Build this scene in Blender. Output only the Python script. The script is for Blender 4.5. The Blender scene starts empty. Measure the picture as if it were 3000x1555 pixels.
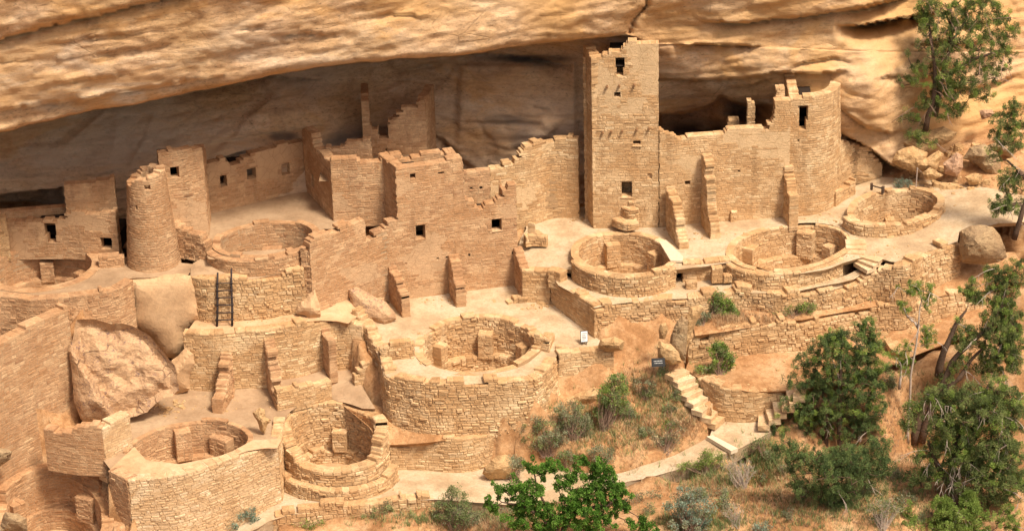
import bpy, math, random
import numpy as np
from mathutils import Vector, noise, geometry
random.seed(7); rng = np.random.default_rng(7)
SC = bpy.context.scene
COL = SC.collection

# ------------------------------------------------------------------ camera
F_PX = 7570.0; PITCH = math.radians(25); ROLL = math.radians(1.5)
cF = np.array([0, math.cos(PITCH), -math.sin(PITCH)]); cR = np.array([1., 0, 0]); cU = np.cross(cR, cF)
cR2 = cR*math.cos(ROLL) - cU*math.sin(ROLL); cU2 = cU*math.cos(ROLL) + cR*math.sin(ROLL)
CAM = np.array([0, 0, 4.9]) - cF*108
cd = bpy.data.cameras.new('camera'); cam = bpy.data.objects.new('camera', cd); COL.objects.link(cam)
from mathutils import Matrix
m = Matrix(((cR2[0], cU2[0], -cF[0], CAM[0]), (cR2[1], cU2[1], -cF[1], CAM[1]), (cR2[2], cU2[2], -cF[2], CAM[2]), (0, 0, 0, 1)))
cam.matrix_world = m
cd.sensor_width = 36; cd.lens = F_PX/3000*36; cd.clip_start = 1; cd.clip_end = 2000
SC.camera = cam

# ------------------------------------------------------------------ light
SUN_EL, SUN_AZ = math.radians(58), math.radians(140)      # azimuth clockwise from +Y
w = bpy.data.worlds.new('World'); SC.world = w; w.use_nodes = True
nt = w.node_tree; bg = nt.nodes['Background']
sky = nt.nodes.new('ShaderNodeTexSky'); sky.sky_type = 'NISHITA'; sky.sun_disc = False
sky.sun_elevation = SUN_EL; sky.sun_rotation = SUN_AZ; sky.dust_density = 6; sky.air_density = 1.0; sky.ozone_density = 1
hz = nt.nodes.new('ShaderNodeMix'); hz.data_type = 'RGBA'; hz.blend_type = 'MULTIPLY'; hz.inputs[0].default_value = 1; hz.inputs[7].default_value = (1, .92, .81, 1)   # hazy, faintly warm sky
nt.links.new(sky.outputs[0], hz.inputs[6]); nt.links.new(hz.outputs[2], bg.inputs[0]); bg.inputs[1].default_value = 0.118
sl = bpy.data.lights.new('sun', 'SUN'); sl.energy = 3.3; sl.angle = math.radians(11); sl.color = (1, .90, .74)
so = bpy.data.objects.new('sun', sl); COL.objects.link(so)
sd = Vector((math.sin(SUN_AZ)*math.cos(SUN_EL), math.cos(SUN_AZ)*math.cos(SUN_EL), math.sin(SUN_EL)))
so.rotation_euler = sd.to_track_quat('Z', 'Y').to_euler(); so.location = (20, -40, 60)
SC.view_settings.view_transform = 'Standard'; SC.view_settings.look = 'None'
SC.view_settings.gamma = 1; SC.view_settings.exposure = 0.5
try:
    SC.cycles.diffuse_bounces = 5; SC.cycles.max_bounces = 8
except Exception: pass

# ------------------------------------------------------------------ sight helpers
def ray(x, y): return cF + cR2*(x-1500)/F_PX - cU2*(y-777.5)/F_PX
def G(x, y, z):
    r = ray(x, y); return CAM + r*((z-CAM[2])/r[2])
def AY(x, y, Y):
    r = ray(x, y); return CAM + r*((Y-CAM[1])/r[1])
def PJ(p):
    d = np.asarray(p, float)-CAM; k = d@cF; return 1500+F_PX*(d@cR2)/k, 777.5-F_PX*(d@cU2)/k
ORI = {0: None, 1: (0, 0), 2: (1000, 0), 3: (2000, 0), 4: (0, 400), 5: (1000, 400), 6: (2000, 400), 7: (0, 720), 8: (1000, 720),
       9: (2000, 720), 10: (0, 1035), 11: (1000, 1035), 12: (2000, 1035)}
def K(n, *a):
    out = []
    for t in a:
        if n == 0: q = (t[0]*1.1646, t[1]*1.1646)
        else: q = (ORI[n][0]+t[0]/2.567, ORI[n][1]+t[1]/2.567)
        out.append(tuple(q)+tuple(t[2:]))
    return out
def KZ(n, z, *a): return [tuple(q)+(z,) for q in K(n, *a)]

# ------------------------------------------------------------------ materials
def newmat(name):
    m = bpy.data.materials.new(name); m.use_nodes = True
    n = m.node_tree; b = n.nodes['Principled BSDF']; b.inputs['Roughness'].default_value = .95
    if 'Specular IOR Level' in b.inputs: b.inputs['Specular IOR Level'].default_value = .15
    return m, n, b
def N(nt, t, **k):
    n = nt.nodes.new(t)
    for a, v in k.items(): setattr(n, a, v)
    return n
def tex_noise(nt, scale, detail=6, rough=.6, vec=None, dist=0):
    n = N(nt, 'ShaderNodeTexNoise'); n.inputs['Scale'].default_value = scale; n.inputs['Detail'].default_value = detail
    n.inputs['Roughness'].default_value = rough; n.inputs['Distortion'].default_value = dist
    if vec is not None: nt.links.new(vec, n.inputs['Vector'])
    return n.outputs['Fac']
def geo_pos(nt, scale=(1, 1, 1), rot=(0, 0, 0)):
    g = N(nt, 'ShaderNodeNewGeometry'); mp = N(nt, 'ShaderNodeMapping')
    mp.inputs['Scale'].default_value = scale; mp.inputs['Rotation'].default_value = rot
    nt.links.new(g.outputs['Position'], mp.inputs['Vector']); return mp.outputs['Vector']
def ramp(nt, fac, stops, interp='LINEAR'):
    r = N(nt, 'ShaderNodeValToRGB'); r.color_ramp.interpolation = interp
    e = r.color_ramp.elements
    while len(e) < len(stops): e.new(.5)
    for i, (p, c) in enumerate(stops):
        e[i].position = p; e[i].color = tuple(c)+(1,) if len(c) == 3 else c
    nt.links.new(fac, r.inputs['Fac']); return r.outputs['Color']
def mix(nt, fac, a, b, mode='MIX'):
    m = N(nt, 'ShaderNodeMix', data_type='RGBA', blend_type=mode)
    if isinstance(fac, (int, float)): m.inputs[0].default_value = fac
    else: nt.links.new(fac, m.inputs[0])
    for i, v in ((6, a), (7, b)):
        if isinstance(v, tuple): m.inputs[i].default_value = v+(1,)
        else: nt.links.new(v, m.inputs[i])
    return m.outputs[2]
def mth(nt, op, a, b=None, clamp=False):
    m = N(nt, 'ShaderNodeMath', operation=op, use_clamp=clamp)
    for i, v in enumerate((a, b)):
        if v is None: continue
        if isinstance(v, (int, float)): m.inputs[i].default_value = v
        else: nt.links.new(v, m.inputs[i])
    return m.outputs[0]
def bump(nt, b, h, strength=.5, dist=.02):
    n = N(nt, 'ShaderNodeBump'); n.inputs['Strength'].default_value = strength; n.inputs['Distance'].default_value = dist
    nt.links.new(h, n.inputs['Height']); nt.links.new(n.outputs['Normal'], b.inputs['Normal'])

def stone_mat(name, lo, mid, hi, mortar, plaster=(.62, .40, .23)):
    m, nt, b = newmat(name)
    at = N(nt, 'ShaderNodeAttribute', attribute_name='st'); sp = N(nt, 'ShaderNodeSeparateColor')
    nt.links.new(at.outputs['Color'], sp.inputs[0])
    base = ramp(nt, sp.outputs[0], [(0, lo), (.22, tuple(.6*m_+.4*l for m_, l in zip(mid, lo))), (.6, mid), (.85, tuple(.5*(x+y) for x, y in zip(mid, hi))), (1, hi)])
    big = tex_noise(nt, .55, 5, .6, geo_pos(nt, (1, 1, 1.8)))
    base = mix(nt, ramp(nt, big, [(.38, (0, 0, 0)), (.62, (.75, .75, .75))]), base, tuple(x*y for x, y in zip(mid, (.86, .76, .66))))
    pal = tex_noise(nt, .8, 5, .65, geo_pos(nt, (1, 1, .9), (0, 0, 1.3)), .6)
    base = mix(nt, ramp(nt, pal, [(.52, (0, 0, 0)), (.66, (.5, .5, .5))]), base, tuple(min(.9, x*1.05) for x in hi))
    run = tex_noise(nt, 1.0, 5, .6, geo_pos(nt, (1.6, 1.6, .22)))
    base = mix(nt, ramp(nt, run, [(.56, (0, 0, 0)), (.70, (.35, .35, .35))]), base, tuple(x*.55 for x in lo))
    med = tex_noise(nt, 6, 5, .65, geo_pos(nt, (1, 1, 2.2)))
    base = mix(nt, .55, base, ramp(nt, med, [(.3, (.55, .5, .46)), (.7, (1.25, 1.22, 1.2))]), 'MULTIPLY')
    fine = tex_noise(nt, 28, 4, .7, geo_pos(nt, (1, 1, 1.6)))
    base = mix(nt, .35, base, ramp(nt, fine, [(.3, (.6, .6, .6)), (.7, (1.25, 1.25, 1.25))]), 'MULTIPLY')
    base = mix(nt, sp.outputs[1], base, mix(nt, fine, tuple(c*.75 for c in mortar), mortar))
    pn = tex_noise(nt, 1.3, 6, .65, geo_pos(nt))
    pcol = mix(nt, ramp(nt, pn, [(.38, (0, 0, 0)), (.6, (1, 1, 1))]), tuple(c*.86 for c in plaster), plaster)
    vor = N(nt, 'ShaderNodeTexVoronoi', feature='DISTANCE_TO_EDGE'); vor.inputs['Scale'].default_value = 2.6
    mp = geo_pos(nt, (1, 1, 1)); nt.links.new(mp, vor.inputs['Vector'])
    cr = ramp(nt, vor.outputs[0], [(0, (.78, .72, .66)), (.035, (1, 1, 1))])
    pcol = mix(nt, 1.0, pcol, cr, 'MULTIPLY')
    base = mix(nt, sp.outputs[2], base, pcol)
    nt.links.new(base, b.inputs['Base Color'])
    h = mth(nt, 'ADD', mth(nt, 'MULTIPLY', med, .7), mth(nt, 'MULTIPLY', fine, .5))
    bump(nt, b, h, .9, .05)
    return m
M = {}
M['pink'] = stone_mat('sandstone_rosy_shaded', (.31, .17, .095), (.53, .33, .185), (.72, .51, .31), (.52, .355, .215), (.57, .37, .215))  # rosy stone, also darkened in colour for the overhang's shade
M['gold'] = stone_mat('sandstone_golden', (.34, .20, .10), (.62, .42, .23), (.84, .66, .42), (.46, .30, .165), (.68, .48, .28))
M['pale'] = stone_mat('sandstone_pale', (.46, .31, .18), (.66, .48, .29), (.80, .66, .46), (.46, .31, .18))

def rock_mat(name, cols, strata=1.0, dark=0.0, stretch=(.45, .45, 1.35), sc=1.0, cracks=.5, bd=.10):
    m, nt, b = newmat(name)
    v = geo_pos(nt, tuple(s*sc for s in stretch), (0, math.radians(-3), 0))
    n1 = tex_noise(nt, 1.0, 8, .62, v, 1.2)
    base = ramp(nt, n1, [(.28, cols[0]), (.42, cols[1]), (.54, cols[2]), (.72, cols[3])])
    n2 = tex_noise(nt, .35*sc, 4, .6, geo_pos(nt))
    base = mix(nt, ramp(nt, n2, [(.4, (0, 0, 0)), (.65, (.6, .6, .6))]), base, cols[4])
    n3 = tex_noise(nt, 5*sc, 8, .72, geo_pos(nt, (1, 1, 1.7)), .5)
    base = mix(nt, .6, base, ramp(nt, n3, [(.3, (.5, .46, .42)), (.52, (1, 1, 1)), (.75, (1.3, 1.26, 1.2))]), 'MULTIPLY')
    n4 = tex_noise(nt, 22, 4, .7, geo_pos(nt))
    pits = ramp(nt, tex_noise(nt, 9*sc, 3, .5, geo_pos(nt, (.6, .6, 1.6))), [(.60, (0, 0, 0)), (.72, (1, 1, 1))])
    base = mix(nt, mth(nt, 'MULTIPLY', pits, dark), base, tuple(c*.25 for c in cols[0]))
    vor = N(nt, 'ShaderNodeTexVoronoi', feature='DISTANCE_TO_EDGE'); vor.inputs['Scale'].default_value = .8*sc
    wv = N(nt, 'ShaderNodeVectorMath', operation='ADD'); nn = N(nt, 'ShaderNodeTexNoise'); nn.inputs['Scale'].default_value = 1.6
    nt.links.new(geo_pos(nt, (.5, .5, 1.1)), wv.inputs[0]); nt.links.new(nn.outputs['Color'], wv.inputs[1])
    nt.links.new(wv.outputs[0], vor.inputs['Vector'])
    cmask = ramp(nt, tex_noise(nt, .5*sc, 3, .5, geo_pos(nt)), [(.5, (0, 0, 0)), (.6, (1, 1, 1))])
    crk = ramp(nt, vor.outputs[0], [(0, (1, 1, 1)), (.018, (0, 0, 0))])
    ck = mth(nt, 'MULTIPLY', mth(nt, 'MULTIPLY', crk, cmask), cracks)
    base = mix(nt, ck, base, tuple(c*.3 for c in cols[0]))
    nt.links.new(base, b.inputs['Base Color'])
    h = mth(nt, 'ADD', mth(nt, 'MULTIPLY', n3, 1.0), mth(nt, 'MULTIPLY', n1, 1.6))
    h = mth(nt, 'ADD', h, mth(nt, 'MULTIPLY', n4, .25)); h = mth(nt, 'SUBTRACT', h, mth(nt, 'MULTIPLY', ck, 1.0))
    bump(nt, b, h, .7, bd)
    return m, nt, b, base
M['cliff'], cnt, cb, cbase = rock_mat('cliff_sandstone', [(.34, .21, .125), (.52, .335, .195), (.60, .40, .245), (.68, .50, .34), (.62, .395, .19)], dark=.5, cracks=.3, bd=.065)
# desert varnish: long dark water streaks with their own shape, sooty marks and painted gap shade on the inner wall
sa = N(cnt, 'ShaderNodeAttribute', attribute_name='stain_shade'); ss = N(cnt, 'ShaderNodeSeparateColor'); cnt.links.new(sa.outputs['Color'], ss.inputs[0])
g1 = tex_noise(cnt, .32, 6, .6, geo_pos(cnt, (.5, .5, 1.3), (0, -.05, 0)), .6)
cbase = mix(cnt, ramp(cnt, g1, [(.50, (0, 0, 0)), (.62, (.7, .7, .7))]), cbase, mix(cnt, .5, cbase, (.60, .52, .42)))
g2 = tex_noise(cnt, .45, 6, .65, geo_pos(cnt, (.4, .4, 1.0), (0, -.05, 2)), .8)
cbase = mix(cnt, ramp(cnt, g2, [(.52, (0, 0, 0)), (.60, (.75, .75, .75))]), cbase, mix(cnt, .6, cbase, (.62, .34, .12)))
g3 = tex_noise(cnt, 1.0, 9, .75, geo_pos(cnt, (.35, .35, 5.), (0, -.04, 0)), .5)
cbase = mix(cnt, .55, cbase, ramp(cnt, g3, [(.36, (.76, .71, .66)), (.5, (1, 1, 1)), (.66, (1.12, 1.11, 1.1))]), 'MULTIPLY')
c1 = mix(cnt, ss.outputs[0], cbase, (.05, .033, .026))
c2 = mix(cnt, mth(cnt, 'MULTIPLY', ss.outputs[1], .55), c1, (.50, .40, .32))
c3 = mix(cnt, ss.outputs[2], c2, (.61, .355, .145))
cnt.links.new(c3, cb.inputs['Base Color'])
M['boulder'] = rock_mat('boulder_sandstone', [(.26, .15, .10), (.46, .28, .18), (.54, .34, .22), (.60, .42, .29), (.50, .30, .19)], stretch=(.5, .5, .9), sc=1.6, dark=.6, cracks=.3)[0]
M['rockgold'] = rock_mat('boulder_golden', [(.30, .18, .085), (.50, .32, .16), (.60, .40, .21), (.70, .50, .29), (.52, .31, .14)], stretch=(.6, .6, 1.2), sc=1.8, dark=.3, cracks=.7)[0]
M['rockgrey'] = rock_mat('boulder_grey', [(.16, .11, .07), (.32, .22, .13), (.40, .28, .16), (.46, .35, .22), (.36, .23, .12)], stretch=(.6, .6, 1.4), sc=1.8, dark=.4, cracks=.8)[0]

def dirt_mat(name, a, b_, c, pale=None, sc=1.0, bumpd=.03, grit=.4):
    m, nt, b = newmat(name)
    n1 = tex_noise(nt, .6*sc, 7, .65, geo_pos(nt)); n2 = tex_noise(nt, 9, 6, .75, geo_pos(nt)); n3 = tex_noise(nt, 45, 3, .7, geo_pos(nt))
    base = ramp(nt, n1, [(.34, tuple(q*.84 for q in a)), (.42, a), (.52, b_), (.66, c)])
    n0 = tex_noise(nt, 2.6*sc, 8, .7, geo_pos(nt), .8); base = mix(nt, ramp(nt, n0, [(.5, (0, 0, 0)), (.62, (.45, .45, .45))]), base, tuple(q*.8 for q in a))
    base = mix(nt, grit, base, ramp(nt, n2, [(.3, (.66, .62, .58)), (.7, (1.22, 1.2, 1.18))]), 'MULTIPLY')
    base = mix(nt, grit*.8, base, ramp(nt, n3, [(.3, (.7, .7, .7)), (.7, (1.2, 1.2, 1.2))]), 'MULTIPLY')
    nt.links.new(base, b.inputs['Base Color'])
    bump(nt, b, mth(nt, 'ADD', n2, mth(nt, 'MULTIPLY', n3, .4)), .6, bumpd)
    return m
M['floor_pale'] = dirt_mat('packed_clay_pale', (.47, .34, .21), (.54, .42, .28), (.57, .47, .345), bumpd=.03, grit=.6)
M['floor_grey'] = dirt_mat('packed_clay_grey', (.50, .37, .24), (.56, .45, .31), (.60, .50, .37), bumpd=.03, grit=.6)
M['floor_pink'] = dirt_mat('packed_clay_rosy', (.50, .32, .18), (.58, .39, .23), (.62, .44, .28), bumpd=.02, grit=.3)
M['floor_dim'] = dirt_mat('packed_clay_shaded', (.36, .24, .145), (.42, .29, .18), (.46, .33, .21), bumpd=.02, grit=.3)  # the rosy clay again, darkened in colour for the shaded floors
M['smooth'] = dirt_mat('smooth_outcrop', (.50, .32, .18), (.57, .375, .215), (.62, .42, .25), sc=1.2, bumpd=.03, grit=.35)
M['hill'] = dirt_mat('hillside_soil', (.38, .20, .09), (.50, .29, .145), (.58, .38, .215), sc=1.6, bumpd=.07, grit=.75)
m_, nt_, b_ = newmat('interior_shade'); b_.inputs['Base Color'].default_value = (.035, .024, .018, 1); M['inner_shade'] = m_  # near-black colour stands in for the unlit rooms behind openings

def simple(name, col, sc=8, var=.35, rough=.9, stretch=(1, 1, 1)):
    m, nt, b = newmat(name); b.inputs['Roughness'].default_value = rough
    n = tex_noise(nt, sc, 5, .65, geo_pos(nt, stretch))
    c = ramp(nt, n, [(.3, tuple(x*(1-var) for x in col)), (.7, tuple(min(1, x*(1+var)) for x in col))])
    nt.links.new(c, b.inputs['Base Color']); bump(nt, b, n, .4, .01); return m
M['wood'] = simple('weathered_beam', (.22, .12, .06), 14)
M['ladder'] = simple('dark_ladder_pole', (.05, .038, .036), 20, .4)
M['bark'] = simple('juniper_bark', (.10, .065, .045), 18, .45)
M['deadwood'] = simple('bleached_deadwood', (.42, .34, .28), 20, .3)
M['twig'] = simple('grey_brown_twig', (.30, .20, .145), 20, .3)
M['signface'] = simple('sign_plate', (.72, .72, .70), 30, .05, .4)
M['signdark'] = simple('sign_dark', (.03, .03, .032), 30, .2, .5)
M['plank'] = simple('grey_slab', (.62, .52, .38), 10, .15)

def leaf_mat(name, dk, md, lt, trans=.25):
    m, nt, b = newmat(name); b.inputs['Roughness'].default_value = .75
    at = N(nt, 'ShaderNodeAttribute', attribute_name='tint')
    c = ramp(nt, at.outputs['Fac'], [(0, dk), (.5, md), (1, lt)])
    nt.links.new(c, b.inputs['Base Color'])
    tr = N(nt, 'ShaderNodeBsdfTranslucent'); nt.links.new(c, tr.inputs[0])
    mx = N(nt, 'ShaderNodeMixShader'); mx.inputs[0].default_value = trans
    nt.links.new(b.outputs[0], mx.inputs[1]); nt.links.new(tr.outputs[0], mx.inputs[2])
    nt.links.new(mx.outputs[0], nt.nodes['Material Output'].inputs['Surface']); return m
M['juniper'] = leaf_mat('juniper_foliage', (.065, .095, .032), (.14, .18, .06), (.25, .30, .10))
M['juniper_hi'] = leaf_mat('juniper_fresh', (.11, .16, .035), (.21, .30, .06), (.32, .42, .11))
M['pinyon'] = leaf_mat('pinyon_foliage', (.055, .09, .035), (.12, .175, .06), (.22, .29, .095))
M['oak'] = leaf_mat('oak_leaves', (.05, .12, .02), (.11, .23, .035), (.20, .36, .07), .45)
M['oak_hi'] = leaf_mat('oak_leaves_lighter', (.06, .15, .02), (.13, .28, .04), (.24, .42, .08), .45)  # lighter green, mixed into the crown at random
M['sage'] = leaf_mat('sage_foliage', (.12, .14, .07), (.23, .25, .14), (.36, .38, .24))
M['sagegreen'] = leaf_mat('sage_green', (.10, .14, .05), (.19, .25, .09), (.30, .36, .15))
M['bluesage'] = leaf_mat('blue_sage', (.12, .18, .13), (.22, .30, .22), (.34, .42, .32))
M['lime'] = leaf_mat('lime_shrub', (.11, .16, .03), (.20, .29, .06), (.32, .42, .11))
M['litter'] = leaf_mat('dry_litter', (.16, .09, .05), (.27, .17, .10), (.42, .30, .20))
M['drygrass'] = leaf_mat('dry_grass', (.36, .20, .10), (.48, .31, .17), (.60, .46, .28))

# ------------------------------------------------------------------ object helpers
def tag(o, label=None, cat=None, group=None, kind=None):
    if label: o['label'] = label
    if cat: o['category'] = cat
    if group: o['group'] = group
    if kind: o['kind'] = kind
    elif cat: o['kind'] = 'thing'
    return o
def root(name, label, cat, loc, group=None):
    o = bpy.data.objects.new(name, None); COL.objects.link(o); o.location = Vector([float(v) for v in loc]); o.empty_display_size = .2
    return tag(o, label, cat, group)
def worldloc(o):
    v = Vector((0, 0, 0))
    while o is not None: v = v + o.location; o = o.parent
    return v
class MB:
    def __init__(s): s.v = []; s.f = []; s.c = []; s.t = []
    def quad(s, a, b, c, d, col=(.5, 0, 0)):
        i = len(s.v); s.v += [a, b, c, d]; s.f.append((i, i+1, i+2, i+3)); s.c.append(col)
    def face(s, pts, col=(.5, 0, 0)):
        i = len(s.v); s.v += list(pts); s.f.append(tuple(range(i, i+len(pts)))); s.c.append(col)
    def box(s, c, hx, hy, hz, ax=(1, 0, 0), ay=(0, 1, 0), az=(0, 0, 1), jit=0, col=(.5, 0, 0)):
        c = np.array(c, float); ax, ay, az = (np.array(q, float) for q in (ax, ay, az)); i = len(s.v)
        for sx in (-1, 1):
            for sy in (-1, 1):
                for sz in (-1, 1):
                    s.v.append(tuple(c+ax*sx*hx*(1+random.uniform(-jit, jit))+ay*sy*hy*(1+random.uniform(-jit, jit))+az*sz*hz*(1+random.uniform(-jit, jit))))
        for f in ((0, 1, 3, 2), (4, 6, 7, 5), (0, 4, 5, 1), (2, 3, 7, 6), (0, 2, 6, 4), (1, 5, 7, 3)):
            s.f.append(tuple(i+q for q in f)); s.c.append(col)
    def tube(s, pts, rad, n=6, col=(.5, 0, 0)):
        pts = [Vector([float(q) for q in p]) for p in pts]; i0 = len(s.v); L = len(pts)
        for k, p in enumerate(pts):
            t = (pts[min(k+1, L-1)]-pts[max(k-1, 0)]).normalized()
            a = t.orthogonal().normalized(); b = t.cross(a)
            r = rad[k] if hasattr(rad, '__len__') else rad
            for j in range(n):
                an = 2*math.pi*j/n; s.v.append(tuple(p+a*math.cos(an)*r+b*math.sin(an)*r))
        for k in range(L-1):
            for j in range(n):
                s.f.append((i0+k*n+j, i0+k*n+(j+1) % n, i0+(k+1)*n+(j+1) % n, i0+(k+1)*n+j)); s.c.append(col)
        s.f.append(tuple(i0+(L-1)*n+j for j in range(n))); s.c.append(col)
        s.f.append(tuple(i0+j for j in range(n))[::-1]); s.c.append(col)
    def obj(s, name, mat, parent=None, label=None, cat=None, group=None, kind=None, smooth=False, tint=False, center=True):
        V = np.array(s.v, dtype=np.float64)
        if parent is not None: org = np.array(worldloc(parent))
        elif center and kind != 'structure':
            org = np.array([V[:, 0].mean(), V[:, 1].mean(), V[:, 2].min()])
        else: org = np.zeros(3)
        me = bpy.data.meshes.new(name); me.from_pydata((V-org).tolist(), [], s.f)
        if tint:
            a = me.attributes.new('tint', 'FLOAT', 'FACE'); a.data.foreach_set('value', np.array(s.t, dtype=np.float32))
        else:
            a = me.attributes.new('st', 'FLOAT_COLOR', 'FACE')
            cc = np.ones((len(s.f), 4), np.float32); cc[:, :3] = np.array(s.c, np.float32); a.data.foreach_set('color', cc.ravel())
        if smooth: me.polygons.foreach_set('use_smooth', [True]*len(s.f))
        me.materials.append(M[mat] if isinstance(mat, str) else mat); me.update()
        o = bpy.data.objects.new(name, me); COL.objects.link(o); o.parent = parent
        if parent is None: o.location = Vector(org.tolist())
        return tag(o, label, cat, group, kind)

# ------------------------------------------------------------------ masonry
class Path:
    def __init__(s, pts, closed=False, smooth=False, step=.15):
        P = [np.array(p[:2], float) for p in pts]
        if smooth and len(P) > 2:
            Q = []; n = len(P)
            for i in range(n if closed else n-1):
                if closed: p0, p1, p2, p3 = P[(i-1) % n], P[i], P[(i+1) % n], P[(i+2) % n]
                else: p0, p1, p2, p3 = P[max(i-1, 0)], P[i], P[i+1], P[min(i+2, n-1)]
                k = max(2, int(np.linalg.norm(p2-p1)/step))
                for j in range(k):
                    t = j/k; Q.append(.5*((2*p1)+(-p0+p2)*t+(2*p0-5*p1+4*p2-p3)*t*t+(-p0+3*p1-3*p2+p3)*t**3))
            if not closed: Q.append(P[-1])
            P = Q
        if closed: P = P+[P[0]]
        s.P = np.array(P); d = np.linalg.norm(np.diff(s.P, axis=0), axis=1); s.u = np.concatenate([[0], np.cumsum(d)]); s.L = s.u[-1]
        T = np.diff(s.P, axis=0)/d[:, None]; Nn = np.stack([T[:, 1], -T[:, 0]], 1)
        vn = np.zeros_like(s.P); vn[:-1] += Nn; vn[1:] += Nn
        if closed: vn[0] += Nn[-1]; vn[-1] = vn[0]
        # mitre: scale so that offsets keep the thickness
        ln = np.linalg.norm(vn, axis=1)[:, None]; vn /= ln
        sc = np.ones(len(vn)); sc[:-1] = 1/np.clip((vn[:-1]*Nn).sum(1), .5, 1); s.N = vn*sc[:, None]; s.closed = closed
        s.T = T
    def at(s, u, off=0):
        x = np.interp(u, s.u, s.P[:, 0])+off*np.interp(u, s.u, s.N[:, 0]); y = np.interp(u, s.u, s.P[:, 1])+off*np.interp(u, s.u, s.N[:, 1]); return x, y
    def hit(s, px, py):
        r = ray(px, py); best = None
        for i in range(len(s.P)-1):
            a = s.P[i]; t = s.P[i+1]-a; A = np.array([[r[0], -t[0]], [r[1], -t[1]]])
            try: k, q = np.linalg.solve(A, a-CAM[:2])
            except Exception: continue
            over = max(0, -q, q-1)*np.linalg.norm(t)
            if best is None or over < best[0]-1e-6 or (over < .02 and best[0] < .02 and k < best[3]):
                best = (over, s.u[i]+q*np.linalg.norm(t), CAM[2]+r[2]*k, k)
        return best[1], best[2]
HIST = []
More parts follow.
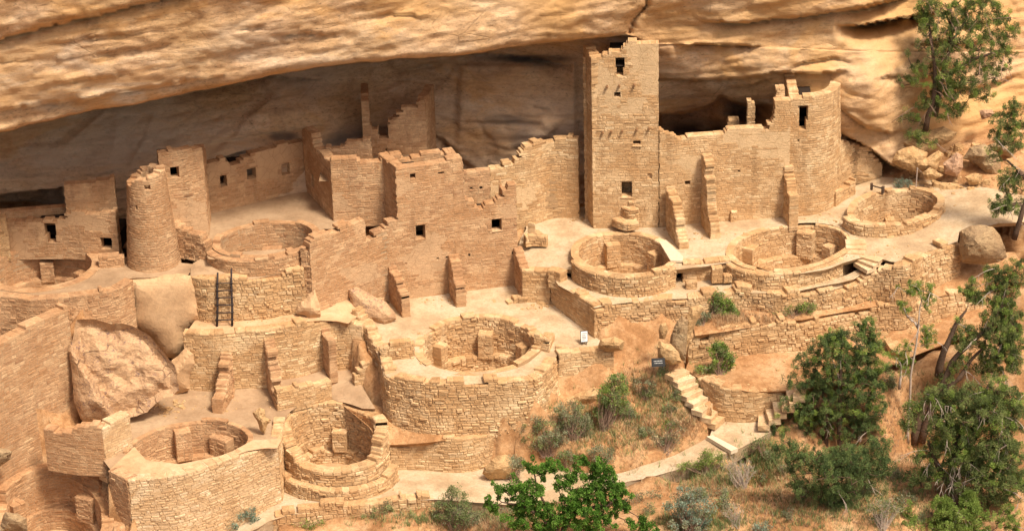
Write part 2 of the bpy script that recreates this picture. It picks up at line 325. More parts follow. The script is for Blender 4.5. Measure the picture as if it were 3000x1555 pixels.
def masonry(mb, path, zb, top, th=.4, opens=(), course=.115, slen=(.16, .46), depth=.014, gap=.011, rough=.012, batter=0,
            front=True, back=True, plaster=None, jag=.5, endjit=.03, wav=.02, tb=(.1, .95), capstone=True):
    """zb, top: constants or lists of (u, z).  Front is on the right-hand side of the path."""
    fb = (lambda u: zb) if not hasattr(zb, '__len__') else (lambda u, q=sorted(zb): float(np.interp(u, [a[0] for a in q], [a[1] for a in q])))
    if not hasattr(top, '__len__'): ft = lambda u: top; zmax = top
    else:
        q = sorted(top, key=lambda a: a[0]); qu = [a[0] for a in q]; qz = [a[1] for a in q]
        ft = lambda u: float(np.interp(u, qu, qz)); zmax = max(qz)
    zmin = zb if not hasattr(zb, '__len__') else min(a[1] for a in zb)
    # jagged top: steps of a course, of random length
    ju = [0.]; jz = []
    while ju[-1] < path.L+1: jz.append(random.gauss(0, .8)*jag); ju.append(ju[-1]+random.uniform(.18, .9))
    jf = lambda u: jz[min(len(jz)-1, int(np.searchsorted(ju, u)))]*course
    nk = int((zmax+course-zmin)/course)+1
    sd = random.random()*100
    fade = (lambda u: min(1, u/.6, max(0, path.L-u)/.6)) if path.closed else (lambda u: 1)
    zl = lambda k, u: zmin+k*course+fade(u)*((noise.noise(Vector((u*.9+sd, k*.37, sd)))*wav if 0 < k else 0)+(noise.noise(Vector((u*.25+sd, 3.3, k*.05)))*wav*2.2))
    prev = None; rows = []
    cuts = []
    if hasattr(top, '__len__'):
        for (q0, q1) in zip(q, q[1:]):
            if q1[0]-q0[0] < .3 and abs(q1[1]-q0[1]) > .7: cuts.append(((q0[0]+q1[0])/2, min(q0[1], q1[1]), max(q0[1], q1[1]), q1[1] > q0[1]))
    if cuts:
        ft0 = ft
        def ft(u):
            for (cu, lo, hi, right) in cuts:
                if abs(u-cu) < .16: return hi if (u >= cu) == right else lo
            return ft0(u)
    for k in range(nk):
        zc = zmin+(k+.5)*course; us = 0.; row = []
        uend = path.L; u = random.uniform(-slen[1], 0)
        big = random.random() < .12
        while u < uend:
            l = random.uniform(*slen)*(1.3 if big else 1)
            if random.random() < .12: l *= .5
            a, b = max(u, 0), min(u+l, uend); u += l
            if b-a < .03: continue
            for (cu, lo, hi, right) in cuts:
                if a < cu < b and lo < zc < hi:
                    if right: a = cu
                    else: b = cu
            if b-a < .03: continue
            um = (a+b)/2
            if zc > ft(um)+jf(um) or zc < fb(um)-course*.5: continue
            segs = [(a, b)]
            for (u0, z0, u1, z1) in opens:
                if z0 < zc < z1:
                    ns = []
                    for (p, q) in segs:
                        if q <= u0 or p >= u1: ns.append((p, q))
                        else:
                            if p < u0: ns.append((p, u0))
                            if q > u1: ns.append((u1, q))
                    segs = ns
            if k > 0 and zc > ft(um)-.8 and zc-course > fb(um)-course*.5:
                pr_ = rows[-1]; ok_ = any(p-.01 <= um <= q+.01 for p, q in pr_) or any(u0-.7 < um < u1+.7 and z0-course*2 < zc < z1+course*7 for (u0, z0, u1, z1) in opens)
                if not ok_: continue
            row += [s_ for s_ in segs if s_[1]-s_[0] > .015]
        rows.append(row)
    def covered(rw, u):
        for (a, b) in rw:
            if a <= u <= b: return True
        return False
    for k, row in enumerate(rows):
        nxt = rows[k+1] if k+1 < len(rows) else []
        prv = rows[k-1] if k > 0 else [(0, path.L)]
        for j, (a, b) in enumerate(row):
            zm = zmin+(k+.5)*course; bo = -batter*(k*course); um = (a+b)/2
            A = a; B = b; ea = not (j > 0 and abs(row[j-1][1]-a) < 1e-6); eb = not (j+1 < len(row) and abs(row[j+1][0]-b) < 1e-6)
            if path.closed and a < 1e-6: ea = False
            if path.closed and b > path.L-1e-6: eb = False
            isop = any(z0-.01 < zm < z1+.01 and (abs(b-u0) < .02 or abs(a-u1) < .02) for (u0, z0, u1, z1) in opens)
            if not isop:
                if ea: A = a+random.uniform(-endjit, endjit)
                if eb: B = b+random.uniform(-endjit, endjit)
            if B-A < .02: continue
            za0, za1, zb0, zb1 = zl(k, a), zl(k+1, a), zl(k, b), zl(k+1, b)
            tint = min(1, max(0, random.betavariate(1.5, 1.4)*(tb[1]-tb[0])+tb[0]+.12*noise.noise(Vector((um*.7+sd, k*.12, 1.)))))
            pl = 1.0 if (plaster and plaster(um, zm)) else 0.0
            st = (tint, 0, pl); mo = (tint, 1, pl)
            fA, fB = path.at(A, bo), path.at(B, bo); rA, rB = path.at(A, bo-th), path.at(B, bo-th)
            v = mb.v; i = len(v)
            v += [(fA[0], fA[1], za0), (fB[0], fB[1], zb0), (fB[0], fB[1], zb1), (fA[0], fA[1], za1), (rA[0], rA[1], za0), (rB[0], rB[1], zb0), (rB[0], rB[1], zb1), (rA[0], rA[1], za1)]
            mb.f += [(i, i+1, i+2, i+3), (i+5, i+4, i+7, i+6)]; mb.c += [mo, mo]
            topopen = not covered(nxt, um) or not covered(nxt, a+.02) or not covered(nxt, b-.02)
            if topopen:
                mb.f.append((i+3, i+2, i+6, i+7)); mb.c.append(st)
                if capstone and not isop:
                    # a flat stone or two lying on the wall top
                    hh = random.uniform(.004, .022); g = random.uniform(.006, .02); lo_, hi_ = A+g, B-g
                    if hi_-lo_ > .05:
                        ns = 1 if th < .32 or random.random() < .35 else 2; w0 = g
                        for q in range(ns):
                            w1 = th-g if q == ns-1 else th*random.uniform(.4, .6)
                            p = [path.at(lo_, bo-w0), path.at(hi_, bo-w0), path.at(hi_, bo-w1), path.at(lo_, bo-w1)]; ii = len(v)
                            zt = [za1, zb1, zb1, za1]; e = .012
                            v += [(p[r][0], p[r][1], zt[r]-.005) for r in range(4)]
                            cx = sum(p[r][0] for r in range(4))/4; cy = sum(p[r][1] for r in range(4))/4
                            v += [(p[r][0]+(cx-p[r][0])*.08, p[r][1]+(cy-p[r][1])*.08, zt[r]+hh) for r in range(4)]
                            t2 = min(1, max(0, tint*.7+random.uniform(-.1, .2))); cc = (t2, 0, 0)
                            mb.f += [(ii+4, ii+5, ii+6, ii+7)]+[(ii+r, ii+(r+1) % 4, ii+4+(r+1) % 4, ii+4+r) for r in range(4)]; mb.c += [cc]*5
                            w0 = w1+g
            if not covered(prv, um): mb.f.append((i+4, i+5, i+1, i)); mb.c.append(st)
            if ea: mb.f.append((i+4, i, i+3, i+7)); mb.c.append(st)
            if eb: mb.f.append((i+1, i+5, i+6, i+2)); mb.c.append(st)
            if pl: continue
            for side in (0, 1):
                if (side == 0 and not front) or (side == 1 and not back): continue
                d = depth*random.uniform(.3, 1.3)+(random.uniform(0, rough) if random.random() < .3 else 0); g = gap*random.uniform(.5, 1.5)
                if B-A < 3*g: continue
                o0 = bo if side == 0 else bo-th; sg = 1 if side == 0 else -1
                e = min(.02, course*.16)*random.uniform(.4, 1.4)
                b0, b1 = path.at(A+g, o0), path.at(B-g, o0); p0, p1 = path.at(A+g+e, o0+sg*d), path.at(B-g-e, o0+sg*d)
                t0, t1 = za1-g*.7, zb1-g*.7; l0, l1 = za0+g*.7, zb0+g*.7; ii = len(v)
                j1, j2 = random.uniform(-.014, .006), random.uniform(-.014, .006)
                q1_, q2_ = random.uniform(0, .018), random.uniform(0, .018)
                if course > .108 and B-A < .45 and random.random() < .22: halves = ((0, random.uniform(.4, .6)), None)
                else: halves = None
                p2, p3 = path.at(B-g-e-q1_, o0+sg*d*random.uniform(.8, 1.2)), path.at(A+g+e+q2_, o0+sg*d*random.uniform(.8, 1.2))
                fr_ = halves[0][1] if halves else 1; parts_ = ((0, fr_-.06), (fr_+.06, 1)) if halves else ((0, 1),)
                for (h0, h1) in parts_:
                    ii = len(v); L0, L1, T0, T1 = l0+(t0-l0)*h0, l1+(t1-l1)*h0, l0+(t0-l0)*h1, l1+(t1-l1)*h1; e2 = e*.6 if not halves else e*.3
                    v += [(b0[0], b0[1], L0), (b1[0], b1[1], L1), (b1[0], b1[1], T1), (b0[0], b0[1], T0),
                          (p0[0], p0[1], L0+e2-j1*.5), (p1[0], p1[1], L1+e2-j2*.5), (p2[0], p2[1], T1-e2+j2), (p3[0], p3[1], T0-e2+j1)]
                    fs = [(4, 5, 6, 7), (0, 1, 5, 4), (1, 2, 6, 5), (2, 3, 7, 6), (3, 0, 4, 7)]; sc_ = st if h0 == 0 else (min(1, max(0, tint+random.uniform(-.3, .3))), 0, 0)
                    for f in fs:
                        f = f if side == 0 else f[::-1]
                        mb.f.append(tuple(ii+q_ for q_ in f)); mb.c.append(sc_)

STY = {'fine': dict(course=.105, slen=(.16, .46), depth=.007, gap=.008, wav=.025),
       'med': dict(course=.112, slen=(.15, .46), depth=.018, gap=.009, wav=.035, rough=.02),
       'rubble': dict(course=.128, slen=(.12, .42), depth=.027, gap=.013, rough=.05, wav=.07, jag=.8)}
def facade(name, base, top, mat='pink', style='fine', th=.42, opens=(), parent=None, rooms=True, smooth=False, emb=.3, label=None, cat=None, group=None, roomdepth=1.4, topz=None, **kw):
    """base: (px,py,z) points along the foot of the face, left to right;  top: points of the silhouette of the face."""
    P = [G(*b) for b in base]; path = Path(P, smooth=smooth)
    us = [path.u[np.argmin(((path.P-p[:2])**2).sum(1))] for p in P]
    zb = [(u, b[2]-emb) for u, b in zip(us, base)]
    tp = []
    if topz is not None: tp = topz if hasattr(topz, '__len__') else [(0, topz), (path.L, topz)]
    else:
        for (x, y) in top: tp.append(path.hit(x, y))
    ops = []
    for (x0, y0, x1, y1) in opens:
        a = path.hit(x0, y1); b = path.hit(x1, y1); c = path.hit((x0+x1)/2, y0)
        ops.append((a[0], (a[1]+b[1])/2, b[0], c[1]))
    mb = MB(); d = dict(STY[style])
    if style == 'fine':
        o_ = random.random()*40; d['plaster'] = lambda u, z: noise.noise(Vector((u*.45+o_, z*.6, o_)))+.3*noise.noise(Vector((u*1.7, z*1.7, o_))) > .30
    d['course'] *= random.uniform(.9, 1.12); d.update(kw)
    masonry(mb, path, zb, tp, th, ops, **d)
    o = mb.obj(name, mat, parent, label, cat, group)
    if rooms:
        for (u0, z0, u1, z1) in ops:
            if u1-u0 < .28: continue
            above = any(q[0] < (u0+u1)/2 < q[2] and abs(q[1]-z1) < .25 for q in ops if q != (u0, z0, u1, z1)); below = any(q[0] < (u0+u1)/2 < q[2] and abs(q[3]-z0) < .25 for q in ops if q != (u0, z0, u1, z1))
            lb_ = MB(); a_, b_ = np.array(path.at(u0-.10, .012-kw.get('batter', 0)*(z1-zb[0][1]))), np.array(path.at(u1+.10, .012-kw.get('batter', 0)*(z1-zb[0][1]))); t_ = (b_-a_)/np.linalg.norm(b_-a_); n_ = np.array([t_[1], -t_[0]])
            cc_ = (a_+b_)/2-n_*(th/2); lb_.box((cc_[0], cc_[1], z1+.035), np.linalg.norm(b_-a_)/2, th/2, .032, (t_[0], t_[1], 0), (n_[0], n_[1], 0), (0, 0, 1), jit=.03, col=(.35, 0, 0))
            if not above: lb_.obj('lintel', mat, parent if parent is not None else o)
            sb_ = MB(); a_, b_ = np.array(path.at(u0-.04, .015)), np.array(path.at(u1+.04, .015)); cc_ = (a_+b_)/2-n_*(th/2)
            sb_.box((cc_[0], cc_[1], z0+.02), np.linalg.norm(b_-a_)/2, th/2, .022, (t_[0], t_[1], 0), (n_[0], n_[1], 0), (0, 0, 1), jit=.03, col=(.8, 0, 0))
            if not below: sb_.obj('sill', mat, parent if parent is not None else o)
        for (u0, z0, u1, z1) in ops:
            rb = MB(); e = .25; rd = roomdepth
            a = path.at(u0-e, -th-.006); b = path.at(u1+e, -th-.006); c = path.at(u1+e, -th-rd); dd = path.at(u0-e, -th-rd); lo, hi = z0-.12, z1+.05
            A0, B0, C0, D0 = [(p[0], p[1], lo) for p in (a, b, c, dd)]; A1, B1, C1, D1 = [(p[0], p[1], hi) for p in (a, b, c, dd)]
            for q in ((A0, B0, C0, D0), (A1, D1, C1, B1), (D0, C0, C1, D1), (A0, D0, D1, A1), (B0, B1, C1, C0)): rb.quad(*q)
            rb.obj('room_interior', 'inner_shade', o if parent is None else parent)  # box added behind each opening, coloured dark so it reads unlit
    return o, path
def room_box(path, op, parent, th=.42, rd=1.2, e=.2):
    u0, z0, u1, z1 = op; rb = MB(); a = np.array(path.at(u0-e, -th-.006)); b = np.array(path.at(u1+e, -th-.006)); n_ = np.array(path.at((u0+u1)/2, -th-rd))-np.array(path.at((u0+u1)/2, -th-.006)); c, d = b+n_, a+n_; lo, hi = z0-.12, z1+.15
    f = lambda p, z: (p[0], p[1], z)
    for q in ((f(a, lo), f(b, lo), f(c, lo), f(d, lo)), (f(a, hi), f(d, hi), f(c, hi), f(b, hi)), (f(d, lo), f(c, lo), f(c, hi), f(d, hi)), (f(a, lo), f(d, lo), f(d, hi), f(a, hi)), (f(b, lo), f(b, hi), f(c, hi), f(c, lo))): rb.quad(*q)
    rb.obj('room_interior', 'inner_shade', parent)
def beam_ends(path, pts, parent, r=.055, out=.10):
    for (x, y) in pts:
        u, z = path.hit(x, y); a = path.at(u, .0+out); b = path.at(u, -.3); mb = MB(); dz = random.uniform(-.01, .01)
        mb.tube([(b[0], b[1], z), (a[0], a[1], z+dz)], [r, r*.9], 7); mb.obj('beam_end', 'wood', parent)

# ------------------------------------------------------------------ floors, kivas
FLOORS = []; KIVAS = []; FDEPTH = {}
def inpoly(x, y, poly):
    c = False; j = len(poly)-1
    for i in range(len(poly)):
        xi, yi = poly[i][0], poly[i][1]; xj, yj = poly[j][0], poly[j][1]
        if (yi > y) != (yj > y) and x < (xj-xi)*(y-yi)/(yj-yi)+xi: c = not c
        j = i
    return c
def floor(name, pts, mat, holes=(), amp=.025, spacing=.3, lift=0, register=True, skirt_in=.3, skirt_dn=.3):
    P = [G(*p) for p in pts]; poly = [(p[0], p[1]) for p in P]
    if register: FLOORS.append(P); FDEPTH[id(P)] = .35 if mat == 'hill' or name == 'path' else .8
    A = np.array([[p[0], p[1]] for p in P]); Z = np.array([p[2] for p in P])
    # densify boundary for interpolation
    bp, bz = [], []
    for i in range(len(A)):
        j = (i+1) % len(A); n = max(1, int(np.linalg.norm(A[j]-A[i])/.4))
        for k in range(n): bp.append(A[i]+(A[j]-A[i])*k/n); bz.append(Z[i]+(Z[j]-Z[i])*k/n)
    bp = np.array(bp); bz = np.array(bz)
    pf = np.linalg.lstsq(np.c_[bp, np.ones(len(bp))], bz, rcond=None)[0]; br = bz-np.c_[bp, np.ones(len(bp))]@pf
    ar = sum(bp[i-1][0]*bp[i][1]-bp[i][0]*bp[i-1][1] for i in range(len(bp))); sg_ = 1 if ar > 0 else -1
    tv = np.roll(bp, -1, 0)-np.roll(bp, 1, 0); tv /= np.linalg.norm(tv, axis=1)[:, None]+1e-9; inw = np.stack([-tv[:, 1], tv[:, 0]], 1)*sg_
    bp = bp+inw*.07
    def zz(x, y):
        d = (bp[:, 0]-x)**2+(bp[:, 1]-y)**2+.02; w_ = 1/d**1.5; return float(pf[0]*x+pf[1]*y+pf[2]+(w_*br).sum()/w_.sum())
    verts = [Vector(p) for p in bp]; nb = len(verts); edges = [(i, (i+1) % nb) for i in range(nb)]; hl = []
    for (c, a, b, s) in holes:
        if not True: continue
        i0 = len(verts); n = 40
        for k in range(n):
            t = 2*math.pi*k/n; q = c+a*math.cos(t)*s+b*math.sin(t)*s; verts.append(Vector((q[0], q[1])))
        edges += [(i0+k, i0+(k+1) % n) for k in range(n)]
    def inhole(x, y, e=0):
        for (c, a, b, s) in holes:
            Mx = np.array([[a[0], b[0]], [a[1], b[1]]]); q = np.linalg.solve(Mx, np.array([x-c[0], y-c[1]]))
            if q[0]**2+q[1]**2 < (s+e)**2: return True
        return False
    x0, y0 = A.min(0); x1, y1 = A.max(0); x = x0
    while x < x1:
        y = y0
        while y < y1:
            qx, qy = x+random.uniform(-.1, .1)*spacing, y+random.uniform(-.1, .1)*spacing
            if inpoly(qx, qy, poly) and not inhole(qx, qy, .03): verts.append(Vector((qx, qy)))
            y += spacing
        x += spacing
    ov, oe, of, *_ = geometry.delaunay_2d_cdt(verts, edges, [], 0, 1e-4)
    mb = MB(); sd = random.random()*50
    mb.v = [(v.x, v.y, zz(v.x, v.y)+noise.noise(Vector((v.x*.8+sd, v.y*.8, 0)))*amp+noise.noise(Vector((v.x*3+sd, v.y*3, 0)))*amp*.4+lift) for v in ov]
    for f in of:
        cx = sum(ov[i].x for i in f)/3; cy = sum(ov[i].y for i in f)/3
        if inpoly(cx, cy, poly) and not inhole(cx, cy):
            mb.f.append(tuple(f)); mb.c.append((.5, 0, 0))
    for i in range(nb):
        a_, b_ = bp[i], bp[(i+1) % nb]; z0, z1 = zz(*a_)+lift, zz(*b_)+lift; k = len(mb.v)
        c_, d_ = b_+inw[(i+1) % nb]*skirt_in, a_+inw[i]*skirt_in
        mb.v += [(a_[0], a_[1], z0), (b_[0], b_[1], z1), (c_[0], c_[1], z1-skirt_dn), (d_[0], d_[1], z0-skirt_dn)]; mb.f.append((k, k+1, k+2, k+3)); mb.c.append((.5, 0, 0))
    return mb.obj(name, mat, None, kind='structure')
def ell(l, r, bk, fr, z):
    l, r, bk, fr = (G(p[0], p[1], z)[:2] for p in (l, r, bk, fr)); c = (l+r+bk+fr)/4; return c, (r-l)/2, (bk-fr)/2
def kiva(label, e, zr, zf, rim=.42, mat='gold', style='med', pil=(), pilh=1.1, bench=.8, floormat='floor_pink', zo=None, holes=(), arc=None, name='kiva', group='round sunken kivas among the ruins', pw=.55, dip=None, niche=None, outer=False, tilt=None):
    c, a, b = e[:3]; R = (np.linalg.norm(a)+np.linalg.norm(b))/2
    KIVAS.append((c, a, b, 1+.75*rim/R, zf-.4))
    t = root(name, label, 'kiva', (c[0], c[1], zf), group)
    n = 28; k1 = 1
    ring = [c+a*math.cos(-2*math.pi*k/n)*(1+.012*math.sin(k*2.1))+b*math.sin(-2*math.pi*k/n)*(1+.012*math.cos(k*1.7)) for k in range(n)]
    path = Path(ring, closed=True, smooth=True); top = zr
    if dip:   # list of (px,py,dz): lower stretch of the rim
        top = []
        for q in range(61):
            u = path.L*q/60; x, y = path.at(u); px, py = PJ((x, y, zr)); dz = 0
            for (dx, dy, rad, h) in dip: dz += h*max(0, 1-math.hypot(px-dx, (py-dy)*1.6)/rad)
            top.append((u, zr+dz))
    if tilt:   # rim height at the back and at the front
        top = []
        for q in range(61):
            u = path.L*q/60; x, y = path.at(u); f_ = ((y-c[1])/abs(b[1])+1)/2; f_ = min(1, max(0, (f_-.1)/.25)) if len(tilt) > 2 else f_; top.append((u, tilt[1]+(tilt[0]-tilt[1])*f_))
    mb = MB(); d = dict(STY[style]); d.update(jag=.25)
    ops = []
    if niche:
        for (x0, y0, x1, y1) in niche:   # small square vent low on the far side
            best = None
            for q in range(400):
                u = path.L*q/400; x, y = path.at(u)
                if (y-c[1]) < 0: continue
                px, _ = PJ((x, y, zf+.5)); dd = abs(px-(x0+x1)/2)
                if best is None or dd < best[0]: best = (dd, u, x, y)
            u = best[1]; hw = (x1-x0)/140
            zt = min(np.linspace(zf, zr, 60), key=lambda z: abs(PJ((best[2], best[3], z))[1]-y0)); zb_ = min(np.linspace(zf, zr, 60), key=lambda z: abs(PJ((best[2], best[3], z))[1]-y1))
            ops.append((u-hw, zb_, u+hw, max(zt, zb_+.15)))
    masonry(mb, path, zf-.1, top, rim, ops, back=outer, capstone=outer, **d)
    mb.obj('ring_wall', mat, t)
    for (u0, z0, u1, z1) in ops:
        rb = MB(); x, y = path.at((u0+u1)/2, -rim*.55); nx, ny = path.at((u0+u1)/2, 1); px_, py_ = path.at((u0+u1)/2, 0)
        nn = np.array([nx-px_, ny-py_]); nn /= np.linalg.norm(nn)
        rb.box((x, y, (z0+z1)/2), .06, (u1-u0)/2+.1, (z1-z0)/2+.08, (nn[0], nn[1], 0), (-nn[1], nn[0], 0)); rb.obj('vent_back', 'inner_shade', t)  # near-black in place of the shade inside the vent
    if bench:
        s = 1-.34/R; ring2 = [c+(p-c)*s for p in ring]; p2 = Path(ring2, closed=True, smooth=True); mb = MB()
        d2 = dict(d); d2.update(jag=.1)
        masonry(mb, p2, zf-.1, zf+bench, .33, back=False, **d2); mb.obj('bench', mat, t)
    fl = MB(); fl.face([(c[0]+(p-c)[0]*.97, c[1]+(p-c)[1]*.97, zf+.02) for p in ring[::-1]]); fl.obj('floor', floormat, t)
    for q in pil:
        px = q[0]; hh = q[1] if len(q) > 1 else pilh; ww = q[2] if len(q) > 2 else pw
        best = None
        for k in range(720):
            th_ = 2*math.pi*k/720; p = c+a*math.cos(th_)+b*math.sin(th_)
            if math.sin(th_) < -.1: continue
            x_, y_ = PJ((p[0], p[1], zf+bench+.5)); dd = abs(x_-px)
            if best is None or dd < best[0]: best = (dd, p, th_)
        p = best[1]; nrm = (c-p)/np.linalg.norm(c-p); tn = np.array([-nrm[1], nrm[0]])
        dep = .42 if bench else .5
        # path so that its right-hand side looks to the centre
        A = p+nrm*dep-tn*(-ww/2); B = p+nrm*dep+tn*(-ww/2)
        pp = Path([A, B])
        if (pp.N[0]@nrm) < 0: pp = Path([B, A])
        mb = MB(); d3 = dict(STY['med']); d3.update(jag=0, endjit=.01, slen=(.2, .4))
        masonry(mb, pp, zf+(bench-.05 if bench else -.1), min(zf+bench+hh, zr-.08), dep+.03, **d3); mb.obj('pilaster', mat, t)
    return t, path, (c, a, b, 1+.4*rim/R)
def hole(e, R=.12):
    c, a, b = e[:3]; r = (np.linalg.norm(a)+np.linalg.norm(b))/2; return (c, a, b, 1+R/r)

# ------------------------------------------------------------------ the cliff and its alcove
class TPS:
    def __init__(s, P, sc):
        P = np.array(P, float); s.X = P[:, :2]/sc; s.sc = sc; n = len(P)
        Kk = s.k(np.linalg.norm(s.X[:, None]-s.X[None], axis=2))+np.eye(n)*1e-3; Q = np.hstack([np.ones((n, 1)), s.X])
        A = np.block([[Kk, Q], [Q.T, np.zeros((3, 3))]]); s.w = np.linalg.solve(A, np.concatenate([P[:, 2], np.zeros(3)]))
    def k(s, r): return np.where(r > 1e-9, r*r*np.log(r+1e-12), 0)
    def __call__(s, x, y):
        q = np.stack([np.ravel(x), np.ravel(y)], 1)/s.sc; out = []
        for i in range(0, len(q), 20000):
            qq = q[i:i+20000]; r = np.linalg.norm(qq[:, None]-s.X[None], axis=2); out.append(s.k(r)@s.w[:-3]+s.w[-3]+qq@s.w[-2:])
        return np.concatenate(out).reshape(np.shape(x))
LIP = [(-900, 560), (-300, 452), (0, 386), (136, 353), (280, 320), (390, 306), (506, 280), (662, 249), (779, 222), (915, 199), (1000, 187), (1195, 169), (1350, 162), (1463, 142), (1584, 125), (1701, 115),
       (1841, 101), (1900, 128), (2000, 129), (2200, 136), (2600, 150), (3900, 150)]
BROW = [(-900, 400, -9), (-300, 300, -8), (0, 380, -6), (0, 200, -6.6), (0, 0, -7.6), (-900, -300, -12), (500, 275, -4.4), (500, 100, -5), (500, -300, -7), (1000, 185, -2.5), (1000, 0, -3.0), (1000, -400, -4),
        (1500, 135, .3), (1500, 0, .2), (1500, -400, 0), (1841, 100, 2.3), (1900, 128, 2.6), (1841, 0, 1.9), (1841, -400, 2)]
RIGHT = [(2000, 129, 2.7), (2200, 136, 3.0), (2100, 60, 2.5), (2300, 60, 2.9), (2300, 0, 2.5), (2450, 60, 3.3), (2600, 20, 4.2), (2454, 100, 3.6), (2560, 90, 4.3), (2700, 50, 5.6), (2850, 60, 7.0), (3000, 0, 8.6), (3000, 150, 8.4), (3900, 0, 13),
         (2200, -400, 3), (2800, -400, 7), (3900, -400, 13)]
BACK = [(-900, 600, 2), (0, 400, 2.6), (0, 560, 2.0), (300, 350, 3.2), (300, 520, 1.6), (500, 300, 4.0), (500, 430, 2.4), (700, 280, 4.8), (700, 460, 2.8), (900, 230, 5.2), (900, 420, 3.4), (1150, 200, 6.2), (1150, 400, 4.6),
        (1330, 190, 6.2), (1330, 430, 5.2), (1500, 190, 5.4), (1500, 430, 4.6), (1680, 190, 4.8), (1680, 420, 4.2), (1841, 110, 3.2), (1900, 140, 3.0), (1930, 250, 4.2), (1930, 420, 6),
        (2060, 150, 3.0), (2060, 230, 3.6), (2060, 300, 5.2), (2060, 400, 7.5), (2200, 200, 3.3), (2250, 300, 4.6), (2250, 400, 6.5), (2420, 160, 3.6), (2420, 230, 3.7), (2420, 330, 3.6), (2467, 405, 4.3), (2500, 480, 5.4), (2480, 560, 6.0), (2545, 195, 3.9), (2560, 330, 3.8), (2600, 450, 4.9),
        (2611, 500, 5.4), (2700, 200, 5.4), (2700, 330, 5.6), (2750, 420, 6.2), (2850, 200, 7.2), (2850, 380, 7.2), (3000, 300, 8.5), (3900, 300, 13), (0, 700, 2.2), (1500, 640, 5), (2200, 640, 7), (2700, 640, 6.5), (3900, 640, 13), (-900, 700, 2)]
tb_, tk_ = TPS(BROW+RIGHT+[(2200, 200, 3.3), (2700, 200, 5.4)], 500.), TPS(BACK+RIGHT, 500.)
def pl_y(poly, x): return np.interp(x, [p[0] for p in poly], [p[1] for p in poly])
# ledges and cracks: (polyline, extra depth just under it, how far down it fades [px], extra depth that stays, overhang above)
GROOVES = [(K(1, (-800, 480), (0, 290), (420, 180), (760, 110), (1050, 30), (1180, 0), (1500, -60)), .9, 16, .10, .0),
           (K(1, (-400, 880), (0, 820), (400, 770), (700, 735), (850, 700), (1100, 660), (1500, 590), (1700, 560)), .35, 60, .05, .12),
           (K(1, (-400, 560), (0, 460), (500, 430), (1000, 370), (1400, 330)), .10, 30, .0, .05),
           (K(1, (300, 640), (900, 560), (1500, 440), (2000, 330), (2567, 250)), .10, 30, .0, .06),
           (K(3, (150, 165), (500, 168), (700, 140), (900, 128), (1100, 95), (1300, 60), (1500, 20), (1600, -20)), .9, 14, .15, .25),
           (K(3, (1150, 190), (1300, 195), (1500, 160), (1700, 125), (1900, 90)), 4.8, 24, .0, .35),
           (K(3, (1130, 100), (1400, 60), (1600, 0), (1750, -40)), 1.0, 30, .0, .2),
           (K(3, (-100, 330), (0, 332), (300, 325), (500, 345), (600, 352)), .7, 22, .2, .15),
           (K(3, (-200, 600), (300, 600), (560, 575), (700, 540), (900, 552), (1100, 545), (1250, 520)), .55, 26, .25, .2),
           (K(3, (280, 700), (350, 655), (500, 650), (620, 600), (760, 560)), .8, 34, -.3, .1),
           (K(3, (-300, 860), (0, 850), (200, 800), (290, 720), (450, 790), (700, 800)), 1.6, 50, 1.2, .1),
           (K(2, (850, 440), (950, 400), (1200, 400), (1500, 440), (1770, 500)), 1.0, 26, .1, .0),
           (K(2, (300, 560), (520, 510), (700, 470), (860, 440)), .5, 12, .1, .0),
           (K(2, (1380, 790), (1600, 825)), .5, 8, .05, .0), (K(2, (640, 1000), (760, 1040), (900, 1190), (1050, 1290)), .5, 20, .4, .0),
           (K(2, (1040, 920), (1100, 1010), (1180, 1070)), .6, 30, .5, .0), (K(2, (900, 905), (1250, 915), (1550, 915)), .3, 14, .1, 0),
           (K(1, (1330, 1120), (1600, 1075), (1900, 1020), (2260, 960), (2567, 920)), .35, 16, -.1, .0),
           (K(1, (1500, 1230), (1700, 1180), (1900, 1110)), .4, 40, .1, .0),
           (K(3, (700, 560), (900, 470), (1150, 430), (1300, 470)), .25, 14, .05, .06), (K(3, (1200, 230), (1290, 330), (1330, 420)), .3, 14, .1, .05), (K(3, (1420, 600), (1600, 560), (1750, 590)), .35, 18, .05, .1),
           (K(3, (1150, 780), (1300, 900), (1400, 960), (1560, 1000), (1700, 960)), .45, 30, .15, .12), (K(3, (60, 60), (100, 130), (180, 165)), .4, 14, .1, .1), (K(3, (1700, 330), (1900, 300), (2300, 330)), .4, 16, .1, .1), (K(3, (2000, 700), (2300, 640), (2560, 540)), .5, 20, .1, .15),
           (K(3, (1140, 985), (1200, 1010), (1330, 1075), (1450, 1145), (1560, 1235), (1700, 1320)), 1.0, 40, .8, .35),
           (K(1, (1700, 200), (1900, 215), (2150, 205)), .22, 8, .0, .02), (K(1, (2000, 270), (2300, 250), (2560, 262)), .25, 12, .05, .05), (K(1, (200, 330), (700, 280), (1200, 220)), .12, 14, .03, .03), (K(2, (200, 130), (420, 100), (700, 135)), .2, 10, .03, .03),
           (K(1, (1250, 740), (1400, 680), (1700, 640), (2000, 570), (2300, 590), (2450, 600)), .9, 26, -.2, .0)]
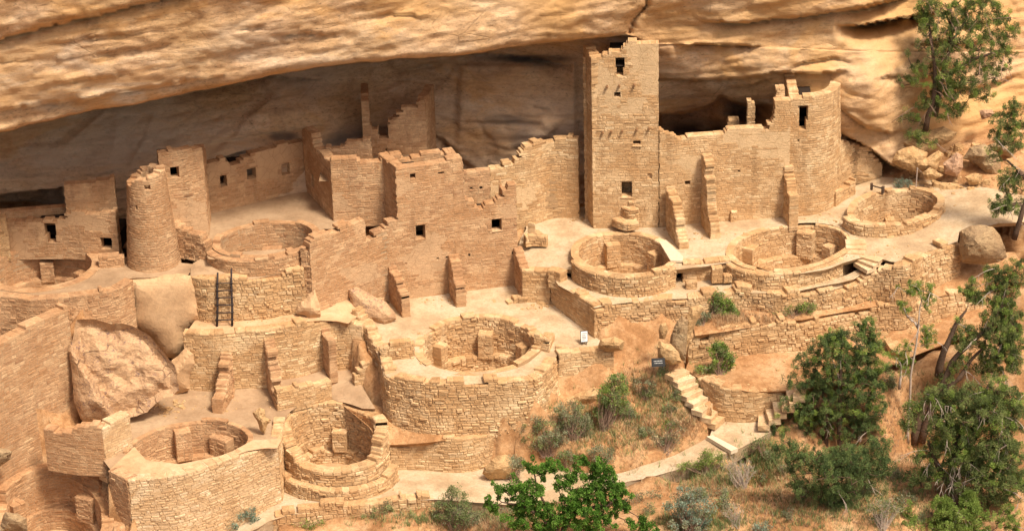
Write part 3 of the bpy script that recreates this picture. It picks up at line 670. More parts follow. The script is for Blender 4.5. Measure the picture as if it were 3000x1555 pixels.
def cliff_build():
    xs = np.arange(-780, 3900, 7.0); lip = pl_y(LIP, xs)
    lip = lip+np.array([noise.noise(Vector((x/60., 1, 0)))*5+noise.noise(Vector((x/18., 9, 0)))*2.0 for x in xs])*(xs < 1860)
    n1, n2 = 84, 92; rows = []; kind = []
    t = np.linspace(0, 1, n1)**.85
    for q in t: rows.append(-420+(lip+420)*q); kind.append(0)
    for q in np.linspace(0, 1, 7)[1:]: rows.append(lip+1+q*2.0); kind.append(1+q)
    for q in np.linspace(0, 1, n2)[1:]: rows.append(lip+3+(650-lip-3)*q**1.0); kind.append(3)
    X = np.repeat(xs[None], len(rows), 0); Y = np.array(rows); kd = np.array(kind)[:, None]*np.ones_like(X)
    D0 = tb_(X, Y); D1 = tk_(X, Y); q = np.clip(kd-1, 0, 1); f = np.clip((X-1860)/240., 0, 1); f = f*f*(3-2*f)
    # right of the tower both sheets are one surface
    Dr = np.where(kd < 1, D0, D1); step = np.where(kd >= 1, 1., 0.)*q
    D = D0*(1-step)+D1*step
    far = np.clip((X-2250)/250., 0, 1); blend = np.clip((Y-(pl_y(LIP, X)-60))/160., 0, 1)
    D = D*(1-far)+far*(D0*(1-blend)+D1*blend)
    # rounded lip
    above = np.clip((Y-(pl_y(LIP, X)-14))/14., 0, 1); D = D+np.where((kd < 1) & (X < 1841), above**3*.25, 0)
    fr = np.zeros_like(D)
    for (pl, amp, fall, perm, over) in GROOVES:
        x0, x1 = pl[0][0], pl[-1][0]; yl = pl_y(pl, X)+np.array([[noise.noise(Vector((x/25., pl[0][1], 0)))*3.5 for x in xs]]); dy = Y-yl
        m_ = np.clip((X-x0)/60, 0, 1)*np.clip((x1-X)/60, 0, 1)
        D += m_*np.where(dy > 0, amp*np.exp(-dy/fall)*np.clip(dy/2.5, 0, 1)+perm*np.clip(dy/3., 0, 1)*np.exp(-dy/160.), 0)
        D -= m_*np.where(dy <= 0, over*np.exp(dy/28.), 0)
    # the dark low hole behind the upper ledge at the far left, the straight block edge in the rear wall
    hp = K(4, (-900, 520), (0, 440), (470, 383), (500, 640), (0, 700), (-900, 760))
    for i in range(X.shape[0]):
        for j in range(X.shape[1]):
            if X[i, j] < 210 and 520 < Y[i, j] < 700 and inpoly(X[i, j], Y[i, j], hp): D[i, j] += 5.5
    D += np.where((kd >= 2) & (X < 1690), -.28/(1+np.exp(-(X-1345-(Y-250)*-.04)/3.)), 0)*np.clip((Y-185)/10, 0, 1)*np.clip((480-Y)/120, 0, 1)
    # crack between the long brow and the block at the top of the tower
    cl = K(2, (2300, -60), (2300, 40), (2200, 150), (2160, 255)); cx = np.interp(Y, [p[1] for p in cl], [p[0] for p in cl])
    D += np.where(Y < 101, .7*np.exp(-np.abs(X-cx)/5.)-.35*np.clip((cx-X)/40, 0, 1)*np.exp(-np.clip(cx-X, 0, 999)/160.), 0)
    # the crest running down the nose at the right
    cl = K(3, (1100, 100), (1250, 300), (1420, 460), (1450, 700), (1560, 1190)); cx = np.interp(Y, [p[1] for p in cl], [p[0] for p in cl])
    D -= .35*np.exp(-((X-cx)/45.)**2)*np.clip((Y-60)/60, 0, 1)
    st = np.zeros((X.size, 3), np.float32)
    V = np.zeros((X.size, 3)); Xf, Yf = X.ravel(), Y.ravel(); Df = D.ravel(); kf = kd.ravel()
    r = cF[None]+cR2[None]*((Xf-1500)/F_PX)[:, None]-cU2[None]*((Yf-777.5)/F_PX)[:, None]
    nz = np.zeros(X.size)
    for i in range(X.size):
        k = (Df[i]-CAM[1])/r[i, 1]; px, pz = r[i, 0]*k, CAM[2]+r[i, 2]*k
        s_ = pz-.07*px
        a = noise.fractal(Vector((px*.22, s_*.75, Df[i]*.3)), .9, 2.1, 5)*.12
        b = noise.noise(Vector((px*.06, s_*.42, 3.)))*.42+noise.noise(Vector((px*.12, s_*4.3, 8.)))*.06
        c = abs(noise.noise(Vector((px*.35+5, s_*.6, 5.))))*.17+abs(noise.noise(Vector((px*1.1, s_*1.7, 7.))))*.10
        rdg = (1-abs(noise.noise(Vector((px*.5+2, s_*1.1, 11.)))))**6*.10+(1-abs(noise.noise(Vector((px*.9, s_*3.2, 14.)))))**8*.06
        if kf[i] >= 2 or Xf[i] > 2380:      # broken faces: each block of rock stands a little forward or back
            wx = noise.noise(Vector((px*.5, s_*.5, 21)))*.6; dd_, pp_ = noise.voronoi(Vector((px*.42+wx, s_*.62+wx*.6, 4.)))
            b += noise.noise(pp_[0]*5.3)*.30*(1 if kf[i] >= 2 and Xf[i] < 1760 else .5)*min(1, (dd_[1]-dd_[0])*9)
        nz[i] = a+b-c+.15-rdg
        X_, Y_ = Xf[i], Yf[i]
        # water streaks down the brow and sooty marks plus painted shade of gaps on the inner wall, each with a shape of its own
        if kf[i] < 1:
            sl_ = X_+(Y_-60)*.42; v = 0
            for (cx_, wd, s0, y0, y1) in ((1625, 30, .75, 10, 112), (1585, 16, .4, 30, 120), (1520, 9, .35, 0, 110), (1700, 14, .3, 0, 80), (1440, 7, .25, 0, 120), (1340, 30, .22, 20, 75)):
                v = max(v, s0*math.exp(-((sl_-cx_+noise.noise(Vector((Y_/25., cx_, 0)))*8)/wd)**2)*min(1, max(0, (Y_-y0)/25))*min(1, max(0, (y1-Y_)/18)))
            st[i, 0] = v*(.7+.5*noise.noise(Vector((X_/9., Y_/60., 0))))
            st[i, 2] = .75*max(0, min(1, (X_-1180)/200))*max(0, min(1, .5+noise.noise(Vector((px*.35, s_*.3, 0)))*1.4))
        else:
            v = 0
            for (cx_, cy_, rx, ry, s_0) in ((830, 400, 50, 18, .9), (720, 465, 40, 26, .95), (1080, 400, 120, 45, .5), (1480, 350, 70, 16, .6), (1530, 415, 40, 40, .5), (2060, 385, 150, 45, .97), (2190, 330, 80, 50, .9), (1900, 380, 60, 60, .8), (1000, 420, 60, 40, .9), (1560, 172, 160, 14, .9), (100, 640, 200, 60, .95)):  # some patches are sooty rock, others paint the shade of gaps and the low hole
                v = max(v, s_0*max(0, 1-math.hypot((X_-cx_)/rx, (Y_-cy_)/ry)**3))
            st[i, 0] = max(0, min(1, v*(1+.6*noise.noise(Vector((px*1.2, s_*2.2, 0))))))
            if X_ < 1760 and kf[i] >= 2: st[i, 1] = max(0, min(.8, .42+noise.noise(Vector((px*.3, s_*.5, 4)))*1.1))
        if X_ > 2150: st[i, 2] = max(st[i, 2], max(0, min(.8, (X_-2150)/300.))*max(0, min(1, .55+noise.noise(Vector((px*.4, s_*.35, 6)))*1.3)))
        if X_ > 2380:
            v = math.exp(-((X_-2690-(Y_-250)*.1)/70.)**2)*(.3+noise.noise(Vector((px*1.5, s_*.35, 1)))*.9); st[i, 0] = max(st[i, 0], max(0, min(.55, v)))
    for i in range(X.size):
        amp = 1. if kf[i] < 1 or kf[i] >= 2 else .6
        k = (Df[i]-nz[i]*amp-CAM[1])/r[i, 1]; V[i] = CAM+r[i]*k
    nr, nc = X.shape; f = []
    for i in range(nr-1):
        for j in range(nc-1): f.append((i*nc+j, (i+1)*nc+j, (i+1)*nc+j+1, i*nc+j+1))
    V = V.tolist(); base = len(V)
    # rock mass above and behind, so that the alcove is really under a mesa
    top = [(V[j][0], V[j][1]+2, V[j][2]+6) for j in range(nc)]; back = [(V[j][0], 60., V[j][2]+8) for j in range(nc)]; V += top+back
    for j in range(nc-1):
        f.append((base+j, j, j+1, base+j+1)); f.append((base+nc+j, base+j, base+j+1, base+nc+j+1))
    me = bpy.data.meshes.new('cliff'); me.from_pydata(V, [], f)
    a = me.attributes.new('stain_shade', 'FLOAT_COLOR', 'POINT'); cc = np.ones((len(V), 4), np.float32); cc[:, :3] = 0; cc[:len(st), :3] = np.clip(st, 0, 1); a.data.foreach_set('color', cc.ravel())
    me.polygons.foreach_set('use_smooth', [True]*len(f)); me.materials.append(M['cliff']); me.update()
    o = bpy.data.objects.new('cliff', me); COL.objects.link(o); tag(o, kind='structure')
cliff_build()

# ------------------------------------------------------------------ kiva rings (positions first: floors are cut for them)
E1 = ell(*K(4, (-80, 1000), (668, 930), (350, 850), (330, 1160)), 6.8)
E0 = ell(*K(7, (-230, 600), (165, 620), (-20, 475), (-20, 745)), 5.25)
E2 = ell(*K(4, (1655, 800), (2352, 735), (2010, 655), (1990, 885)), 7.4)
E3 = ell(*K(5, (1790, 870), (2490, 900), (2110, 735), (2120, 1035)), 5.85)
E4 = ell(*K(6, (375, 850), (1230, 800), (860, 675), (770, 1000)), 5.85)
E6 = ell(*K(6, (1290, 560), (1915, 500), (1640, 405), (1570, 650)), 6.35)
def ellz(*p):
    P = [G(*q)[:2] for q in p]; return sum(P)/4, (P[1]-P[0])/2, (P[2]-P[3])/2
E5 = ellz(*K(8, (610, 760, 3.85), (1450, 720, 3.88), (1050, 530, 4.08), (1010, 945, 3.66)))
E7 = ellz(*K(0, (722, 1075, 2.1), (942, 1085, 2.0), (838, 1005, 2.12), (845, 1162, 1.1)))
E8 = ell(*K(10, (985, 720), (1880, 640), (1450, 495), (1350, 825)), 2.6)
E9 = ell(*K(10, (30, 1190), (760, 1180), (400, 945), (400, 1560)), .8)

# ------------------------------------------------------------------ floors (setting)
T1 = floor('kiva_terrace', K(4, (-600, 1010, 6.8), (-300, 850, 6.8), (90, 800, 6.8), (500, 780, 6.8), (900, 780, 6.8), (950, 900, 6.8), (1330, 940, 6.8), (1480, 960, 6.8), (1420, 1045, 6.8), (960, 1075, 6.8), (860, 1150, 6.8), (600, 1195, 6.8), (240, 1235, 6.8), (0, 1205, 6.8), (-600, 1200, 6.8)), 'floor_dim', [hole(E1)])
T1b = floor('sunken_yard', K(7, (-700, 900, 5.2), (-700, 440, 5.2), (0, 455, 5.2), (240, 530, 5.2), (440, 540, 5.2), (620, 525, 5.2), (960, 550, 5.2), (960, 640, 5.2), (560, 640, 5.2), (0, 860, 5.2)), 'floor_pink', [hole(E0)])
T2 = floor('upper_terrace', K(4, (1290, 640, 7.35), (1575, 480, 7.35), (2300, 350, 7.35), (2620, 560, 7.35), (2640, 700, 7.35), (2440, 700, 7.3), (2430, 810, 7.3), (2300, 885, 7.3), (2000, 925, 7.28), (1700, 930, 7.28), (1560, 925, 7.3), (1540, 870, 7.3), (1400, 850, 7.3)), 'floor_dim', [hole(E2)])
T2b = floor('ladder_terrace', K(4, (1440, 950, 6.95), (1560, 880, 7.0), (2300, 830, 7.0), (2330, 960, 6.85), (2130, 1030, 6.72), (1900, 1080, 6.65), (1570, 1090, 6.7), (1420, 1050, 6.8)), 'floor_dim')
T3 = floor('ladder_ledge', K(7, (1395, 645, 4.9), (1490, 520, 4.9), (1700, 480, 4.9), (2250, 430, 4.9), (2400, 420, 4.9), (2640, 400, 4.9), (2900, 380, 4.6), (2620, 590, 4.7), (2500, 560, 4.8), (2320, 575, 4.9), (1900, 645, 4.9), (1700, 668, 4.9)), 'floor_pink')
T4 = floor('upper_plaza', K(8, (345, 430, 4.15), (500, 340, 4.12), (1300, 250, 4.1), (1700, 330, 4.02), (1920, 700, 3.68), (2000, 740, 3.66), (1640, 815, 3.65), (1560, 930, 3.65), (1450, 1005, 3.65), (1200, 1022, 3.65), (900, 1045, 3.65), (640, 1047, 3.65), (430, 1012, 3.65), (330, 988, 3.65), (290, 930, 3.68), (265, 800, 3.8), (190, 690, 4.0), (150, 600, 4.2)), 'floor_pale', [hole(E5)])
T4b = floor('rubble_slope', K(8, (30, 470, 4.75), (150, 440, 4.7), (340, 420, 4.3), (450, 560, 4.0), (250, 640, 4.0), (155, 605, 4.25), (100, 540, 4.5)), 'floor_pink', register=False, lift=.02)
T5 = floor('tower_terrace', K(5, (1340, 560, 5.85), (1900, 520, 5.85), (2567, 560, 5.85))+K(6, (400, 520, 5.85), (900, 420, 5.90), (1180, 400, 6.05), (1500, 300, 6.30), (1900, 330, 6.35), (2400, 400, 6.40), (2700, 480, 6.40), (2700, 640, 6.35), (2400, 655, 6.35), (2300, 670, 6.25), (2090, 720, 6.05), (2080, 790, 5.85), (1830, 870, 5.85), (1600, 950, 5.85), (1470, 915, 5.85), (1385, 905, 5.85), (1215, 955, 5.83), (1070, 1010, 5.82), (890, 1036, 5.82), (745, 1036, 5.82), (615, 1008, 5.82), (490, 960, 5.83), (400, 945, 5.85), (0, 1005, 5.85))+K(5, (2420, 1010, 5.85), (2280, 1052, 5.83), (2120, 1062, 5.82), (1930, 1046, 5.8), (1800, 1018, 5.74), (1720, 1000, 5.6), (1570, 1012, 5.35), (1368, 1018, 5.3), (1305, 860, 5.35), (1380, 690, 5.8)), 'floor_pale', [hole(E3), hole(E4), hole(E6)])
T6 = floor('walkway', K(8, (1578, 225, 5.2), (1690, 215, 5.1), (1760, 250, 5.1), (1900, 285, 5.1), (2080, 300, 5.1), (2250, 290, 5.1), (2400, 262, 5.1), (2567, 225, 5.1))+K(6, (390, 1060, 5.12), (480, 1045, 5.12), (600, 1085, 5.12), (740, 1112, 5.12), (900, 1112, 5.14), (1080, 1082, 5.18), (1230, 1035, 5.2), (1370, 965, 5.4), (1410, 1000, 5.35))+K(9, (1300, 255, 5.2), (900, 335, 5.12), (760, 372, 5.1), (420, 350, 5.1), (0, 405, 5.08))+K(8, (2400, 402, 5.08), (2100, 430, 5.05), (1900, 472, 5.03), (1780, 372, 5.08), (1620, 300, 5.15)), 'floor_pale')
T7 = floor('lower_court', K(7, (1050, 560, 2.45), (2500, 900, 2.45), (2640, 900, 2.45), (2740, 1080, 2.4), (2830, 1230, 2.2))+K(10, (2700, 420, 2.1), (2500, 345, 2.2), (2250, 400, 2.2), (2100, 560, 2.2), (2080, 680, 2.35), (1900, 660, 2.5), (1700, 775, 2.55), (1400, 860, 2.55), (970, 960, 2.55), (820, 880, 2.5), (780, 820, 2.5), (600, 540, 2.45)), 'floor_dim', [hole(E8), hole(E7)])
T8 = floor('rubble_ledge', K(11, (-60, 345, 2.1), (120, 330, 2.15), (250, 370, 2.1), (330, 420, 1.95), (640, 480, 1.95), (1000, 470, 1.95), (1450, 420, 1.95), (1500, 440, 1.85), (1345, 560, 1.5), (1000, 625, 1.45), (640, 680, 1.38), (370, 700, 1.1), (330, 740, 1.1), (200, 560, 1.95)), 'hill', [hole(E7)])
T9 = floor('path', [(380, 1640, -.9), (560, 1500, -.7), (700, 1450, -.3), (780, 1415, -.05), (830, 1400, 0), (1000, 1400, 0), (1160, 1350, 0), (1290, 1350, 0), (1430, 1370, 0), (1600, 1370, .05), (1800, 1388, .4), (2000, 1322, .9), (2075, 1275, 1.2), (2095, 1215, 1.4), (2240, 1205, 1.4), (2270, 1262, 1.3),
                         (2160, 1320, 1.1), (2000, 1374, .8), (1818, 1418, .35), (1640, 1470, .1), (1500, 1480, 0), (1272, 1462, 0), (1000, 1482, 0), (820, 1514, -.2), (560, 1640, -.8)], 'floor_pale', skirt_in=.1, skirt_dn=.6)
T10 = floor('upper_bank', K(9, (60, 440, 4.4), (400, 400, 4.5), (900, 330, 4.5), (1320, 250, 4.6), (1700, 150, 4.75), (2090, 60, 4.8), (2500, 40, 4.9), (2700, 250, 4.4), (2400, 330, 4.05), (1990, 372, 3.98), (1640, 440, 4.0), (1200, 505, 4.02), (900, 565, 4.12), (750, 568, 4.12), (500, 615, 4.12), (200, 668, 4.1), (90, 680, 4.1)), 'hill', amp=.07)
T11 = floor('lower_terrace', K(9, (20, 900, 2.9), (60, 760, 2.9), (900, 620, 2.9), (1300, 520, 2.95), (1720, 480, 3.05), (2090, 380, 3.2), (2500, 330, 3.3), (2400, 600, 3.1), (1900, 765, 2.8), (1500, 920, 2.7), (1300, 1010, 2.7), (830, 1100, 2.4), (700, 1112, 2.45), (480, 1100, 2.75), (240, 1045, 2.85), (30, 975, 2.5)), 'hill', amp=.07)

HILLPTS = [G(*p) for p in [(1650, 1200, 1.4), (1800, 1130, 1.9), (1850, 1080, 2.6), (1950, 1080, 2.6), (1900, 1200, 1.7), (2040, 1240, 1.45), (1500, 1300, .8), (1450, 1370, .15), (1700, 1280, 1.0), (1900, 1310, .95), (1720, 1200, 1.6), (1600, 1260, 1.0), (1700, 1500, -.3), (1400, 1520, -.6), (1720, 1455, .25), (1760, 1440, .3), (1860, 1420, .5), (2050, 1370, .95), (2110, 1350, 1.05), (1560, 1495, 0), (345, 1490, -.6), (330, 1470, -.3), (1000, 1550, -.8), (820, 1545, -.85), (900, 1530, -.65), (1100, 1508, -.45), (1200, 1500, -.4), (1270, 1490, -.3), (700, 1560, -1.0), (1000, 1640, -1.7), (1300, 1640, -1.7), (700, 1640, -1.9), (2740, 1035, 2.75), (2800, 1010, 2.85), (2870, 985, 2.95), (2940, 970, 3.05), (3000, 900, 3.3), (2600, 1078, 2.65), (2520, 1118, 2.6), (2440, 1170, 2.0), (2000, 1450, -.3), (2300, 1330, .6), (2200, 1500, -1.4),
        (1300, 1485, -.1), (1500, 1495, -.15), (1640, 1485, .05), (1818, 1435, .35), (1900, 1410, .6), (2000, 1390, .8), (2160, 1335, 1.15), (2240, 1300, 1.15), (2300, 1230, 1.5), (2200, 1400, .1),
        (2500, 1300, .3), (2500, 1200, 1.3), (2400, 1270, .9), (2450, 1500, -2.2), (2700, 1200, 1.1), (2700, 1400, -1.2), (2900, 1400, -1.2), (2900, 1200, 1.1), (2900, 1555, -3.2), (2650, 1100, 2.0), (2600, 1050, 2.5), (2800, 1050, 2.5), (2950, 1000, 3.0),
        (2990, 830, 4.7), (2860, 750, 5.0), (2950, 760, 5.0), (2990, 720, 5.7), (2960, 690, 6.0), (3100, 680, 6.2), (3200, 1200, .5), (3200, 900, 4), (2620, 530, 6.4), (2700, 490, 6.7), (2800, 480, 6.9), (2900, 490, 6.9), (3000, 450, 7.2), (2850, 430, 7.2), (3300, 500, 8), (2700, 440, 7.0), (3000, 560, 6.6),
        (1920, 1010, 3.3), (1960, 950, 3.8), (1850, 1000, 3.5), (1780, 1010, 3.5), (1980, 1000, 3.4)]]
HILLPTS += [np.array(p) for p in [(-14, -14, -2), (-12, -14.2, -2.1), (-10.5, -13, -1.6), (-9.3, -12, -1.0), (-16, -14, -2), (-8.3, -11.6, -.7), (-13, -15.5, -2.6), (-18, -13.5, -1.5), (-11.5, -13.4, -1.9), (-13, -14.4, -2.2), (-15, -14.2, -2.2), (-40, -14, -1.5), (-40, -2, 5), (-40, 10, 7), (-22, -16, -2), (-16, -18, -3), (-8, -18, -4), (0, -18, -5), (8, -18, -6), (18, -18, -8), (30, -16, -7), (40, -8, -2), (40, 5, 5), (40, 14, 8), (0, 15, 6), (-20, 12, 6.5), (18, 12, 7), (60, 0, 3), (-60, 0, 3), (0, -34, -13), (-30, -34, -12), (40, -34, -15)]]
_hp = np.array([list(p) for p in HILLPTS]+[[a[0], a[1], a[2]-.15] for fl in FLOORS for a in fl])
def tps_h(x, y):
    q = np.stack([np.ravel(x), np.ravel(y)], 1); out = []
    for i in range(0, len(q), 20000):
        d = ((q[i:i+20000, None]-_hp[None, :, :2])**2).sum(2)+.15; w_ = d**-1.7; out.append((w_*_hp[None, :, 2]).sum(1)/w_.sum(1))
    return np.concatenate(out).reshape(np.shape(x))
def hill_z(x, y): return float(tps_h(np.array([x]), np.array([y]))[0])
def terrain():
    xs = np.concatenate([np.arange(-70, -26, 3), np.arange(-26, 26, .25), np.arange(26, 71, 3)]); ys = np.concatenate([np.arange(-70, -17, 2.5), np.arange(-17, 11, .25), np.arange(11, 40, 3)])
    X, Y = np.meshgrid(xs, ys); Z = tps_h(X, Y)
    Z = np.where(Y < -20, np.minimum(Z, -5-(-20-Y)*.55), Z); Z = np.clip(Z, -45, 14)
    for i in range(X.shape[0]):
        for j in range(X.shape[1]):
            x, y = X[i, j], Y[i, j]; hit = None
            if -25 < x < 25 and -17 < y < 10:
                for fl in FLOORS:
                    if inpoly(x, y, fl):
                        z = min(p[2] for p in fl)-FDEPTH.get(id(fl), .8); hit = z if hit is None else min(hit, z)
                for (c, a, b, s, zf) in KIVAS_PRE:
                    q = np.linalg.solve(np.array([[a[0], b[0]], [a[1], b[1]]]), np.array([x-c[0], y-c[1]]))
                    if q@q < s*s: hit = zf
            if hit is not None: Z[i, j] = hit
            else: Z[i, j] += noise.fractal(Vector((x*.7, y*.7, 0)), .9, 2, 5)*.09
    nr, nc = X.shape; me = bpy.data.meshes.new('ground')
    me.from_pydata(np.stack([X.ravel(), Y.ravel(), Z.ravel()], 1).tolist(), [], [(i*nc+j, i*nc+j+1, (i+1)*nc+j+1, (i+1)*nc+j) for i in range(nr-1) for j in range(nc-1)])
    me.polygons.foreach_set('use_smooth', [True]*len(me.polygons)); me.materials.append(M['hill'])
    o = bpy.data.objects.new('ground', me); COL.objects.link(o); tag(o, kind='structure')
KIVAS_PRE = [(e[0], e[1], e[2], 1.17, zf-.5) for e, zf in ((E0, 3.2), (E1, 4.9), (E2, 5.6), (E3, 3.95), (E4, 3.9), (E5, 1.5), (E6, 4.2), (E7, -.4), (E8, .7), (E9, -1.5))]
terrain()

# ================================================================== buildings
def st(name, label, cat, at, group=None): return root(name, label, cat, at, group)
WG = 'free standing masonry walls of the ruins'
BG = 'roofless sandstone buildings of the cliff village'
KG = 'round sunken kivas among the ruins'
SG = 'short buttress walls dividing the rooms'
RG = 'retaining walls holding up the terraces'

# ---- square tower
b0 = K(5, (1895, 674, 5.85), (2150, 700, 5.85), (2400, 700, 5.85))
bb = [(1738, 663, 5.85), (1930, 663, 5.85)]
tw = st('square_tower', 'tallest square four-storey stone tower touching the cliff roof', 'tower', G(1830, 650, 5.85), BG)
topT = K(2, (1893, 450), (1970, 437), (1975, 412), (2010, 405), (2030, 388), (2080, 384), (2095, 365), (2120, 352), (2150, 345), (2180, 336), (2240, 344), (2325, 346))+K(2, (2365, 346))
opT = [K(2, a)[0]+K(2, b)[0] for a, b in (((2062, 440), (2130, 516)), ((2070, 514), (2119, 585)), ((2052, 705), (2100, 745)), ((2195, 1062), (2250, 1105)))]+[K(5, a)[0]+K(5, b)[0] for a, b in (((2303, 286), (2334, 315)), ((2108, 336), (2186, 465)), ((2146, 518), (2190, 545)))]
pT = Path([G(*bb[0]), G(*bb[1])])
pT_w = G(1930, 663, 5.85)
def plast(u, z): return z > 10.9 and not (z > 13.3 and u < 1.4) and noise.noise(Vector((u*1.0, z*.9, 2.2))) > -.22
o, pT = facade('front_wall', bb, topT, 'gold', 'fine', .45, opT, tw, plaster=plast, batter=.012, roomdepth=1.3)
beam_ends(pT, K(2, (1998, 655), (2090, 650), (2203, 640), (1965, 998), (2030, 990), (2112, 988), (2220, 980), (2313, 967)), tw)
sb = [(1716, 634, 5.85), (1738, 663, 5.85)]
sideP = [G(1714, 628, 5.85), G(*bb[0])]
pS = Path(sideP); zt_side = [pS.hit(*q) for q in K(2, (1800, 400), (1830, 350), (1845, 362), (1862, 380), (1870, 415), (1890, 446))]
mb = MB(); opsS = []
for (x0, y0, x1, y1) in [K(2, (1833, 480))[0]+K(2, (1846, 560))[0], K(2, (1833, 785))[0]+K(2, (1851, 930))[0]]:
    a = pS.hit(x0, y1); b_ = pS.hit(x1, y1); c = pS.hit((x0+x1)/2, y0); opsS.append((a[0], a[1], b_[0], c[1]))
masonry(mb, pS, 5.8, zt_side, .42, opsS, **dict(STY['fine'], jag=.8)); mb.obj('side_wall', 'gold', tw)
for q in opsS: room_box(pS, q, tw, .42, .5, .1)
# rear and right-hand walls of the tower
e0 = pT.at(pT.L-.02, -.02); bk = np.array(pS.P[0])+(np.array(e0)-np.array(pS.P[-1]))
mb = MB(); masonry(mb, Path([np.array(e0)+(bk-np.array(e0))*.15, bk]), 5.8, zt_side[1][1], .42, **STY['fine']); mb.obj('side_wall', 'gold', tw)
mb = MB(); masonry(mb, Path([bk, pS.P[0]]), 5.8, zt_side[1][1]-.4, .42, **STY['fine']); mb.obj('rear_wall', 'gold', tw)
q0, q1 = np.array(pS.P[0]), np.array(pS.P[-1]); q2 = np.array(e0)
for zz_ in (8.6, 11.0, 13.0): fl_ = MB(); fl_.quad((*(q1+.1), zz_), (q2[0]-.1, q2[1]+.1, zz_), (bk[0]-.1, bk[1]-.1, zz_), (q0[0]+.1, q0[1]-.1, zz_)); fl_.obj('storey_floor', 'inner_shade', tw)  # storey slabs coloured near-black as interior shade

# ---- long wall between square tower and D-shaped tower
lw, pL = facade('curtain_wall', [(1931, 663, 5.85), (2020, 655, 5.85), (2150, 645, 5.85), (2310, 638, 5.85)],
    K(2, (2365, 965), (2400, 975), (2440, 1000), (2480, 1040))+K(3, (0, 1040), (120, 1030), (270, 1012), (330, 1005), (340, 985), (350, 972), (480, 960), (640, 966), (662, 962), (670, 940), (690, 900), (693, 760), (760, 750), (850, 745)),
    'gold', 'fine', .42, [K(6, a)[0]+K(6, b)[0] for a, b in (((18, 332), (55, 360)), ((415, 255), (432, 270)))], label='long golden wall joining the square tower to the D-shaped tower', cat='wall', group=WG)
def pillar(name, pts, w, label):
    """pts: (px, top y, bottom y, Y) of a slim standing pillar"""
    x, y0, y1, Yd = pts; a = AY(x, y1, Yd); tz = AY(x, y0, Yd)[2]; mb = MB()
    masonry(mb, Path([(a[0]-w/2, Yd), (a[0]+w/2, Yd)]), a[2]-.4, tz, w*.9, **dict(STY['med'], slen=(.15, .4))); return mb.obj(name, 'gold', None, label, 'pillar')
q = K(3, (512, 778), (512, 975)); yy = G(q[1][0], 640, 5.85)[1]
pillar('roof_pillar', (q[0][0], q[0][1], q[1][1], yy+1.3), .36, 'slim stone pillar standing in the dark recess behind the long wall')
q = K(3, (380, 905), (380, 990)); pillar('broken_pillar', (q[0][0], q[0][1], q[1][1]+5, yy+2.0), .5, 'low broken stub of masonry in the dark recess beside the slim pillar')

# ---- D-shaped tower at the right
rt = st('round_fronted_tower', 'rounded D-shaped stone tower with keyhole window right of the long wall', 'tower', G(2400, 625, 5.90), BG)
rtb = [(2302, 650, 5.85), (2330, 618, 5.87), (2390, 620, 5.89), (2440, 606, 5.90), (2458, 580, 5.95), (2462, 540, 6.05)]
Pq = [G(*q) for q in rtb]
base_rt = [G(2305, 636, 5.85), G(2370, 634, 5.87), G(2418, 624, 5.89), G(2450, 602, 5.95), G(2462, 570, 6.05), G(2450, 540, 6.05)]
pR = Path(base_rt, smooth=True)
topR = [pR.hit(*q) for q in K(3, (780, 745), (910, 742), (920, 735), (1000, 728), (1090, 722), (1100, 700), (1150, 692))]
topR = [(min(u, pR.L), z) for u, z in topR]; zt_ = topR[-1][1]
topR += [(topR[-1][0]+.3, zt_-.05), (pR.L, zt_-.2)]
ops = []
for (x0, y0, x1, y1) in [K(3, (862, 806))[0]+K(3, (944, 917))[0], K(3, (872, 914))[0]+K(3, (928, 980))[0], K(3, (864, 1055))[0]+K(3, (878, 1068))[0], K(6, (843, 460))[0]+K(6, (860, 540))[0]]:
    a = pR.hit(x0, y1); b_ = pR.hit(x1, y1); c = pR.hit((x0+x1)/2, y0); ops.append((a[0], (a[1]+b_[1])/2, b_[0], c[1]))
mb = MB(); masonry(mb, pR, 5.7, topR, .45, ops, **dict(STY['fine'], batter=.022)); mb.obj('curved_wall', 'gold', rt)
for (u0, z0, u1, z1) in ops:
    rb = MB(); a = pR.at(u0-.3, -.47); b = pR.at(u1+.3, -.47); n_ = np.array(pR.at((u0+u1)/2, -1.8))-np.array(pR.at((u0+u1)/2, -.47))
    c = (b[0]+n_[0], b[1]+n_[1]); d = (a[0]+n_[0], a[1]+n_[1]); lo, hi = z0-.15, z1+.2
    for q in ((a+(lo,), b+(lo,), c+(lo,), d+(lo,)), (a+(hi,), d+(hi,), c+(hi,), b+(hi,)), (d+(lo,), c+(lo,), c+(hi,), d+(hi,)), (a+(lo,), d+(lo,), d+(hi,), a+(hi,)), (b+(lo,), b+(hi,), c+(hi,), c+(lo,))): rb.quad(*q)
    rb.obj('room_interior', 'inner_shade', rt)
fm = MB(); fm.face([(*pR.at(u, -.3), zt_-.55) for u in np.linspace(0, pR.L, 14)]+[(pR.P[0][0], pR.P[0][1]+1.9, zt_-.55)]); fm.obj('storey_floor', 'floor_dim', rt)
# left return wall with its taller stub
a = np.array(pR.at(0.0, -.1)); mb = MB(); masonry(mb, Path([a+np.array([.0, 2.0]), a+np.array([0.02, .0])]), 5.8, [(0, 11.6), (1.4, zt_+.1), (2.0, zt_-.1)], .4, **STY['fine']); mb.obj('side_wall', 'gold', rt)
q = K(3, (700, 655), (770, 745)); Yp = a[1]+.25; l_, r_ = AY(q[0][0], q[0][1], Yp), AY(q[1][0], q[0][1], Yp); zb_ = AY(q[0][0], q[1][1], Yp)[2]
mb = MB(); masonry(mb, Path([l_[:2], r_[:2]]), zb_-1.5, l_[2], .4, **dict(STY['med'], jag=1.0)); mb.obj('corner_stub', 'gold', rt)
b = np.array(pR.at(pR.L, -.2)); mb = MB(); masonry(mb, Path([b, a+np.array([0, 2.0])]), 5.8, zt_-.15, .4, **STY['fine']); mb.obj('rear_wall', 'gold', rt)

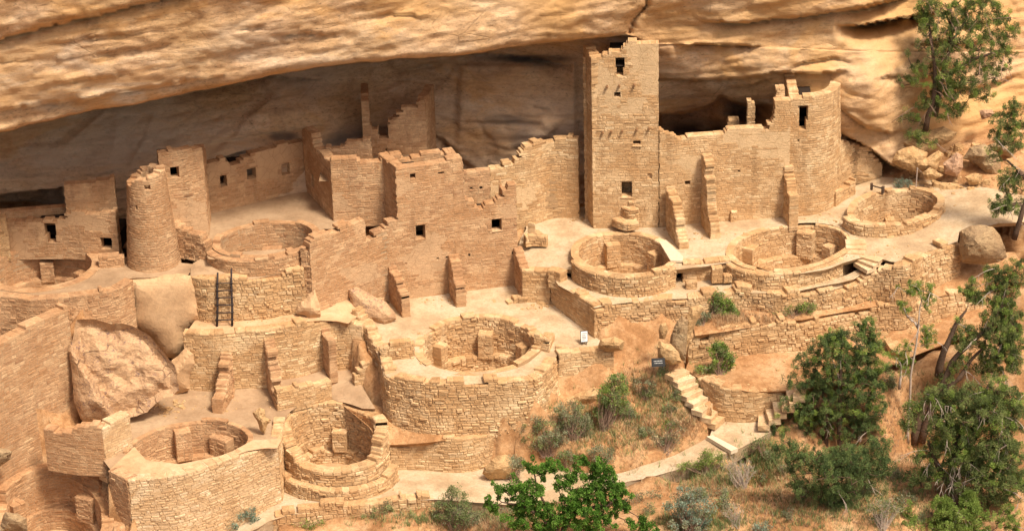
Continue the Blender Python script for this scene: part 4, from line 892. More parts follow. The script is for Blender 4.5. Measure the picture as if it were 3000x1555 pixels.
# ---- low building under the cliff nose
facade('leaning_room_wall', K(6, (1165, 425, 6.05), (1290, 345, 6.15), (1400, 330, 6.25), (1500, 300, 6.30)), K(6, (1195, 40), (1290, 60), (1370, 85), (1450, 150), (1500, 220), (1520, 260)), 'gold', 'fine', .4,
       label='plain stone room wall tucked under the cliff nose behind the rightmost kiva', cat='wall', group=WG)
facade('kiva_side_wall', K(6, (1150, 520, 6.05), (1230, 470, 6.05), (1300, 425, 6.15)), K(6, (1180, 415), (1240, 390), (1300, 335)), 'gold', 'med', .35, label='low stepped stone wall between the D-shaped tower and the rightmost kiva', cat='wall', group=WG)

# ---- buttress walls on the tower terrace:  (back foot, front foot, back top y, front profile)
def buttress(name, back, front, tops, label, mat='gold', th=.38, style='med', group=SG, zlow=.25, **kw):
    """back/front: (px,py,z) of the foot; tops: silhouette points of the left face's top edge"""
    P = Path([G(*back), G(*front)]); tp = [P.hit(*t) for t in tops]; tp = [(max(0, min(P.L, u)), z) for u, z in tp]
    mb = MB(); d = dict(STY[style], jag=.8, slen=(.14, .4)); d.update(kw)
    masonry(mb, P, [(0, back[2]-zlow), (P.L, front[2]-zlow)], tp, th, **d)
    return mb.obj(name, mat, None, label, 'wall', group)
BB = lambda crop, back, front: (K(crop, back)[0], K(crop, front)[0])
a, b = BB(6, (140, 660, 5.85), (212, 772, 5.85)); buttress('buttress_wall', a, b, K(6, (140, 130), (165, 170), (178, 360), (190, 520), (200, 640), (212, 720)), 'tall narrow buttress wall in the middle of the long golden wall')
a, b = BB(6, (722, 560, 5.85), (800, 682, 5.85)); buttress('buttress_wall', a, b, K(6, (735, 120), (760, 210), (780, 330), (790, 440), (800, 460)), 'buttress wall leaning on the left edge of the D-shaped tower')
a, b = BB(5, (2442, 690, 5.85), (2545, 852, 5.85)); buttress('buttress_wall', a, b, K(5, (2445, 400), (2475, 470), (2500, 560), (2520, 680), (2540, 780)), 'short sloping buttress wall right of the square tower door')
# steps at the foot of the tower door
tsb = st('tower_steps', 'rounded stone steps stacked under the square tower door', 'steps', G(1830, 665, 5.85))
for (q, h0, h1) in ((K(5, (2035, 690, 5.85), (2090, 720, 5.85), (2160, 735, 5.85), (2240, 722, 5.85)), 0, .28), (K(5, (2100, 665, 5.85), (2150, 700, 5.85), (2210, 700, 5.85), (2240, 690, 5.85)), .2, .62), (K(5, (2135, 660, 5.85), (2170, 680, 5.85), (2215, 675, 5.85)), .55, .92)):
    mb = MB(); masonry(mb, Path([G(*p) for p in q], smooth=True), 6.0+h0, 6.1+h1, .5, **dict(STY['med'], jag=0)); mb.obj('step', 'gold', tsb)

# ---- wall left of the tower (curving behind the recessed court)
facade('stepped_ruin_wall', K(5, (1130, 680, 5.95), (1420, 650, 5.90), (1600, 610, 5.85), (1790, 612, 5.85)), K(5, (1120, 240), (1215, 235), (1225, 208), (1300, 205), (1318, 180), (1350, 165), (1370, 130), (1392, 100), (1400, 62), (1500, 50), (1580, 45), (1600, 40), (1620, 20), (1700, 10), (1770, 5)),
       'gold', 'fine', .42, smooth=True, label='high wall with stepped broken top left of the square tower', cat='wall', group=WG)
facade('court_kerb_wall', K(5, (1385, 800, 5.80), (1450, 790, 5.80), (1545, 795, 5.80)), K(5, (1385, 780), (1500, 778), (1545, 770)), 'gold', 'rubble', .3, label='low kerb of rough stones at the edge of the recessed court', cat='wall', group=WG)
facade('court_curved_wall', K(5, (1520, 770, 5.85), (1480, 740, 5.85), (1430, 735, 5.85), (1405, 760, 5.85)), K(5, (1500, 715), (1450, 690), (1410, 655)), 'gold', 'med', .3, back=True, label='small curved stone wall at the left end of the recessed court', cat='wall', group=WG)
# back wall of the roofless room seen between the two
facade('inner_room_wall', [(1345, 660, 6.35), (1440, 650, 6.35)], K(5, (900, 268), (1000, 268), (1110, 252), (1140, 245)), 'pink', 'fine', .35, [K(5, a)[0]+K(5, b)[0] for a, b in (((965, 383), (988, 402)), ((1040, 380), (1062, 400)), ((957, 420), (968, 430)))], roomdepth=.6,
       label='shaded inner wall with small square holes between stepped ruins', cat='wall', group=WG)
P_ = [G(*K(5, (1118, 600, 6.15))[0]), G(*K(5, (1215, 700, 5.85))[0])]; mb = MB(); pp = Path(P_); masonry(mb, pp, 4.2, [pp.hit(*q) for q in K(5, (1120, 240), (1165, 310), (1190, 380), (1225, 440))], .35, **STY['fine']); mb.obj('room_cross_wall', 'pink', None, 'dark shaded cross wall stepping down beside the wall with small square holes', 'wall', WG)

# ---- central tower block and its long front wall
ct = st('central_block', 'central rosy brickwork block with two tiny windows and a doorway', 'building', G(1250, 870, 3.75), BG)
cb_ = [(918, 915, 4.9), (1136, 880, 4.2), (1195, 874, 4.13), (1350, 852, 4.1), (1520, 832, 4.1)]
ctop = K(7, (2310, 50), (2340, 0))+K(4, (2400, 740), (2430, 720))+K(5, (-60, 740), (0, 680), (90, 662), (180, 645), (190, 785), (228, 785), (232, 730), (310, 715), (330, 645), (410, 622), (418, 235), (500, 232), (580, 228), (585, 212), (700, 200), (860, 175), (885, 150), (903, 170), (915, 200), (925, 480), (985, 505), (1015, 550), (1085, 550), (1110, 510), (1150, 485), (1180, 450), (1228, 440), (1262, 375), (1300, 370), (1330, 350), (1350, 345), (1380, 520), (1400, 700), (1420, 790))
opC = [K(5, a)[0]+K(5, b)[0] for a, b in (((517, 285), (558, 311)), ((728, 260), (772, 291)), ((563, 664), (635, 778)), ((1132, 617), (1208, 716)))]
opC += [K(8, a)[0]+K(8, b)[0] for a, b in (((478, 134), (494, 146)), ((716, 94), (734, 106)), ((784, 88), (804, 103)), ((955, 63), (970, 76)), ((1202, 42), (1216, 53)), ((1282, 42), (1293, 51)))]
o, pC = facade('front_wall', cb_, ctop, 'pink', 'fine', .42, opC, ct, emb=.5, roomdepth=1.2)
# its left side, seen in shade
uL, zL = pC.hit(*K(5, (420, 400))[0]); fpt = np.array(pC.at(uL, -.0)); bkp = fpt+np.array([-.78, 1.5])
tz = pC.hit(*K(5, (420, 235))[0])[1]; ps = Path([bkp, fpt]); tp = [ps.hit(*q) for q in K(5, (298, 150), (330, 175), (345, 190), (400, 232), (415, 235))]
mb = MB(); masonry(mb, ps, 4.6, tp, .4, **STY['fine']); mb.obj('side_wall', 'pink', ct)
uR, _ = pC.hit(*K(5, (915, 400))[0]); f2 = np.array(pC.at(uR, -.0)); b2 = f2+np.array([-.45, 1.5])
mb = MB(); masonry(mb, Path([f2, b2]), 4.6, tz-.05, .4, **STY['fine']); mb.obj('side_wall', 'pink', ct)
mb = MB(); masonry(mb, Path([b2, bkp]), 4.6, [(0, tz-.15), (2, tz-.1), (9, tz)], .4, **STY['fine']); mb.obj('rear_wall', 'pink', ct)
fm = MB(); fm.quad((*(fpt+[.2, .25]), tz-.8), (*(f2+[-.2, .25]), tz-.8), (*(b2+[-.2, -.2]), tz-.8), (*(bkp+[.2, -.2]), tz-.8)); fm.obj('storey_floor', 'floor_dim', ct)
uE = pC.at(.02, 0)
# end face of the long wall at the left, toward the kiva
mb = MB(); pe = Path([G(*K(7, (2270, 235, 6.4))[0]), pC.at(0.05, -.02)]); masonry(mb, pe, 4.6, [(0, 7.6), (pe.L, 7.5)], .35, **dict(STY['rubble'], depth=.03)); mb.obj('end_wall', 'pink', ct)

# ---- buttress walls of the rooms in front of it
a, b = BB(8, (350, 400, 4.15), (462, 552, 4.0)); buttress('room_divider', a, b, K(8, (345, 128), (380, 215), (430, 330), (460, 400), (465, 470)), 'leftmost dividing wall beside the fallen slab below the central block', 'pink', .34)
a, b = BB(8, (815, 360, 4.1), (868, 462, 4.03)); buttress('room_divider', a, b, K(8, (810, 78), (830, 160), (845, 250), (860, 330), (870, 370)), 'middle dividing wall with crumbling end below the central block', 'pink', .40, 'rubble')
a, b = BB(8, (1300, 285, 4.1), (1362, 412, 4.05)); buttress('room_divider', a, b, K(8, (1300, 20), (1325, 100), (1350, 160), (1366, 192)), 'right dividing wall at the corner of the pale terrace', 'pink', .34, 'med')
facade('terrace_corner_wall', K(8, (1364, 412, 4.05), (1470, 410, 4.05), (1576, 415, 4.05)), K(8, (1366, 190), (1570, 186)), 'gold', 'med', .4, jag=.2, label='square corner wall holding the pale terrace between two dark faces', cat='wall', group=RG)
# rubble heap at its foot added below
a, b = K(8, (1578, 420, 4.02))[0], K(8, (1898, 694, 3.65))[0]
P = Path([G(*a), G(*b)]); mb = MB(); masonry(mb, P, 3.3, [P.hit(*q) for q in K(8, (1578, 226), (1612, 250), (1622, 302), (1700, 340), (1780, 372), (1850, 412), (1898, 468))], .45, **dict(STY['med'], slen=(.2, .55))); mb.obj('retaining_wall', 'gold', None, 'shaded diagonal retaining wall above the white sign', 'wall', RG)
TZ = K(8, (1900, 470, 5.03), (1990, 447, 5.04), (2100, 432, 5.05), (2380, 404, 5.08))+K(9, (0, 405, 5.08), (150, 395, 5.08), (420, 352, 5.1), (600, 360, 5.1), (760, 375, 5.1), (880, 347, 5.12), (1150, 302, 5.16), (1300, 262, 5.2), (1440, 205, 5.4), (1600, 168, 5.75), (1720, 142, 5.85), (1850, 62, 5.85), (1990, 12, 5.85), (2100, -20, 5.85))
P = Path([G(*q) for q in TZ], smooth=True); us = [P.u[np.argmin(((P.P-G(*q)[:2])**2).sum(1))] for q in TZ]; mb = MB()
masonry(mb, P, 3.0, [(u, q[2]+.06) for u, q in zip(us, TZ)], .5, **STY['rubble']); mb.obj('retaining_wall', 'gold', None, 'long rough retaining wall below the pale walkway running to the boulder', 'wall', RG)
facade('walkway_step_wall', K(9, (0, 272, 5.1), (180, 262, 5.1), (400, 240, 5.1)), topz=5.9, top=None, mat='gold', style='med', jag=.2, label='low wall between two round kivas behind the small stone blocks', cat='wall', group=RG)
facade('walkway_step_wall', K(8, (1700, 262, 5.1), (1640, 240, 5.1), (1578, 232, 5.1)), topz=5.6, top=None, mat='gold', style='med', jag=.2, back=True, label='short low wall left of the kiva with the grey slab', cat='wall', group=RG)
# ---- terraced walls of the right bank
facade('terrace_wall', K(9, (40, 885, 2.8), (420, 835, 2.8), (900, 780, 2.8), (1150, 710, 2.85), (1400, 650, 2.9), (1720, 608, 3.0), (1950, 530, 3.1), (2200, 470, 3.2), (2567, 420, 3.3)),
       K(9, (60, 690), (170, 685), (200, 665), (500, 612), (740, 565), (900, 562), (1100, 530), (1200, 505), (1400, 470), (1640, 440), (1700, 440), (1850, 410), (1990, 372), (2300, 350), (2567, 290)), 'gold', 'rubble', .5, smooth=True,
       label='long rough terrace wall above the bare lower terrace with pines in front', cat='wall', group=RG)
facade('curved_stair_wall', K(12, (60, 345, 1.5), (180, 440, 1.45), (300, 500, 1.4), (520, 505, 1.4), (640, 482, 1.4), (760, 440, 1.5)), K(12, (30, 165), (120, 200), (240, 232), (360, 262), (480, 285), (600, 295), (720, 305), (830, 285)), 'gold', 'med', .45, smooth=True, jag=.3,
       label='curved retaining wall between the two flights of stone steps', cat='wall', group=RG)

# ---- plaza retaining wall around the big middle kiva
def wall_top(name, pts, z, zlow, mat, style, label, th=.42, smooth=True, topz=None, cat='wall', group=RG, parent=None, **kw):
    P = Path([G(p[0], p[1], z) for p in pts], smooth=smooth); mb = MB(); d = dict(STY[style]); d.update(kw)
    masonry(mb, P, zlow, topz if topz is not None else z+.04, th, **d); return mb.obj(name, mat, parent, label, cat, group), P
TZ = K(8, (60, 500, 4.85), (148, 588, 4.5), (185, 690, 4.15), (262, 800, 3.85), (285, 900, 3.75), (325, 985, 3.7), (430, 1018, 3.7), (640, 1052, 3.7), (900, 1048, 3.7), (1200, 1028, 3.7), (1440, 1008, 3.7), (1560, 940, 3.7), (1640, 840, 3.7))
P = Path([G(*q) for q in TZ], smooth=True); us = [P.u[np.argmin(((P.P-G(*q)[:2])**2).sum(1))] for q in TZ]; mb = MB()
masonry(mb, P, 1.3, [(u, q[2]+.04) for u, q in zip(us, TZ)], .42, **dict(STY['rubble'], batter=.05)); mb.obj('plaza_retaining_wall', 'gold', None, 'large curved retaining wall around the middle kiva court', 'wall', RG)
wall_top('plaza_retaining_wall', K(8, (1630, 822), (1800, 795), (2050, 772)), 3.7, 1.2, 'gold', 'med', 'straight golden block wall between the middle court and the bushy slope', topz=3.72, smooth=False, slen=(.2, .5))
facade('ledge_wall', K(11, (370, 870, 0), (615, 872, 0), (900, 890, 0), (1100, 840, .1), (1290, 760, .3)), K(11, (360, 695), (615, 690), (625, 648), (700, 640), (1000, 620), (1180, 590), (1345, 555)), 'gold', 'med', .42, smooth=True, jag=.35, label='low rounded wall below the rubble ledge, beside the pale path', cat='wall', group=RG)
facade('path_edge_wall', K(10, (2000, 1345, -.85), (2300, 1300, -.75), (2567, 1270, -.65))+K(11, (200, 1250, -.6), (420, 1200, -.5), (700, 1150, -.35)), K(10, (2010, 1245), (2150, 1195), (2400, 1150), (2567, 1140))+K(11, (200, 1130), (400, 1110), (420, 1095), (560, 1080), (700, 1070)), 'gold', 'rubble', .4, smooth=True, jag=.4, course=.17, label='low dry-stone wall holding the outer edge of the pale path', cat='wall', group=RG)

# ---- left: wall under the ladder terrace, ladder ledge wall, its cross walls
TZ = K(7, (1425, 225, 6.8), (1490, 255, 6.75), (1570, 272, 6.7), (1750, 268, 6.66), (1900, 262, 6.65), (2010, 245, 6.68), (2130, 212, 6.72), (2290, 175, 6.85))
P = Path([G(*q) for q in TZ], smooth=True); us = [P.u[np.argmin(((P.P-G(*q)[:2])**2).sum(1))] for q in TZ]; mb = MB()
masonry(mb, P, 4.6, [(u, q[2]+.04) for u, q in zip(us, TZ)], .45, **STY['rubble']); mb.obj('ladder_wall', 'gold', None, 'rough curved wall behind the wooden ladder', 'wall', RG)
facade('ledge_retaining_wall', K(7, (1410, 1080, 2.45), (1620, 1085, 2.45), (1850, 1060, 2.45), (2000, 1055, 2.45), (2250, 1010, 2.5), (2490, 940, 2.5), (2600, 930, 2.45), (2740, 940, 2.45)), K(7, (1400, 655), (1600, 668), (1720, 668), (1900, 650), (2060, 630), (2160, 600), (2300, 575), (2400, 590), (2550, 570), (2620, 580), (2730, 600)), 'gold', 'med', .45, smooth=True, jag=.3, label='tall wall below the ladder ledge at the back of the lower court', cat='wall', group=RG)
def cross(name, back, front, tops, label, th, lean=0, **kw):
    return buttress(name, back, front, tops, label, 'pink', th, **kw)
P = Path([G(*K(7, (1690, 1085, 2.45))[0]), G(*K(7, (1600, 1255, 2.4))[0])]); mb = MB(); masonry(mb, P, 2.1, [P.hit(*q) for q in K(7, (1665, 790), (1655, 870), (1645, 960), (1625, 1080), (1595, 1190))], .40, **dict(STY['rubble'], depth=.03)); mb.obj('leaning_cross_wall', 'pink', None, 'free-standing ragged cross wall sloping toward the boulder court', 'wall', WG)
P = Path([G(*K(7, (2010, 1050, 2.45))[0]), G(*K(7, (2075, 1195, 2.4))[0])]); mb = MB(); masonry(mb, P, 2.1, [P.hit(*q) for q in K(7, (1995, 700), (2010, 830), (2030, 960), (2050, 1070), (2060, 1130))], .40, **dict(STY['med'], jag=1)); mb.obj('cross_wall', 'pink', None, 'cross wall forming the left side of the small shaded room', 'wall', WG)
P = Path([G(*K(7, (2430, 945, 2.5))[0]), G(*K(7, (2488, 1030, 2.45))[0])]); mb = MB(); masonry(mb, P, 2.1, [P.hit(*q) for q in K(7, (2405, 612), (2440, 680), (2480, 715))], .3, **dict(STY['med'], jag=.4)); mb.obj('cross_wall', 'pink', None, 'plastered cross wall forming the right side of the small shaded room', 'wall', WG)
facade('low_room_wall', K(7, (2085, 1212, 2.4), (2300, 1165, 2.4), (2500, 1120, 2.35)), K(7, (2115, 1080), (2300, 1050), (2490, 1030), (2510, 1040)), 'gold', 'med', .35, jag=.3, label='low front wall of the small shaded room beside the bottom kiva', cat='wall', group=WG)
facade('stub_wall', K(8, (100, 1070, 2.3), (240, 1040, 2.3)), K(8, (120, 960), (150, 930), (150, 890), (185, 885), (190, 862), (240, 870)), 'gold', 'med', .3, jag=.6, label='short stepped stub of wall against the big curved plaza wall', cat='wall', group=WG)
fm = MB(); P1 = [G(*q) for q in K(7, (2090, 1110, 2.65), (2490, 1050, 2.65), (2440, 930, 2.65), (2020, 1000, 2.65))]; fm.face([tuple(p) for p in P1]); fm.obj('room_floor', 'floor_dim', None, kind='structure')
FLOORS.append(P1)

# ---- upper left: facades around the shaded court
b4 = [(485, 715, 7.35), (560, 706, 7.35), (613, 690, 7.35)]
bl = st('cliff_house', 'shaded two-storey house with one square window behind the round tower', 'building', G(550, 700, 7.35), BG)
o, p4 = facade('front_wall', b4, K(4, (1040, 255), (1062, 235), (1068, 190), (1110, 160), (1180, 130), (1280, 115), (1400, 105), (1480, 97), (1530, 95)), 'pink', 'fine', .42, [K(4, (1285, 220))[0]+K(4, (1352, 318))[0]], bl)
e4 = np.array(p4.at(p4.L, -.01)); mb = MB(); zt4 = p4.hit(*K(4, (1530, 95))[0])[1]; masonry(mb, Path([e4, e4+np.array([-.1, 1.9])]), 7.0, [(0, zt4-.05), (1.9, zt4-.75)], .4, **STY['fine']); mb.obj('side_wall', 'pink', bl)
facade('court_back_wall', K(4, (1500, 590, 7.35), (1575, 577, 7.35), (1900, 500, 7.35), (2310, 395, 7.35)), K(4, (1540, 212), (1620, 195), (1690, 172), (1700, 200), (1725, 232), (1790, 212), (1800, 205), (1870, 172), (1890, 108), (1905, 140), (2000, 105), (2100, 75), (2240, 42), (2310, 20)), 'pink', 'fine', .42,
       [K(4, a)[0]+K(4, b)[0] for a, b in (((1660, 290), (1712, 390)), ((1862, 238), (1930, 325)), ((2122, 200), (2182, 296)))], plaster=lambda u, z: z > 8.2 and noise.noise(Vector((u*.8, z*.8, 9))) > -.1, label='plastered back wall with three dark windows above the shaded court', cat='wall', group=WG)
mbk = st('middle_house', 'house with dark side wall standing right of the shaded court', 'building', G(1040, 640, 7.3), BG)
f0 = G(978, 650, 7.3); bk0 = G(895, 556, 7.35); ps = Path([bk0, f0]); tp = [ps.hit(*q) for q in K(1, (2265, 965), (2310, 968), (2330, 990), (2345, 1060), (2375, 1130), (2430, 1160), (2440, 1210), (2475, 1222))]
mb = MB(); ops = []
for x0, y0, x1, y1 in [K(4, (2278, 225))[0]+K(4, (2297, 320))[0], K(4, (2345, 280))[0]+K(4, (2360, 380))[0]]:
    a_, b_, c_ = ps.hit(x0, y1), ps.hit(x1, y1), ps.hit((x0+x1)/2, y0); ops.append((a_[0], a_[1], b_[0], c_[1]))
masonry(mb, ps, 6.9, tp, .4, ops, **STY['fine']); mb.obj('side_wall', 'pink', mbk)
for q in ops: room_box(ps, q, mbk, .4)
o, pm = facade('front_wall', [(978, 650, 7.3), (1060, 646, 7.3), (1175, 638, 7.3)], K(2, (-60, 1192), (0, 1180), (90, 1178), (110, 1195), (160, 1212), (200, 1200), (240, 1208), (300, 1200), (420, 1205)), 'pink', 'fine', .4, (), mbk)
Yb = f0[1]+1.6
def backwall(name, x0, x1, tops, Yd, mat, label=None, cat=None, parent=None, ops=(), zlow=6.8, style='fine', **kw):
    a_ = AY(x0, 450, Yd); b_ = AY(x1, 450, Yd); P = Path([a_[:2], b_[:2]]); tp = [P.hit(*t) for t in tops]; oo = []
    for q0, r0, q1, r1 in ops:
        u0, z0 = P.hit(q0, r1); u1, _ = P.hit(q1, r1); _, z1 = P.hit((q0+q1)/2, r0); oo.append((u0, z0, u1, z1))
    mb = MB(); masonry(mb, P, zlow, tp, .38, oo, **dict(STY[style], **kw)); o = mb.obj(name, mat, parent, label, cat, None if parent else WG); return o, P
backwall('rear_wall', 932, 1090, K(4, (2380, 100), (2420, 105), (2480, 95), (2560, 85))+K(2, (60, 1070), (180, 1058), (190, 1060)), Yb, 'pink', parent=mbk)
Yr = Yb+1.3
opR_ = [K(2, (272, 850))[0]+K(2, (356, 1012))[0], K(2, (292, 1008))[0]+K(2, (352, 1048))[0], K(2, (333, 1118))[0]+K(2, (343, 1130))[0]]
rn = st('high_ruin', 'tall roofless ruin with deep notch and doorway against the alcove wall', 'building', AY(1150, 480, Yr), BG)
backwall('front_wall', 1066, 1252, K(2, (165, 775), (205, 768), (220, 905), (268, 908), (272, 1010), (290, 1045), (352, 1045), (356, 912), (428, 890), (440, 822), (560, 800), (575, 760), (585, 740), (605, 742), (622, 765), (640, 790)), Yr, 'pink', parent=rn, ops=opR_[2:], zlow=7.0)
al = AY(1250, 450, Yr)[:2]; mb = MB(); zz2 = AY(1248, 300, Yr)[2]; masonry(mb, Path([al, al+np.array([.35, 2.2])]), 7, zz2, .35, **STY['fine']); mb.obj('side_wall', 'pink', rn)
al = AY(1066, 450, Yr)[:2]; mb = MB(); zz2 = AY(1070, 300, Yr)[2]; masonry(mb, Path([al+np.array([-.1, 2.2]), al]), 7, zz2, .3, **STY['fine']); mb.obj('side_wall', 'pink', rn)
fl_ = MB(); a_ = AY(940, 500, Yb); b_ = AY(1250, 500, Yb); fl_.quad((a_[0], f0[1]+.3, 9.0), (b_[0], f0[1]+.3, 9.0), (b_[0], Yr, 9.0), (a_[0], Yr, 9.0)); fl_.obj('storey_floor', 'floor_dim', mbk)

# ---- far left houses
fl = st('far_left_house', 'low rosy house front with T-shaped doorway at the far left', 'building', G(200, 750, 6.8), BG)
facade('front_wall', K(4, (-500, 860, 6.8), (90, 870, 6.8), (500, 870, 6.8), (740, 885, 6.8), (900, 890, 6.8)), K(4, (-500, 640), (0, 650), (90, 652), (330, 645), (505, 626), (508, 560), (640, 555), (650, 566), (712, 568), (722, 592), (800, 588), (885, 575)), 'pink', 'fine', .4,
       [K(4, a)[0]+K(4, b)[0] for a, b in (((338, 652), (426, 746)), ((362, 744), (426, 805)), ((764, 760), (846, 854)))], fl, plaster=lambda u, z: noise.noise(Vector((u*.9, z*.9, 19))) > .12)
facade('pier', K(4, (-60, 900, 6.9), (80, 885, 6.9)), K(4, (-60, 600), (0, 615), (80, 635)), 'gold', 'med', .5, (), fl)
facade('upper_ledge_wall', [(195, 632, 8.4), (345, 622, 8.4)], K(4, (490, 372), (620, 358), (760, 340), (870, 318)), 'pink', 'fine', .4, label='upper shaded wall piece right of the long dark cliff hole', cat='wall', group=WG)
facade('upper_ledge_wall', [(-200, 665, 8.0), (0, 650, 8.0), (196, 636, 8.0)], K(4, (-500, 590), (0, 578), (250, 560), (490, 530)), 'pink', 'fine', .4, label='low shaded parapet under the long dark cliff hole', cat='wall', group=WG)
facade('small_block_wall', K(4, (745, 990, 6.8), (940, 975, 6.8)), K(4, (745, 905), (850, 890), (872, 890), (876, 910), (935, 915)), 'pink', 'med', .35, jag=.1, label='low square wall stub beside the round tower foot', cat='wall', group=WG)
facade('rubble_side_wall', K(4, (1290, 870, 7.0), (1420, 890, 7.0), (1560, 905, 7.1)), K(4, (1290, 640), (1340, 660), (1390, 700), (1410, 755), (1480, 780), (1555, 800)), 'pink', 'rubble', .4, label='crumbling wall sloping down from the round tower to the shaded kiva', cat='wall', group=WG)

# ---- round tower
rt2 = st('round_tower', 'tapering round stone tower with white-crusted broken top', 'tower', G(442, 785, 6.8), BG)
cx_, cy_ = G(442, 783, 6.8)[:2]; R0 = 1.10
c0 = G(442, 800, 6.8); cen = np.array([c0[0], c0[1]+R0])
ring = [cen+R0*np.array([math.cos(math.pi/2+2*math.pi*k/24), math.sin(math.pi/2+2*math.pi*k/24)]) for k in range(24)]
pr = Path(ring, closed=True, smooth=True)
# path must run so that its right-hand side is outside: counter-clockwise
def ztop_at(px, py, Yq): return AY(px, py, Yq)[2]
zt = ztop_at(430, 515, cen[1]-.75)
top = []
for k in range(61):
    u = pr.L*k/60; x, y = pr.at(u); dx, dy = (x-cen[0])/R0, (y-cen[1])/R0
    z = zt-.15+.12*dx-(.22 if dx < -.45 else 0)*min(1, (-dx-.45)*3)+(.05*math.sin(7*u)); top.append((u, z))
ops = []
for q in (K(4, (1080, 355))[0]+K(4, (1141, 395))[0], K(4, (1014, 515))[0]+K(4, (1040, 541))[0], K(4, (1100, 645))[0]+K(4, (1110, 655))[0]):
    xm = (q[0]+q[2])/2; best = None
    for k in range(240):
        u = pr.L*k/240
        for z in np.linspace(7, zt, 40):
            x, y = pr.at(u, -.08*(z-6.6))
            if y > cen[1]-.2: continue
            a, b = PJ((x, y, z)); d = math.hypot(a-xm, b-q[3])
            if best is None or d < best[0]: best = (d, u, z)
    hw = (q[2]-q[0])/140; ops.append((best[1]-hw, best[2], best[1]+hw, best[2]+(q[3]-q[1])/64))
mb = MB(); masonry(mb, pr, 6.5, top, .36, ops, **dict(STY['fine'], batter=.08, jag=.12, endjit=0, slen=(.14, .3), capstone=False)); mb.obj('curved_wall', 'pink', rt2)
mb = MB(); mb.box((cen[0], cen[1], 8.4), .5, .5, 1.5, jit=.02); mb.obj('dark_core', 'inner_shade', rt2)  # near-black block in the hollow tower, its colour standing in for interior shade

# ---- kivas
kiva('shaded kiva with dark sooty marks at the far left edge', E1, 6.85, 4.95, .42, 'pink', 'fine', pil=[(140, .9, .55), (250, .5)], floormat='floor_dim', bench=.5)
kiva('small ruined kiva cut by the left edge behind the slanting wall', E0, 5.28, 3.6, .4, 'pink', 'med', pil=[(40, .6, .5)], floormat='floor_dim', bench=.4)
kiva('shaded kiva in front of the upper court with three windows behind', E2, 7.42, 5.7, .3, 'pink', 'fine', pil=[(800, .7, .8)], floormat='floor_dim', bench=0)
kiva('middle right kiva crossed by a grey slab beside the square tower', E3, 5.87, 4.08, .3, 'gold', 'med', pil=[(1790, .95, .6), (1930, .8, .5)], bench=.5)
kiva('large open kiva with big square pier below the D-shaped tower', E4, 5.87, 3.98, .3, 'gold', 'med', pil=[(2185, 1.0, .6), (2365, 1.2, .7), (2440, .6, .5)], bench=.55)
kiva('middle court kiva with three piers and two shallow side steps', E5, 3.9, 1.6, .34, 'gold', 'rubble', pil=[(1278, .95, .5), (1425, 1.1, .6), (1545, .9, .5)], bench=.8, tilt=(4.1, 3.68), niche=[K(11, (788, 95))[0]+K(11, (850, 125))[0]])
kiva('rightmost kiva with dark left passage beneath the boulder slope', E6, 6.38, 4.28, .3, 'gold', 'med', pil=[(2605, .6, .42)], bench=.3)
kiva('lowest kiva beside the pale path with double-stepped front rim', E7, 1.7, -.4, .45, 'gold', 'rubble', pil=[(1000, .9, .6)], bench=.6, outer=True, tilt=(2.12, 1.15, 1))
kiva('wide kiva between the big boulder and the pale front wall', E8, 2.52, .8, .2, 'pink', 'med', pil=[(535, 1.15, .62), (660, .8, .9), (405, .5, .5)], bench=.35)
kiva('deep kiva cut off by the bottom left corner', E9, .7, -1.4, .45, 'pink', 'med', pil=[(40, 1.2, .6), (265, 1.3, .8)], bench=.9, niche=[K(10, (482, 1158))[0]+K(10, (543, 1180))[0]])
# outer skirt walls of the kivas that stand above their surroundings
def skirt(e, z, zlow, a0, a1, off, label, mat='gold', style='rubble', zt=None):
    c, a, b = e; R = (np.linalg.norm(a)+np.linalg.norm(b))/2; s = 1+off/R; n = 16
    pts = [c+a*s*math.cos(t)+b*s*math.sin(t) for t in np.radians(np.linspace(a0, a1, n))]
    P = Path(pts, smooth=True); mb = MB(); masonry(mb, P, zlow, z, .3, back=False, **dict(STY[style], jag=.25)); mb.obj('kiva_outer_wall', mat, None, label, 'wall', RG)
skirt(E3, 5.92, 4.75, 205, 330, .5, 'curved outer wall below the kiva with the grey slab')
skirt(E4, 5.92, 4.75, 210, 325, .5, 'curved outer wall of the large open kiva along the walkway')
skirt(E6, 6.40, 5.55, 195, 345, .48, 'curved outer wall of the rightmost kiva')
skirt(E2, 7.44, 6.5, 200, 335, .60, 'curved low outer wall of the shaded upper kiva', 'pink', 'med')
skirt(E7, .62, -.2, 205, 345, .85, 'lower curved bench wall in front of the lowest kiva')
wall_top('terrace_outer_wall', K(7, (-500, 400), (0, 392), (240, 415), (420, 400), (600, 376), (860, 335), (1000, 260)), 6.85, 4.3, 'pink', 'med', 'curved retaining wall under the far left kiva terrace', smooth=True, jag=.3)

# ---- bottom left
fw = st('front_wall_block', 'tall pale sloping-top wall in front of the wide kiva', 'wall', G(650, 1450, 0), RG)
P = Path([G(p[0], p[1], 2.6) for p in K(10, (962, 962), (1310, 925), (1620, 830), (1850, 745))]+[G(*q) for q in K(10, (1985, 712, 2.45), (2092, 700, 2.3))], smooth=True)
mb = MB(); masonry(mb, P, -2.2, [(0, 2.6), (P.L*.6, 2.62), (P.L-.6, 2.45), (P.L, 2.35)], .45, **dict(STY['med'], depth=.022, jag=.25)); mb.obj('front_face', 'pale', fw)
Pe = Path([P.P[-1], P.P[-1]+np.array([.1, 2.2])]); mb = MB(); masonry(mb, Pe, -.4, 2.3, .4, **STY['med']); mb.obj('side_face', 'gold', fw)
P2 = Path([G(*(K(10, (812, 885))[0]+(2.6,))), G(*(K(10, (960, 962))[0]+(2.6,)))]); mb = MB(); masonry(mb, P2, -1.5, 2.6, .5, **dict(STY['med'], jag=.2)); mb.obj('side_face', 'pink', fw)
